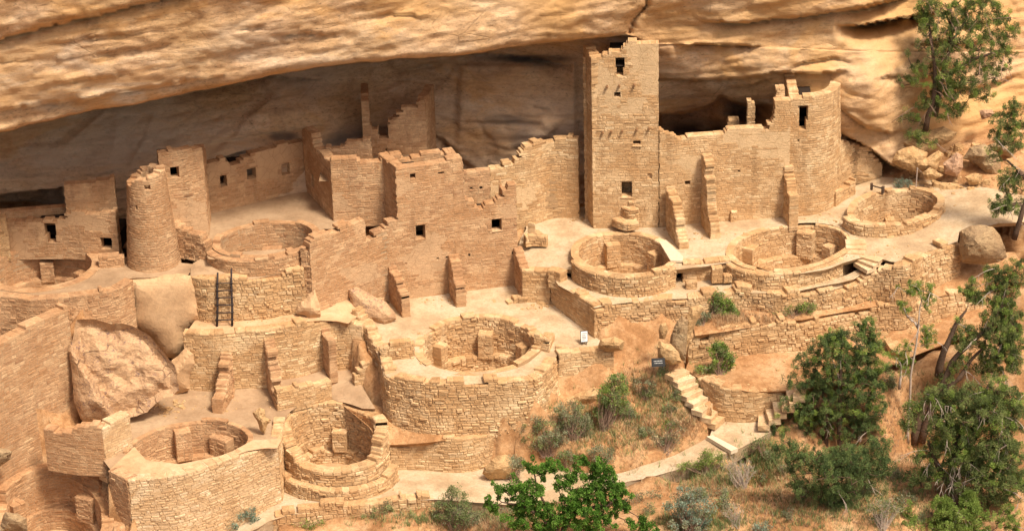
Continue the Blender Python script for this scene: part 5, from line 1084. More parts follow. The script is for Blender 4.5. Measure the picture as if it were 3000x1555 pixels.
fm = MB(); fm.face([tuple(G(*(q+(2.56,)))) for q in K(10, (812, 885), (962, 962), (1310, 925), (1620, 830), (1850, 735), (1985, 712), (2085, 712), (2120, 640), (1900, 650), (1700, 760), (1350, 830), (1100, 800), (1010, 700))]); fm.obj('wall_top', 'floor_pink', fw)
sw = st('slanting_wall', 'huge pale brickwork wall slanting up the left edge beside the boulder', 'wall', G(120, 1300, 1), RG)
Pz = [G(-120, 1080, 7.0), G(0, 1008, 7.0), G(100, 958, 7.0), G(215, 908, 7.0)]
P = Path(Pz); mb = MB(); masonry(mb, P, -.5, [(0, 6.6), (P.L, 7.0)], .5, **dict(STY['fine'], course=.14, slen=(.2, .5), jag=.15, batter=.05)); mb.obj('front_face', 'pink', sw)
# smaller walls by the bottom left kiva
lb = st('pier_block', 'square pale block wall with dark left face below the boulder', 'wall', G(300, 1320, 2.3), WG)
fr = K(10, (770, 570), (975, 455)); P = Path([G(*(K(10, (795, 835))[0]+(2.3,))), G(*(K(10, (1003, 735))[0]+(2.3,)))]); tp = [P.hit(*fr[0]), P.hit(*fr[1])]
mb = MB(); masonry(mb, P, 1.5, tp, .5, **dict(STY['fine'], jag=.2)); mb.obj('front_face', 'pale', lb)
P2 = Path([G(*(K(10, (345, 730))[0]+(2.6,))), G(*(K(10, (560, 810))[0]+(2.35,))), P.P[0]]); tp2 = [P2.hit(*q) for q in K(10, (305, 560), (440, 600), (560, 590), (680, 555), (765, 572))]
mb = MB(); masonry(mb, P2, 1.75, tp2, .45, **dict(STY['fine'], jag=.3)); mb.obj('side_face', 'pink', lb)
wall_top('corner_kiva_back_wall', K(10, (40, 1040), (120, 960), (240, 900), (400, 860), (560, 855), (700, 880), (790, 930)), 1.25, -.5, 'pink', 'med', 'curved upper wall behind the bottom left kiva', smooth=True, jag=.3)
wall_top('corner_kiva_side_wall', K(10, (610, 935), (740, 985), (845, 1150), (850, 1340)), 1.0, -1.2, 'pink', 'med', 'stepped side wall right of the bottom left kiva', smooth=False, topz=[(0, 1.15), (1, 1.1), (3, .6)], jag=.3)

# ================================================================== rocks
def rock(name, outline, Yb, bulge, mat, label=None, group=None, cat='boulder', tilt=0, thick=None, rough=.06, sc=1.2, step=9, parent=None, kind=None, facets=(), edge=26.):
    """outline traced in the photograph, set at its own distance Yb, with a modelled front that swells toward the viewer, and a back."""
    xs = [p[0] for p in outline]; ys = [p[1] for p in outline]; yb = max(ys); thick = thick or bulge*1.1
    O = []
    n = len(outline)
    for i in range(n):
        a, b = np.array(outline[i][:2]), np.array(outline[(i+1) % n][:2]); k = max(1, int(np.linalg.norm(b-a)/step))
        for j in range(k):
            q = a+(b-a)*j/k; q = q+np.array([noise.noise(Vector((q[0]/22, q[1]/22, 1))), noise.noise(Vector((q[0]/22, q[1]/22, 5)))])*3.0; O.append(q)
    O = np.array(O); V2 = [Vector(q) for q in O]; nb = len(V2)
    y = min(ys)
    while y < max(ys):
        x = min(xs)
        while x < max(xs):
            q = (x+random.uniform(-2, 2), y+random.uniform(-2, 2))
            if inpoly(q[0], q[1], O) and ((O-q)**2).sum(1).min() > (step*.5)**2: V2.append(Vector(q))
            x += step
        y += step
    ov, _, of, *_ = geometry.delaunay_2d_cdt(V2, [(i, (i+1) % nb) for i in range(nb)], [], 0, 1e-4)
    of = [f for f in of if inpoly(sum(ov[i].x for i in f)/3, sum(ov[i].y for i in f)/3, O)]
    mb = MB(); fr, bkk = [], []; sd = random.random()*30
    for v in ov:
        e = math.sqrt(((O-np.array((v.x, v.y)))**2).sum(1).min()); g = (1-math.exp(-e/edge))
        d = bulge*g
        for (x0, y0, x1, y1, amt, wd) in facets:      # a crease: the rock steps back on the left-hand side of the line
            L = math.hypot(x1-x0, y1-y0); sgn = ((v.x-x0)*(y1-y0)-(v.y-y0)*(x1-x0))/L; d -= amt*(1/(1+math.exp(-sgn/wd)))*min(1, g*2)
        p0 = AY(v.x, v.y, Yb); nn_ = noise.fractal(Vector((p0[0]*sc+sd, p0[2]*sc, 2)), 1, 2, 5)*rough*4+abs(noise.noise(Vector((p0[0]*sc*1.7+sd, p0[2]*sc*2.2, 9))))*rough*3
        fr.append(AY(v.x, v.y, Yb-d+(nn_*g)+tilt*(yb-v.y)/65.))
        bkk.append(AY(v.x, v.y, Yb+.02+thick*g*.8+tilt*(yb-v.y)/65.))
    nv = len(ov); mb.v = [tuple(p) for p in fr]+[tuple(p) for p in bkk]
    for f in of:
        mb.f.append(tuple(f)); mb.c.append((.5, 0, 0)); mb.f.append(tuple(i+nv for i in f[::-1])); mb.c.append((.5, 0, 0))
    cnt = {}
    for f in of:
        for a, b in zip(f, f[1:]+f[:1]): cnt[(a, b)] = 1
    for (a, b) in list(cnt):
        if (b, a) not in cnt: mb.f.append((b, a, a+nv, b+nv)); mb.c.append((.5, 0, 0))
    return mb.obj(name, mat, parent, label, cat if parent is None else None, group, kind)
yB = G(480, 1240, 2.4)[1]
# purple-black lichen blotches on the big boulder
bm_, bnt, bb_, bbase = rock_mat('boulder_lichen', [(.34, .20, .115), (.50, .315, .185), (.55, .36, .215), (.60, .41, .26), (.52, .33, .185)], stretch=(.5, .5, .8), sc=1.2, dark=.25, cracks=.6)
lf = tex_noise(bnt, 7, 7, .75, geo_pos(bnt, (1, 1, 1.2), (0, .5, 0)), 1.0); lm = tex_noise(bnt, .9, 3, .5, geo_pos(bnt))
msk = mth(bnt, 'MULTIPLY', ramp(bnt, lf, [(.54, (0, 0, 0)), (.60, (.75, .75, .75))]), ramp(bnt, lm, [(.44, (0, 0, 0)), (.55, (1, 1, 1))]))
bnt.links.new(mix(bnt, msk, bbase, (.13, .085, .10)), bb_.inputs['Base Color']); M['lichen'] = bm_
rock('great_boulder', K(7, (572, 560), (640, 545), (720, 548), (830, 592), (905, 580), (1000, 600), (1130, 680), (1220, 790), (1318, 900), (1348, 1080), (1310, 1125), (1230, 1142), (1165, 1190), (1105, 1250), (1010, 1280), (960, 1300), (860, 1330), (700, 1330), (625, 1325), (590, 1270), (553, 1150), (545, 1000), (515, 790), (555, 655)), yB-.2, 1.0, 'lichen',
     'huge fallen boulder with purple-black lichen at the left of the ruins', tilt=.30, thick=1.6, rough=.07, sc=.8, edge=34, facets=[(*K(7, (560, 800))[0], *K(7, (850, 1280))[0], .8, 3.), (*K(7, (640, 960))[0], *K(7, (800, 1230))[0], -.0, 4.)])
yO = G(500, 800, 6.8)[1]
rock('rock_outcrop', K(7, (955, 240), (1050, 240), (1200, 225), (1330, 205), (1440, 222), (1490, 330), (1500, 430), (1520, 545), (1440, 600), (1395, 645), (1405, 760), (1340, 860), (1240, 830), (1150, 700), (1000, 620), (975, 560), (985, 450), (970, 350)), yO-.45, .45, 'smooth',
     'smooth bare sandstone outcrop under the terrace edge left of the ladder', cat='rock', thick=2.5, rough=.012, sc=.5, tilt=.05, edge=16)
rock('rock_outcrop', K(7, (1330, 830), (1400, 770), (1450, 810), (1465, 880), (1430, 970), (1420, 1085), (1300, 1130), (1200, 1190), (1150, 1100), (1240, 900)), G(500, 1160, 2.45)[1]+.2, .5, 'smooth', 'rounded bulge of bare rock between the great boulder and the room walls', cat='rock', thick=1.6, rough=.03, sc=.8, edge=30)
rock('leaning_slab', K(7, (2365, 325), (2400, 440), (2410, 530), (2330, 545), (2220, 500), (2250, 430), (2300, 390)), G(905, 925, 4.9)[1]-.1, .35, 'smooth', 'pointed pale slab leaning in the corner right of the ladder', cat='rock', tilt=.2, thick=.3, rough=.02, edge=16)
rock('fallen_slab', K(8, (45, 322), (110, 310), (190, 345), (260, 385), (330, 420), (400, 500), (415, 550), (330, 600), (220, 570), (110, 520), (70, 420)), G(1060, 920, 4.4)[1]-.3, .35, 'lichen', 'dark-stained fallen slab leaning beside the leftmost dividing wall', cat='rock', tilt=.45, thick=.35, rough=.03, edge=10)
rock('path_boulder', K(6, (2090, 700), (2140, 680), (2240, 660), (2330, 680), (2385, 740), (2425, 830), (2438, 910), (2370, 945), (2260, 965), (2150, 955), (2095, 940), (2080, 850), (2085, 760)), G(2890, 775, 5.0)[1]-.2, .8, 'rockgrey', 'big brown-grey boulder at the right end of the pale walkway', thick=1.2, rough=.05, edge=32, tilt=.15)
rock('trail_rock', K(11, (1140, 790), (1180, 760), (1240, 755), (1290, 790), (1320, 850), (1300, 940), (1200, 950), (1110, 945), (1062, 900), (1075, 860)), G(1450, 1400, .0)[1]-.1, .6, 'rockgold', 'rounded golden boulder where the low wall meets the trail', thick=.9, rough=.03)
Yt = G(1990, 1060, 3.3)[1]
rock('upright_slab', K(8, (2560, 520), (2610, 560), (2600, 700), (2590, 880), (2520, 830), (2470, 790), (2475, 700), (2510, 590)), Yt-.1, .35, 'rockgrey', 'tall upright rock slab at the top of the left stairs', cat='rock', thick=.5, rough=.04, edge=12)
rock('upright_slab', K(9, (60, 460), (130, 440), (160, 470), (110, 560), (60, 680), (20, 830), (-40, 840), (-30, 700), (10, 560)), Yt+.3, .3, 'rockgold', 'tall leaning slab against the left end of the terrace wall', cat='rock', thick=.5, rough=.03, edge=12)
rock('small_boulder', K(8, (2400, 590), (2440, 570), (2458, 640), (2430, 700), (2390, 700), (2385, 640)), Yt+.1, .25, 'rockgold', 'small egg-shaped stone beside the upright slabs', rough=.02, edge=9, step=5)
rock('stair_rock', K(8, (2380, 720), (2480, 740), (2540, 800), (2560, 880), (2480, 900), (2380, 830)), Yt-.4, .4, 'rockgold', 'rough rock shelf behind the dark sign', cat='rock', rough=.05, edge=12)
rock('corner_slab', K(10, (0, 1290), (40, 1190), (130, 1200), (200, 1240), (205, 1345), (-40, 1360), (-80, 1300)), G(30, 1540, .8)[1]-1.4, .4, 'rockgrey', 'grey rock slab at the bottom left corner', cat='rock', rough=.04, edge=14)
rock('block_stone', K(10, (-60, 700), (40, 715), (90, 735), (80, 790), (30, 830), (-60, 900)), G(20, 1390, 1.5)[1]-1.0, .4, 'rockgrey', 'flat-topped stone block poking in at the lower left edge', cat='rock', rough=.03, edge=10)
rock('bank_rock', K(11, (1770, 300), (1900, 250), (1985, 290), (1960, 380), (1860, 410), (1700, 420), (1560, 470), (1540, 400), (1690, 330)), G(1700, 1200, 1.5)[1]+.3, .5, 'rockgold', 'sloping rock ledge at the foot of the golden block wall', cat='rock', rough=.05, edge=14)
rock('wall_foot_rock', K(8, (1950, 700), (2050, 680), (2130, 720), (2120, 780), (2020, 800), (1930, 770)), G(1800, 1030, 3.6)[1]-.1, .4, 'rockgold', 'smooth golden rock swelling out of the foot of the long retaining wall', cat='rock', rough=.02, edge=14)
# boulder pile under the right end of the cliff
PILE = [((1570, 1210), (1620, 1130), (1730, 1100), (1850, 1150), (1830, 1190), (1920, 1130), (1960, 1160), (1900, 1290), (1760, 1300), (1650, 1270)), ((1700, 1130), (1640, 1080), (1720, 1030), (1850, 985), (1960, 950), (2070, 1000), (2020, 1060), (1900, 1120), (1780, 1200)),
        ((1960, 1230), (2060, 1150), (2110, 1170), (2110, 1260), (2060, 1330), (1970, 1310)), ((2110, 1190), (2160, 1110), (2270, 1080), (2370, 1150), (2400, 1260), (2370, 1335), (2280, 1300), (2200, 1230)), ((1800, 1300), (1860, 1260), (1960, 1320), (1900, 1350), (1830, 1345)),
        ((2120, 1330), (2190, 1300), (2260, 1320), (2240, 1390), (2150, 1390)), ((2230, 830), (2330, 820), (2350, 870), (2250, 900)), ((2290, 1100), (2400, 1050), (2500, 1100), (2480, 1180), (2380, 1160))]
NM = ['long split boulder at the lower left of the rock pile under the cliff nose', 'rounded top boulder of the rock pile, under the hanging juniper', 'wedge-shaped boulder in the middle of the rock pile', 'largest brown boulder at the right of the rock pile', 'small slab at the foot of the rock pile beside the rope', 'squat boulder lowest in the rock pile', 'flat block perched on the slope beneath the upper juniper', 'pale boulder half hidden by the right-hand juniper']
for i, (o, lb_) in enumerate(zip(PILE, NM)):
    q = K(3, *o); zb_ = [6.7, 7.2, 6.8, 6.8, 6.6, 6.6, 8.2, 7.2][i]; yb_ = max(p[1] for p in q); xm = sum(p[0] for p in q)/len(q)
    rock('pile_boulder', q, [3.9, 4.8, 4.0, 4.1, 3.4, 3.5, 6.0, 4.8][i], .5 if i not in (4, 6) else .3, ['rockgold', 'rockgold', 'boulder', 'rockgrey'][i % 4], lb_, 'boulders piled under the cliff nose', rough=.06, edge=16, step=7, tilt=.2, thick=.9)
def pebble(mb, c, r, flat=.6, col=(.5, 0, 0)):
    i = len(mb.v); n = 6; a0 = random.random()*6; s = [random.uniform(.7, 1.25) for _ in range(n)]
    mb.v += [(c[0]+r*.75*s[k]*math.cos(a0+k*2*math.pi/n), c[1]+r*.75*s[k]*math.sin(a0+k*2*math.pi/n), c[2]+r*flat*random.uniform(.75, 1.05)) for k in range(n)]
    mb.v += [(c[0]+r*1.05*s[k]*math.cos(a0+k*2*math.pi/n), c[1]+r*1.05*s[k]*math.sin(a0+k*2*math.pi/n), c[2]-r*.3) for k in range(n)]
    mb.f.append(tuple(range(i, i+n))); mb.c.append(col)
    for k in range(n): mb.f.append((i+k, i+n+k, i+n+(k+1) % n, i+(k+1) % n)); mb.c.append(col)
def scatter(name, pts, count, rr, mat, flat=.6):
    mb = MB()
    for _ in range(count):
        x, y, z, sx, sy = random.choice(pts); p = G(x+random.gauss(0, sx), y+random.gauss(0, sy), z); pebble(mb, p, random.uniform(*rr)*random.choice((.6, .8, 1, 1.4)), flat, (random.random(), 0, 0))
    return mb.obj(name, mat, None, kind='stuff')
BVH = {}
from mathutils.bvhtree import BVHTree
def ground_bvh():
    vs, fs = [], []
    for o in bpy.data.objects:
        if o.type == 'MESH' and o.parent is None and o.get('kind') == 'structure' and o.name != 'cliff':
            k = len(vs); vs += [v.co+o.location for v in o.data.vertices]; fs += [tuple(i+k for i in p.vertices) for p in o.data.polygons]
    return BVHTree.FromPolygons(vs, fs)
GB = ground_bvh()
def see(x, y, fallback=0):
    """the point of the ground seen at (x, y) in the photograph"""
    r = Vector(ray(x, y)).normalized(); h = GB.ray_cast(Vector(CAM), r, 400)
    return np.array(h[0]) if h[0] is not None else G(x, y, fallback)
def scatter_seen(name, pts, count, rr, mat, flat=.6):
    mb = MB()
    for _ in range(count):
        x, y, sx, sy = random.choice(pts); p = see(x+random.gauss(0, sx), y+random.gauss(0, sy)); pebble(mb, p, random.uniform(*rr)*random.choice((.5, .7, 1, 1.5)), flat, (random.random(), 0, 0))
    return mb.obj(name, mat, None, kind='stuff')
scatter_seen('rubble', [(2800, 440, 60, 14), (2860, 450, 60, 20), (2720, 535, 60, 10), (2800, 545, 60, 10), (2700, 500, 60, 8), (2880, 410, 30, 20)], 150, (.06, .2), 'rockgold')
scatter_seen('gravel', [(1700, 640, 20, 6), (2050, 690, 60, 12), (1620, 900, 60, 10), (1300, 880, 90, 8), (1250, 1000, 30, 20), (700, 940, 90, 5), (640, 1190, 120, 15), (2450, 640, 60, 10), (2650, 600, 60, 12), (2600, 740, 90, 12), (1000, 1430, 120, 10), (2700, 840, 120, 30), (2500, 1250, 90, 90), (2650, 1150, 60, 80), (2300, 1120, 110, 30), (1350, 1255, 130, 12), (2650, 1420, 70, 60), (1500, 1500, 150, 20), (2250, 1450, 80, 40), (2350, 880, 160, 12), (1180, 1245, 60, 8)], 1500, (.012, .05), 'rockgold')
scatter_seen('loose_stones', [(480, 1205, 30, 12), (455, 1190, 25, 10), (520, 1180, 20, 8), (1530, 880, 30, 8), (1600, 895, 25, 6)], 70, (.04, .13), 'rockgold', .5)
scatter_seen('fallen_stones', [(2600, 990, 30, 20), (2650, 1030, 30, 15), (2620, 1070, 25, 15), (2720, 950, 30, 12), (2230, 1080, 60, 12)], 40, (.05, .16), 'rockgold', .5)
def slab(name, quad, thick, mat, label, cat='rock', group=None, parent=None):
    T = [np.array(p) for p in quad]; mb = MB(); n = len(T); mb.v = [tuple(p) for p in T]+[tuple(p-np.array([0, 0, thick])) for p in T]
    mb.f = [tuple(range(n))]+[(i, i+n, (i+1) % n+n, (i+1) % n) for i in range(n)]; mb.c = [(.6, 0, 0)]*(n+1)
    return mb.obj(name, mat, parent, label, cat if parent is None else None, group)
slab('path_step_slab', [G(*q) for q in K(12, (180, 622, 1.32), (225, 612, 1.32), (415, 712, 1.25), (365, 732, 1.25))], .16, 'plank', 'long pale stone slab lying across the trail at the foot of the stairs', 'step')
slab('kiva_cover_slab', [G(*q) for q in K(5, (2392, 792, 5.97), (2440, 775, 5.97), (2570, 900, 5.97), (2567, 935, 5.97), (2475, 930, 5.97))], .08, 'plank', 'grey flat slab reaching over the rim of the middle right kiva', 'slab')
slab('broken_slab', [G(*q) for q in K(9, (1515, 700, 3.1), (1560, 685, 3.1), (1610, 760, 3.1), (1670, 800, 3.05), (1640, 820, 3.05), (1560, 770, 3.1))], .25, 'rockgold', 'broken pale slabs lying on the trail behind the front pine')
# ---- steps
def stair(name, label, steps, w, rise, mat='pale'):
    """steps: centres of the treads (px,py,z), top to bottom; w: half-width vector"""
    P = [G(*q) for q in steps]; t = root(name, label, 'stairs', P[-1])
    for i, p in enumerate(P):
        d = (P[min(i+1, len(P)-1)]-P[max(i-1, 0)]); d[2] = 0; d /= np.linalg.norm(d); s_ = np.array([-d[1], d[0], 0])
        mb = MB(); mb.box(p-np.array([0, 0, rise*.9]), .24, w*random.uniform(.9, 1.1), rise*.9, d, s_, (0, 0, 1), jit=.06, col=(random.uniform(.5, .9), 0, 0)); mb.obj('step', mat, t)
    return t
stair('stone_stairs', 'left flight of pale stone steps beside the curved wall', K(9, (-40, 950, 2.95), (0, 995, 2.8), (25, 1045, 2.6), (60, 1095, 2.4), (105, 1150, 2.2), (150, 1205, 2.0), (205, 1255, 1.75), (245, 1300, 1.55)), .45, .13)
stair('stone_stairs', 'right flight of pale stone steps partly hidden by the front pine', K(9, (880, 1090, 2.85), (835, 1130, 2.6), (790, 1170, 2.4), (730, 1215, 2.1), (680, 1265, 1.85), (615, 1305, 1.6)), .5, .13)
stair('stone_stairs', 'short flight of low slabs at the right end of the walkway', K(6, (1420, 905, 5.85), (1400, 935, 5.75), (1370, 965, 5.62)), .45, .09)
stair('stone_stairs', 'three small slabs climbing right of the large open kiva', K(6, (1300, 790, 6.0), (1305, 825, 5.95), (1300, 860, 5.9)), .4, .06)
stair('stone_stairs', 'two wide shallow steps at the right side of the middle court kiva', K(8, (1500, 805, 3.62), (1480, 850, 3.5), (1470, 890, 3.45)), .55, .08, 'gold')
# masonry blocks standing on the walkway
def block(cx, cy, z, w, h, dp, label):
    p = G(cx, cy, z); mb = MB(); masonry(mb, Path([(p[0]-w/2, p[1]), (p[0]+w/2, p[1]+.03)]), z-.1, z+h, dp, **dict(STY['med'], jag=0, endjit=.01, slen=(.15, .35))); return mb.obj('masonry_block', 'gold', None, label, 'block', 'small masonry blocks on the walkway')
q = K(9, (260, 268), (68, 320), (340, 265), (40, 230))
block(*q[0], 5.3, .45, .55, .3, 'taller masonry block against the low wall between two kivas'); block(*q[1], 5.15, .45, .25, .3, 'low masonry block alone on the pale walkway'); block(*q[2], 5.32, .35, .28, .3, 'small half-height block beside the taller masonry block')
q = K(8, (390, 850))[0]; block(*q, 3.75, .55, .22, .4, 'single squared stone block at the left of the middle court')
q = K(6, (385, 640))[0]; block(*q, 5.85, .3, .5, .5, 'small upright stone stub at the foot of the long golden wall')
q = K(8, (1650, 750))[0]; slab('paving_slab', [G(q[0]+a, q[1]+b, 3.8) for a, b in ((-14, -5), (14, -2), (12, 5), (-15, 2))], .12, 'pale', 'small flat stone lying on the court left of the white sign')
facade('court_edge_wall', K(8, (290, 870, 3.7), (420, 862, 3.7), (555, 850, 3.7)), K(8, (280, 775), (350, 745), (550, 740)), 'gold', 'rubble', .35, rooms=False, label='low rough step wall at the left of the middle court kiva', cat='wall', group=WG)
facade('court_stub_wall', K(8, (1450, 778, 3.7), (1560, 800, 3.7), (1605, 700, 3.75)), K(8, (1445, 665), (1600, 662)), 'gold', 'med', .35, rooms=False, jag=.2, label='square wall corner right of the middle court kiva', cat='wall', group=WG)
facade('court_curb', K(8, (1020, 508, 3.75), (1240, 490, 3.75), (1290, 470, 3.75), (1500, 455, 3.75)), K(8, (1020, 490), (1240, 470), (1290, 425), (1360, 410), (1500, 440)), 'gold', 'rubble', .3, rooms=False, label='crumbling kerb of rubble below the square corner wall', cat='wall', group=WG)
rock('ragged_wall_stub', K(10, (1900, 445), (1950, 405), (1990, 420), (2000, 480), (2040, 500), (2010, 530), (1990, 600), (1960, 580), (1930, 500)), G(760, 1275, 2.4)[1]+.2, .25, 'rockgold', 'ragged crumbling stub of wall between the two lowest kivas', cat='wall', group=WG, rough=.08, edge=8, step=5)

# ---- ladder
ld = root('wooden_ladder', 'dark wooden pole ladder leaning on the rough wall', 'ladder', G(*K(7, (1690, 600))[0], 4.9))
r1 = G(*K(7, (1632, 603))[0], 4.92); r2 = G(*K(7, (1746, 600))[0], 4.92); Yl = r1[1]+.42
t1 = AY(*K(7, (1637, 202))[0], Yl); t2 = AY(*K(7, (1740, 172))[0], Yl)
for a_, b_ in ((r1, t1), (r2, t2)):
    mb = MB(); mb.tube([a_, a_*.66+b_*.34+np.array([.012, 0, 0]), a_*.3+b_*.7-np.array([.01, 0, 0]), b_], [.048, .045, .042, .038], 8); mb.obj('rail', 'ladder', ld, smooth=True)
for k, yv in enumerate((552, 497, 442, 388, 335, 280)):
    f1 = (603-yv)/(603-202.); f2 = (600-yv+3)/(600-172.); a_ = r1+(t1-r1)*f1; b_ = r2+(t2-r2)*f2; d = (b_-a_)*.13
    mb = MB(); mb.tube([a_-d+[0, -.04, 0], (a_+b_)/2+[0, -.045, random.uniform(-.02, .02)], b_+d+[0, -.04, 0]], .026, 7); mb.obj('rung', 'ladder', ld, smooth=True)
# ---- signs
def sign(c, w, h, label, dark, lines, lean):
    p = G(*c); t = root('small_sign', label, 'sign', p)
    up = np.array([0, math.sin(lean), math.cos(lean)]); rt_ = np.array([math.cos(.25), math.sin(.25)*.3, 0]); rt_ /= np.linalg.norm(rt_); n_ = np.cross(rt_, up)
    mb = MB(); mb.box(p+up*(h/2+.12), w/2+.02, .02, h/2+.02, rt_, n_, up); mb.obj('back_plate', 'signdark', t)
    mb = MB(); mb.box(p+up*(h/2+.12)+n_*.024, w/2, .004, h/2, rt_, n_, up); mb.obj('face_plate', 'signdark' if dark else 'signface', t)
    for s_ in (-1, 1):
        mb = MB(); mb.tube([p+rt_*s_*w*.35, p+rt_*s_*w*.35+up*.14], .015, 5); mb.obj('leg', 'signdark', t)
    for (u0, u1, v) in lines:      # illegible strokes of lettering, in rows of short words
        mb = MB(); u = u0
        while u < u1:
            l = random.uniform(.05, .1)
            mb.box(p+up*(.12+h*v)+n_*.031+rt_*w*(u+l/2-.5), w*l/2, .002, h*.035, rt_, n_, up); u += l+.04
        mb.obj('lettering', 'signface' if dark else 'signdark', t)
q = K(8, (1828, 742))[0]; sign((*q, 3.7), .26, .42, 'small white printed notice on a dark stand in the middle court', False, [(.15, .85, .8), (.15, .7, .62), (.15, .8, .48), (.15, .75, .34), (.15, .6, .2)], .35)
q = K(11, (2385, 118))[0]; sign((*q, 3.45), .5, .3, 'dark grey sign with white lettering at the top of the stairs', True, [(.15, .8, .68), (.2, .85, .4)], .5)
# ---- fence post and rope by the rightmost kiva
fp = root('rope_fence', 'short wooden post and rail with rope at the back of the rightmost kiva', 'fence', G(*K(6, (1505, 415))[0], 6.4))
mb = MB(); p = G(*K(6, (1505, 425))[0], 6.4); mb.tube([p, p+[0, 0, .3]], .07, 8); mb.obj('post', 'bark', fp)
mb = MB(); p2 = G(*K(6, (1420, 400))[0], 6.4); mb.tube([p2, p2+[0, 0, .3]], .06, 8); mb.obj('post', 'bark', fp)
mb = MB(); mb.tube([p2+[0, 0, .2], p+[0, 0, .2]], .035, 6); mb.obj('rail', 'bark', fp)
mb = MB(); p = G(*K(6, (1755, 380))[0], 6.5); mb.tube([p, p+[.02, 0, .9]], .025, 6); pp_ = p+[.02, 0, .88]; mb.obj('pole', 'deadwood', fp)
mb = MB(); mb.tube([pp_+np.array([.5*k/6., .25*k/6., -.25*math.sin(math.pi*k/6.)+.12*k/6.])*1.6 for k in range(7)], .012, 5); mb.obj('rope', 'deadwood', fp)

# ================================================================== vegetation
def leaves(c, r, n, size, up=.35, flat=1.0, tint=(.2, .8), aspect=.38, shell=.55):
    c = np.array(c, float); r = np.array(r, float)*np.ones(3)
    d = rng.normal(size=(n, 3)); d /= np.linalg.norm(d, axis=1)[:, None]; rad = rng.uniform(shell*.5, 1, n)**.6
    p = c+d*r*rad[:, None]; o = d*.8+rng.normal(size=(n, 3))*.7+np.array([0, 0, up]); o /= np.linalg.norm(o, axis=1)[:, None]
    s = np.cross(o, rng.normal(size=(n, 3))); s /= np.linalg.norm(s, axis=1)[:, None]
    l = size*rng.uniform(.6, 1.4, n)[:, None]; w_ = l*aspect
    V = np.stack([p, p+o*l*.5+s*w_, p+o*l, p+o*l*.5-s*w_], 1)
    t = np.clip(rng.uniform(*tint)+rng.normal(size=n)*.13, 0, 1); return V, t
class Leaf:
    def __init__(s): s.V = []; s.t = []
    def add(s, *a, **k):
        V, t = leaves(*a, **k); s.V.append(V); s.t.append(t)
    def obj(s, name, mat, parent):
        V = np.concatenate(s.V).reshape(-1, 3)-np.array(worldloc(parent)); t = np.concatenate(s.t); n = len(V)//4
        me = bpy.data.meshes.new(name); me.vertices.add(n*4); me.vertices.foreach_set('co', V.ravel()); me.loops.add(n*4); me.polygons.add(n)
        me.loops.foreach_set('vertex_index', np.arange(n*4)); me.polygons.foreach_set('loop_start', np.arange(n)*4); me.polygons.foreach_set('loop_total', np.full(n, 4))
        a = me.attributes.new('tint', 'FLOAT', 'FACE'); a.data.foreach_set('value', t.astype(np.float32)); me.materials.append(M[mat]); me.update(calc_edges=True)
        o = bpy.data.objects.new(name, me); COL.objects.link(o); o.parent = parent; return o
def limb(mb, a, b, r0, r1, bend=.12, n=5):
    a, b = np.array(a, float), np.array(b, float); L = np.linalg.norm(b-a); k = np.array([random.uniform(-1, 1), random.uniform(-1, 1), random.uniform(-.8, .3)])*bend*L
    pts = [a+(b-a)*t+k*math.sin(math.pi*t) for t in np.linspace(0, 1, n)]; mb.tube(pts, [r0+(r1-r0)*t for t in np.linspace(0, 1, n)], 5); return pts
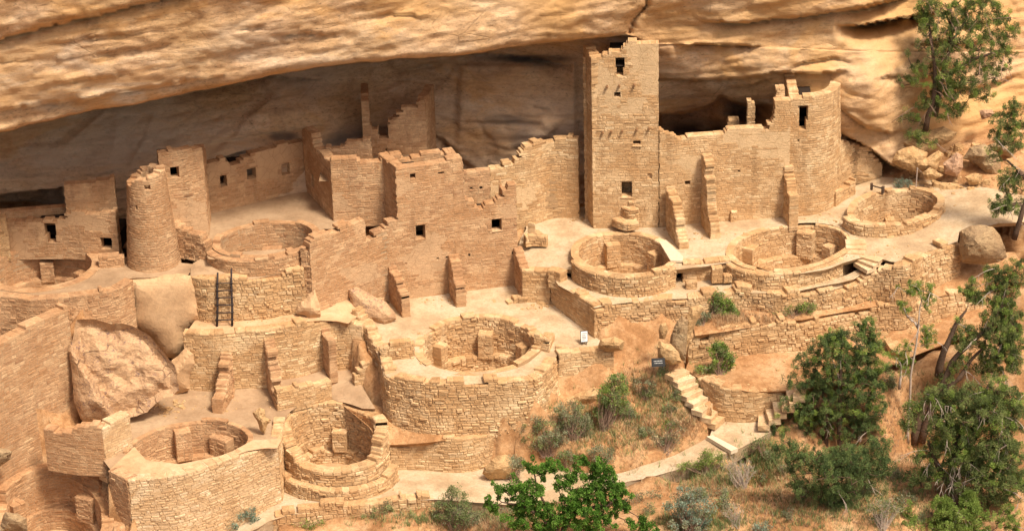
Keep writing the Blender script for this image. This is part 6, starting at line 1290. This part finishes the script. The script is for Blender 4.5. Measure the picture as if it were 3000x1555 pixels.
def tree(name, label, base, trunks, crown, leafmat, size=.085, per=150, cr=.30, trunkr=.12, spread=.9, barkmat='bark', dead=0, group=None, cat='tree', hi=None, hifrac=.2, aspect=.24, dens=1.0, deadmat='deadwood', lsz=.56, fallback=0, Y=None, z=None):
    """base: foot in the photograph; trunks: lists of sight points above it; crown: (px,py,rx,ry,count) areas filled with leaf clumps."""
    b = see(*base, fallback) if z is None else G(base[0], base[1], z)
    if Y is not None: b = AY(base[0], base[1], Y)
    Y0 = b[1]; t = root(name, label, cat, b, group); mb = MB(); nodes = [b]
    for tr in trunks:
        off = 0; pts = [b if k == 0 and math.hypot(q[0]-base[0], q[1]-base[1]) < 6 else AY(q[0], q[1], Y0+(q[2] if len(q) > 2 else random.uniform(-.15, .15))) for k, q in enumerate(tr)]
        rr = np.linspace(trunkr, trunkr*.25, len(pts)); fine = []
        for k in range(len(pts)-1):
            for q in np.linspace(0, 1, 5)[:-1]: fine.append(pts[k]+(pts[k+1]-pts[k])*q+np.array([noise.noise(Vector((k+q, tr[0][0], 3)))*.06, 0, 0]))
        fine.append(pts[-1]); r_ = np.interp(np.linspace(0, 1, len(fine)), np.linspace(0, 1, len(rr)), rr); fine[0] = fine[0]-np.array([0, 0, .15])
        mb.tube(fine, list(r_), 8); nodes += fine[1:]
    nodes = np.array(nodes); lf, lh = Leaf(), Leaf(); tips = []
    sc_ = 1/66.
    for (cx, cy, rx, ry, cnt) in crown:
        cnt = max(1, int(cnt*dens*3.0))
        for _ in range(cnt):
            an = random.uniform(0, 2*math.pi); rr_ = math.sqrt(random.random()); px, py = cx+rx*rr_*math.cos(an), cy+ry*rr_*math.sin(an)
            wdt = math.sqrt(max(0, 1-rr_*rr_)); px += random.gauss(0, 9); py += random.gauss(0, 8); dy = random.uniform(-1, 1)*wdt*min(rx*sc_, 1.6)*spread
            p = AY(px, py, Y0+dy); tips.append(p); r = cr*random.uniform(.6, 1.3)
            r *= .66; tn = random.uniform(.12, .9); L_ = lh if (hi and random.random() < hifrac) else lf
            for q in range(3):
                c = p+np.array([random.uniform(-1, 1), random.uniform(-1, 1), random.uniform(-.7, 1)])*r*.7
                L_.add(c, (r*.55, r*.55, r*.7), int(per/3.2*random.uniform(.4, 1.5)), size*lsz, tint=(max(0, tn-.12), min(1, tn+.12)), aspect=aspect)
    nd = nodes.copy()
    order = sorted(tips, key=lambda p: min(((nodes-p)**2).sum(1)))
    for p in order:
        w_ = ((nd-p)**2).sum(1)+np.maximum(0, nd[:, 2]-p[2])**2*1.5; q = nd[np.argmin(w_)]; d = math.sqrt(w_.min())
        pts = limb(mb, q, p, min(trunkr*.45, .012+.022*d), .007, .14); nd = np.vstack([nd, pts[2], pts[3]])
    mb.obj('trunk', barkmat, t, smooth=True)
    lf.obj('crown', leafmat, t)
    if hi and lh.V: lh.obj('crown', hi, t)
    if dead:
        for _ in range(dead):
            db = MB(); q = nodes[random.randrange(len(nodes))] if random.random() < .4 else tips[random.randrange(len(tips))]
            d = np.array([random.uniform(-1, 1), random.uniform(-1.2, .1), random.uniform(-.6, .4)]); d /= np.linalg.norm(d); L = random.uniform(.4, 1.5); a = q; pts = [a]
            for k in range(6): d = d+np.array([random.uniform(-.35, .35), random.uniform(-.2, .2), -.14+random.uniform(-.15, .15)]); d /= np.linalg.norm(d); a = a+d*L/6; pts.append(a)
            db.tube(pts, list(np.linspace(.020, .006, 7)), 5)
            for k in (2, 3, 4):
                if random.random() < .7: limb(db, pts[k], pts[k]+(d+np.array([random.uniform(-.8, .8), random.uniform(-.5, .2), random.uniform(-.6, .3)]))*L*.3, .009, .004, .15, 4)
            db.obj('dead_branch', deadmat, t, smooth=True)
    return t
def CR(crop, *a): return [(K(crop, (q[0], q[1]))[0]+(q[2]/2.567, q[3]/2.567, q[4])) for q in a]
def shrub(name, label, crop, base, crown, leafmat, size=.05, per=70, cr=.16, twigs=26, group=None, z=None, twigmat='twig', hi=None, leafy=1.0, aspect=.32):
    q = K(crop, base)[0]; b = see(*q) if z is None else G(q[0], q[1], z); t = root(name, label, 'shrub', b, group); tw = MB(); lf = Leaf(); lh = Leaf()
    for (cx, cy, rx, ry, cnt) in CR(crop, *crown):
        for _ in range(cnt):
            an = random.uniform(0, 2*math.pi); rr_ = math.sqrt(random.random()); dd = random.uniform(-1, 1)*math.sqrt(1-rr_*rr_)*rx/66.*.8
            p = AY(cx+rx*rr_*math.cos(an), cy+ry*rr_*math.sin(an), b[1]+dd+.15); p[2] = max(p[2], b[2]+.05); r = cr*random.uniform(.6, 1.35)
            tn = random.uniform(.1, .9)
            if leafy: (lh if hi and random.random() < .35 else lf).add(p, r, max(3, int(per*leafy*random.uniform(.6, 1.3))), size, up=.7, tint=(max(0, tn-.15), min(1, tn+.15)), aspect=aspect, shell=.2)
            foot = b+np.array([random.uniform(-.25, .25)*rx/66, random.uniform(-.2, .2), -.05])
            limb(tw, foot, p+np.array([0, 0, r*.5]), .011, .004, .12, 5)
            for _k in range(2): limb(tw, p, p+np.array([random.uniform(-1, 1), random.uniform(-1, 1), random.uniform(.1, 1)])*r*1.3, .005, .002, .1, 3)
    tw.obj('stems', twigmat, t)
    if lf.V: lf.obj('foliage', leafmat, t)
    if lh.V: lh.obj('foliage', hi, t)
    return t
JG = 'juniper and pinyon trees on the right-hand slope'
tree('pinyon_pine', 'tall dark pine in front of the lower terrace and right stairs', (2463, 1345), [[(2463, 1345), (2459, 1290), (2461, 1200), (2463, 1105), (2464, 1050), (2466, 985)], [(2425, 1340), (2420, 1290), (2424, 1230), (2410, 1150)]],
     CR(9, (1120, 720, 90, 60, 13), (1180, 690, 60, 40, 6), (1385, 620, 60, 80, 12), (1450, 700, 50, 60, 6), (950, 860, 70, 90, 14), (1060, 960, 120, 70, 13), (1260, 880, 70, 60, 6), (1400, 800, 100, 90, 16), (1420, 950, 110, 90, 16), (1250, 1000, 90, 70, 9))+
     CR(12, (1000, 280, 140, 80, 18), (850, 230, 60, 40, 5), (840, 410, 110, 60, 12), (1280, 300, 190, 90, 20), (1450, 330, 80, 130, 16), (960, 470, 170, 50, 16), (1200, 450, 160, 60, 14), (780, 560, 120, 50, 10), (1400, 520, 100, 80, 10), (1000, 620, 130, 50, 8), (1180, 350, 330, 260, 40), (1350, 600, 180, 90, 14))+CR(9, (1250, 850, 260, 190, 45), (1180, 780, 170, 130, 16)),
     'pinyon', size=.075, per=210, cr=.21, trunkr=.12, dead=8, group=JG, hi='juniper_hi', hifrac=.22)
tree('pinyon_pine', 'low spreading pine skirt just below the tall dark pine', (2440, 1480), [[(2440, 1480), (2445, 1420), (2460, 1380), (2500, 1350)]],
     CR(12, (800, 710, 110, 50, 10), (900, 790, 130, 50, 14), (1160, 800, 160, 60, 18), (1300, 780, 120, 60, 12), (1120, 880, 190, 50, 22), (1340, 880, 130, 60, 14), (1500, 830, 90, 60, 10), (900, 1010, 110, 40, 10), (1180, 1030, 140, 50, 16), (1130, 1110, 110, 40, 10), (1480, 700, 70, 50, 8), (1150, 880, 380, 190, 50)), 'pinyon', size=.075, per=230, cr=.23, trunkr=.09, dead=4, group=JG)
tree('juniper', 'leaning juniper with thick dark slanting trunks at the right edge', (2678, 1290), [[(2678, 1290), (2700, 1200), (2760, 1130), (2790, 1060), (2815, 1030), (2860, 990), (2910, 950), (2942, 876), (2950, 830)], [(2700, 1285), (2735, 1170), (2810, 1110), (2840, 1060), (2890, 1010)], [(2750, 1090), (2765, 1030), (2800, 950), (2830, 910)]],
     CR(9, (2170, 330, 80, 60, 9), (2210, 390, 70, 50, 7), (2330, 200, 40, 60, 6), (2330, 300, 50, 50, 5), (2490, 210, 100, 80, 14), (2420, 320, 90, 70, 10), (2400, 440, 110, 60, 13), (2350, 530, 90, 60, 9), (2080, 640, 60, 60, 7), (2230, 650, 100, 60, 9), (2110, 730, 70, 40, 5), (2400, 640, 120, 70, 12), (2300, 770, 200, 80, 18), (2480, 780, 110, 130, 20), (2080, 880, 70, 50, 5), (2350, 900, 180, 90, 18), (1990, 990, 60, 60, 6), (2480, 560, 100, 80, 10), (2400, 700, 170, 260, 45)),
     'juniper', size=.08, per=200, cr=.22, trunkr=.17, dead=26, group=JG, hi='juniper_hi', hifrac=.3)
tree('juniper', 'dense tangled juniper filling the bottom right corner', (2800, 1500), [[(2800, 1500), (2790, 1400), (2800, 1300), (2860, 1200), (2900, 1120)], [(2790, 1400), (2880, 1330), (2950, 1260)], [(2800, 1450), (2740, 1350), (2720, 1290)]],
     CR(12, (1930, 330, 120, 90, 16), (2100, 400, 140, 90, 18), (2300, 300, 180, 110, 22), (2480, 400, 100, 140, 20), (1960, 540, 110, 80, 15), (2130, 560, 120, 90, 18), (2350, 550, 170, 110, 24), (2000, 690, 150, 80, 14), (2200, 730, 130, 90, 18), (2180, 850, 130, 90, 20), (2420, 760, 130, 120, 20), (1820, 770, 80, 60, 7), (2350, 930, 150, 100, 16), (1960, 880, 120, 80, 12), (2480, 1000, 90, 150, 14), (1780, 950, 80, 80, 9), (2150, 1000, 160, 80, 12), (1720, 430, 60, 60, 6), (1700, 520, 50, 40, 4), (2230, 600, 330, 340, 110), (2300, 950, 260, 200, 40)),
     'juniper', size=.085, per=210, cr=.25, trunkr=.16, dead=55, group=JG, hi='juniper_hi', hifrac=.2)
tree('juniper', 'bright yellow-green young juniper at the bottom right', (2800, 1600), [[(2800, 1600), (2800, 1540), (2810, 1490)]],
     CR(12, (1970, 1140, 70, 60, 9), (2010, 1210, 100, 50, 10), (2160, 1130, 60, 80, 10), (2180, 1230, 100, 60, 12), (1930, 1290, 80, 50, 8), (2080, 1300, 130, 60, 14), (2250, 1320, 60, 40, 5), (2450, 1250, 90, 90, 10), (1720, 1230, 60, 90, 7)), 'lime', size=.08, per=220, cr=.22, trunkr=.07, dead=10, group=JG, hi='juniper_hi', hifrac=.4)
tree('juniper_sapling', 'thin pale-stemmed sapling with sparse tufts left of the leaning juniper', (2660, 1290), [[(2660, 1290), (2664, 1200), (2668, 1100), (2684, 1010), (2692, 940), (2700, 880), (2690, 850)], [(2690, 950), (2660, 930), (2650, 905)], [(2635, 1130), (2640, 1080), (2636, 1060)]],
     CR(9, (1740, 310, 40, 35, 5), (1700, 350, 30, 25, 2), (1850, 350, 25, 50, 5), (1840, 430, 40, 40, 5), (1670, 470, 30, 40, 5), (1780, 330, 20, 40, 3), (1840, 650, 40, 60, 8), (1860, 740, 50, 40, 4), (1620, 840, 40, 50, 6), (1690, 860, 40, 60, 6), (1700, 760, 30, 30, 3), (1690, 940, 30, 40, 3)), 'juniper_hi', size=.07, per=150, cr=.17, trunkr=.06, barkmat='deadwood', dead=10, group=JG)
tree('hanging_juniper', 'juniper growing against the cliff above the rock pile', (2712, 372), [[(2712, 372), (2735, 290), (2738, 190), (2727, 115), (2722, 70)], [(2740, 330), (2760, 220), (2785, 130), (2830, 60)], [(2785, 130), (2790, 80), (2770, 40)], [(2745, 240), (2850, 175), (2930, 150)]],
     CR(3, (1860, 50, 90, 50, 12), (1790, 130, 40, 40, 4), (2060, 60, 90, 50, 9), (2250, 40, 120, 60, 14), (2380, 120, 70, 80, 9), (2130, 160, 110, 60, 9), (1850, 200, 80, 40, 8), (2000, 200, 80, 60, 7), (2280, 230, 120, 70, 11), (2460, 240, 60, 60, 7), (2330, 350, 120, 60, 10), (2150, 330, 100, 60, 6), (2430, 420, 70, 40, 5), (1960, 370, 90, 60, 9), (2150, 470, 110, 60, 8), (2330, 530, 90, 40, 6), (1770, 560, 50, 70, 6), (1680, 600, 40, 50, 3), (2000, 560, 110, 70, 14), (1980, 700, 90, 50, 14), (2100, 650, 100, 80, 12), (1850, 780, 90, 60, 10), (2010, 830, 120, 50, 12), (2250, 720, 90, 50, 6), (1740, 870, 80, 40, 5), (1820, 1050, 60, 50, 5), (1720, 1000, 40, 40, 2), (2080, 420, 380, 360, 60)),
     'juniper', size=.08, per=190, cr=.25, trunkr=.13, dead=40, group=JG, hi='juniper_hi', hifrac=.3, deadmat='twig', Y=4.3)
tree('juniper', 'juniper leaning in from the right edge over the pale trail', (2972, 690), [[(2972, 690), (2990, 640), (3005, 590), (3020, 520), (3010, 440)], [(3000, 600), (2960, 600), (2930, 610)], [(3010, 520), (2980, 500), (2950, 470)]],
     CR(3, (2480, 830, 60, 60, 8), (2430, 930, 90, 60, 10), (2520, 950, 50, 80, 8), (2380, 1050, 90, 50, 9), (2500, 1080, 70, 60, 7), (2320, 1180, 40, 30, 3))+CR(6, (2470, 300, 80, 50, 9), (2420, 360, 40, 30, 3), (2510, 380, 60, 50, 7), (2370, 530, 70, 40, 8), (2470, 540, 70, 40, 7), (2450, 490, 50, 30, 4), (2420, 440, 50, 30, 3)),
     'juniper', size=.08, per=190, cr=.22, trunkr=.13, dead=8, group=JG, hi='juniper_hi', hifrac=.25, z=6.0)
tree('oak', 'leafy bright green oak at the bottom centre in front of the trail', (1640, 1600), [[(1640, 1600), (1630, 1540), (1600, 1480), (1570, 1420), (1560, 1370)], [(1640, 1560), (1690, 1490), (1740, 1430), (1760, 1370)], [(1600, 1520), (1530, 1480), (1470, 1470)], [(1700, 1490), (1780, 1480), (1820, 1450)]],
     CR(11, (1150, 1140, 45, 50, 7), (1240, 1020, 50, 40, 5), (1330, 1010, 60, 40, 7), (1420, 1050, 100, 70, 17), (1380, 1150, 110, 60, 15), (1500, 1180, 90, 60, 12), (1320, 1270, 70, 50, 9), (1430, 840, 45, 30, 5), (1500, 890, 60, 40, 5), (1590, 850, 60, 30, 6), (1800, 820, 50, 25, 4), (1920, 860, 70, 40, 9), (2000, 890, 50, 30, 5), (1950, 930, 50, 40, 5), (1700, 950, 45, 50, 7), (1800, 900, 60, 40, 5), (1880, 1010, 70, 50, 9), (1760, 1080, 90, 60, 13), (1720, 1160, 80, 60, 12), (2020, 1080, 110, 80, 20), (1900, 1180, 130, 60, 18), (2090, 1170, 60, 50, 8), (2070, 990, 50, 40, 5), (1620, 1000, 50, 40, 4), (1850, 1270, 170, 60, 20), (1550, 1290, 140, 50, 15), (2250, 1290, 110, 35, 9), (1650, 1230, 100, 50, 10)),
     'oak', size=.10, per=120, cr=.19, trunkr=.08, group=None, aspect=.4, lsz=.58, dens=.8, hi='oak_hi', hifrac=.45)
SH = 'sagebrush and shrubs on the slope'
shrub('sagebrush', 'wide grey-green sagebrush mound at the centre of the bushy slope', 11, (1540, 760), [(1530, 620, 200, 110, 85), (1460, 540, 80, 60, 15), (1650, 640, 120, 80, 30)], 'sage', group=SH, hi='sagegreen')
shrub('sagebrush', 'upper grey-green sagebrush behind the wide mound', 11, (1760, 640), [(1740, 470, 130, 100, 50), (1800, 570, 90, 90, 25), (1650, 430, 60, 50, 10)], 'sage', group=SH, hi='sagegreen')
shrub('rabbitbrush', 'upright green shrub below the golden block wall', 11, (1980, 560), [(2070, 240, 80, 80, 30), (2040, 330, 110, 80, 40), (1990, 430, 80, 80, 30), (2110, 400, 60, 60, 12)], 'sagegreen', group=SH, hi='lime', size=.06)
shrub('sagebrush', 'small grey sagebrush beside the golden trail boulder', 11, (1290, 960), [(1290, 850, 80, 70, 30)], 'sage', group=SH)
shrub('sagebrush', 'pale green sagebrush behind the oak top', 11, (1720, 880), [(1720, 790, 100, 50, 25)], 'sagegreen', group=SH, hi='sage')
shrub('sagebrush', 'straggly grey bush right of the oak top', 11, (1950, 870), [(1950, 770, 90, 70, 28)], 'sage', group=SH)
shrub('dry_bush', 'brown and green bush near the stairs on the bushy slope', 11, (2290, 330), [(2280, 240, 90, 50, 24)], 'sage', group=SH, hi='drygrass')
shrub('dry_bush', 'grey thicket at the right side of the bushy slope beside the stairs', 11, (2440, 740), [(2420, 640, 90, 80, 26), (2520, 600, 70, 100, 22)], 'sage', group=SH, hi='drygrass', leafy=.8)
shrub('green_shrub', 'small bright green sprig within the grey thicket', 11, (2470, 600), [(2460, 540, 50, 40, 10)], 'lime', group=SH)
shrub('sagebrush', 'feathery blue-green bush at the foot of the pale front wall', 10, (1700, 1400), [(1640, 1240, 110, 60, 28), (1750, 1200, 80, 80, 22), (1850, 1250, 90, 60, 20), (1680, 1310, 160, 50, 30), (1870, 1190, 50, 40, 7)], 'bluesage', group=SH, size=.07, aspect=.2, z=-1.1)
shrub('sagebrush', 'low blue-green tuft at the bottom left of the feathery bush', 10, (1290, 1400), [(1290, 1310, 70, 30, 10), (1440, 1330, 60, 30, 8)], 'bluesage', group=SH, size=.07, aspect=.2, z=-1.2)
shrub('green_shrub', 'low green growth under the dry-stone path wall', 10, (2250, 1390), [(2150, 1290, 90, 30, 14), (2300, 1300, 130, 40, 24), (2450, 1290, 90, 35, 16)], 'lime', group=SH, hi='sagegreen', z=-1.3)
shrub('sagebrush', 'grey-green bush in front of the dry-stone path wall', 11, (280, 1370), [(250, 1230, 90, 80, 28), (320, 1160, 60, 50, 10), (280, 1310, 150, 50, 25)], 'sagegreen', group=SH, hi='sage', z=-1.3)
shrub('dead_bush', 'bare grey twiggy bush beside the grey-green bush at the bottom', 11, (500, 1380), [(470, 1250, 100, 60, 30), (540, 1320, 110, 40, 25)], 'sage', group=SH, leafy=.12, twigmat='deadwood', z=-1.2)
shrub('sagebrush', 'large olive bush between the twiggy bush and the oak', 11, (880, 1370), [(860, 1130, 110, 100, 45), (760, 1180, 90, 60, 20), (900, 1250, 170, 80, 60), (1020, 1260, 90, 70, 22), (850, 1040, 50, 40, 8)], 'sagegreen', group=SH, hi='sage', z=-1.0)
shrub('sagebrush', 'blue-grey sagebrush right of the oak at the bottom', 12, (60, 1370), [(50, 1050, 90, 70, 26), (90, 1180, 140, 110, 70), (-60, 1150, 90, 80, 22), (60, 1290, 160, 60, 40)], 'bluesage', group=SH, hi='sage', size=.055)
shrub('sagebrush', 'greyish bush between the oak and the blue-grey sagebrush', 11, (2260, 1330), [(2220, 1130, 90, 80, 26), (2330, 1090, 80, 70, 18), (2300, 1220, 120, 60, 26)], 'sage', group=SH, leafy=.5, z=-.7)
shrub('dead_bush', 'bare grey-brown bush under the trail bend', 12, (450, 1010), [(430, 880, 130, 80, 55), (350, 820, 70, 40, 14)], 'sage', group=SH, leafy=.05, twigmat='deadwood')
shrub('green_shrub', 'yellow-green grasses on the lower edge of the trail', 12, (180, 900), [(200, 790, 70, 50, 22), (60, 850, 80, 30, 14), (300, 790, 40, 30, 6)], 'lime', group=SH, size=.08, aspect=.12)
shrub('dead_bush', 'brown twiggy bush at the corner of the trail below the right stairs', 12, (610, 760), [(600, 690, 70, 50, 20)], 'sagegreen', group=SH, leafy=.4, twigmat='twig')
shrub('dead_bush', 'dead bush above the bottom edge right of the blue-grey sagebrush', 12, (400, 1290), [(370, 1190, 90, 60, 26)], 'sage', group=SH, leafy=.08, twigmat='deadwood')
shrub('sagebrush', 'small blue-green sagebrush cut by the bottom edge', 12, (620, 1380), [(620, 1310, 80, 40, 16)], 'bluesage', group=SH, size=.05)
shrub('dead_bush', 'grey half-dead bush at the bottom between the pines and the corner', 12, (1500, 1330), [(1470, 1190, 100, 70, 30), (1580, 1150, 70, 60, 16)], 'sage', group=SH, leafy=.5, twigmat='deadwood', hi='juniper')
shrub('dead_bush', 'curled dead branches behind the tall dark pine', 12, (1340, 640), [(1300, 440, 90, 70, 20), (1380, 560, 90, 80, 18)], 'sage', group=SH, leafy=.05, twigmat='deadwood')
shrub('bank_shrub', 'airy yellow-green shrub beside the upright slabs on the upper bank', 9, (210, 530), [(270, 410, 70, 60, 20), (330, 470, 60, 50, 12), (230, 470, 40, 50, 8), (370, 540, 60, 35, 14)], 'lime', group=SH, hi='sagegreen', size=.07)
shrub('bank_shrub', 'grey sage clump at the left end of the upper bank', 9, (150, 590), [(170, 530, 40, 35, 8), (120, 630, 45, 35, 10)], 'sage', group=SH)
shrub('bank_shrub', 'row of low olive shrubs on the upper bank', 9, (830, 520), [(700, 520, 35, 30, 9), (800, 485, 60, 30, 16), (930, 465, 65, 28, 18)], 'sagegreen', group=SH, hi='lime')
shrub('bank_shrub', 'tiny round green bush alone on the upper bank', 9, (1405, 410), [(1405, 382, 26, 22, 9)], 'lime', group=SH, hi='juniper_hi')
shrub('bank_shrub', 'faint brownish bush on the upper bank behind the sapling', 9, (1700, 440), [(1690, 400, 50, 30, 9)], 'sage', group=SH, leafy=.4)
shrub('terrace_shrub', 'bushy green shrub on the left of the bare lower terrace', 9, (280, 960), [(270, 800, 70, 60, 22), (300, 860, 80, 50, 20), (370, 850, 40, 35, 7), (270, 920, 80, 40, 14), (150, 930, 40, 25, 6)], 'lime', group=SH, hi='sagegreen', size=.07)
shrub('sagebrush', 'blue-grey sagebrush between the rightmost kiva and the rock pile', 6, (1665, 390), [(1662, 352, 55, 28, 22)], 'bluesage', group=SH, size=.045)
shrub('green_shrub', 'tiny weed at the foot of the low rounded wall', 11, (1018, 860), [(1018, 840, 14, 20, 3)], 'juniper', group=SH, cr=.08)
shrub('green_shrub', 'green weeds growing on the floor of the lowest kiva', 10, (2500, 795), [(2500, 790, 35, 12, 4)], 'lime', group=SH, cr=.07)
# dry grass and low scrub on the slopes
def grass(name, areas, count, mat, h=(.08, .22)):
    V, T = [], []
    for _ in range(count):
        x, y, sx, sy = random.choice(areas); p = see(x+random.gauss(0, sx), y+random.gauss(0, sy)); t0 = random.random()
        for k in range(7):
            a = random.uniform(0, 6.28); hh = random.uniform(*h); w_ = .008; q = p+np.array([random.gauss(0, .05), random.gauss(0, .05), 0]); tip = q+np.array([math.cos(a)*hh*.6, math.sin(a)*hh*.6, hh]); s_ = np.array([-math.sin(a), math.cos(a), 0])*w_
            V.append([q-s_, q+s_, tip+s_*.3, tip-s_*.3]); T.append(min(1, max(0, t0+random.uniform(-.2, .2))))
    V = np.array(V).reshape(-1, 3); n = len(V)//4; me = bpy.data.meshes.new(name); me.from_pydata(V.tolist(), [], [(4*i, 4*i+1, 4*i+2, 4*i+3) for i in range(n)])
    a = me.attributes.new('tint', 'FLOAT', 'FACE'); a.data.foreach_set('value', np.array(T, dtype=np.float32)); me.materials.append(M[mat]); o = bpy.data.objects.new(name, me); COL.objects.link(o); tag(o, kind='stuff')
grass('dry_grass', [(1950, 1200, 70, 60), (1870, 1230, 60, 50), (1750, 1280, 80, 40), (2010, 1240, 30, 20), (1900, 1120, 50, 30), (2200, 940, 60, 10), (2120, 930, 30, 14), (1450, 1530, 60, 15), (2080, 1420, 70, 25), (2150, 1460, 100, 40), (2300, 1420, 60, 50)], 2600, 'drygrass', (.08, .24))
grass('leaf_litter', [(2450, 1400, 120, 60), (2700, 1350, 80, 80), (2850, 1400, 90, 90), (2600, 1480, 120, 50), (2450, 1250, 80, 40), (2620, 1180, 50, 60), (2250, 1510, 150, 30), (1400, 1530, 120, 15)], 2600, 'litter', (.04, .14))
grass('scrub_grass', [(2650, 1480, 150, 40), (2750, 1250, 60, 80), (1350, 1520, 150, 15), (2520, 1420, 60, 50), (1940, 1180, 70, 60), (1780, 1260, 90, 50), (2120, 1400, 80, 20), (2250, 1350, 40, 30), (2350, 1480, 120, 50), (2050, 1530, 80, 20)], 4200, 'sagegreen', (.08, .26))

# small bushes scattered over the slope: three grown once, then copied with their parts
def copy_tree(o):
    c = o.copy(); COL.objects.link(c)
    for ch in list(o.children): d = ch.copy(); COL.objects.link(d); d.parent = c
    return c
LB = 'low grey-green bush, one of many alike scattered over the grassy slopes'; BG2 = 'low bushes scattered over the grassy slopes'
protos = [shrub('low_bush', LB, 11, (2150, 520), [(2150, 470, 55, 35, 12)], 'sage', group=BG2, hi='sagegreen'), shrub('low_bush', LB, 12, (300, 1100), [(300, 1050, 60, 40, 13)], 'sagegreen', group=BG2, hi='sage'), shrub('low_bush', LB, 12, (1560, 960), [(1560, 920, 50, 35, 10)], 'sage', group=BG2, leafy=.5)]
for (x, y) in [(1900, 1150), (1960, 1215), (1830, 1215), (1760, 1260), (1880, 1270), (1700, 1230), (1990, 1165), (1640, 1290), (1930, 1100), (2060, 1450), (2130, 1480), (2300, 1390), (2230, 1420), (2340, 1450), (2620, 1400), (2660, 1470), (2580, 1520), (2540, 1440), (2700, 1520), (2320, 1520), (1900, 1500), (1350, 1500), (1480, 1510), (2620, 1130), (2900, 1090), (2240, 1340), (2180, 1390)]:
    c = copy_tree(random.choice(protos)); p = see(x, y); c.location = Vector([float(v) for v in p]); c.rotation_euler = (0, 0, random.uniform(0, 6.28)); k = random.uniform(.6, 1.2); c.scale = (k, k, k*random.uniform(.8, 1.1))
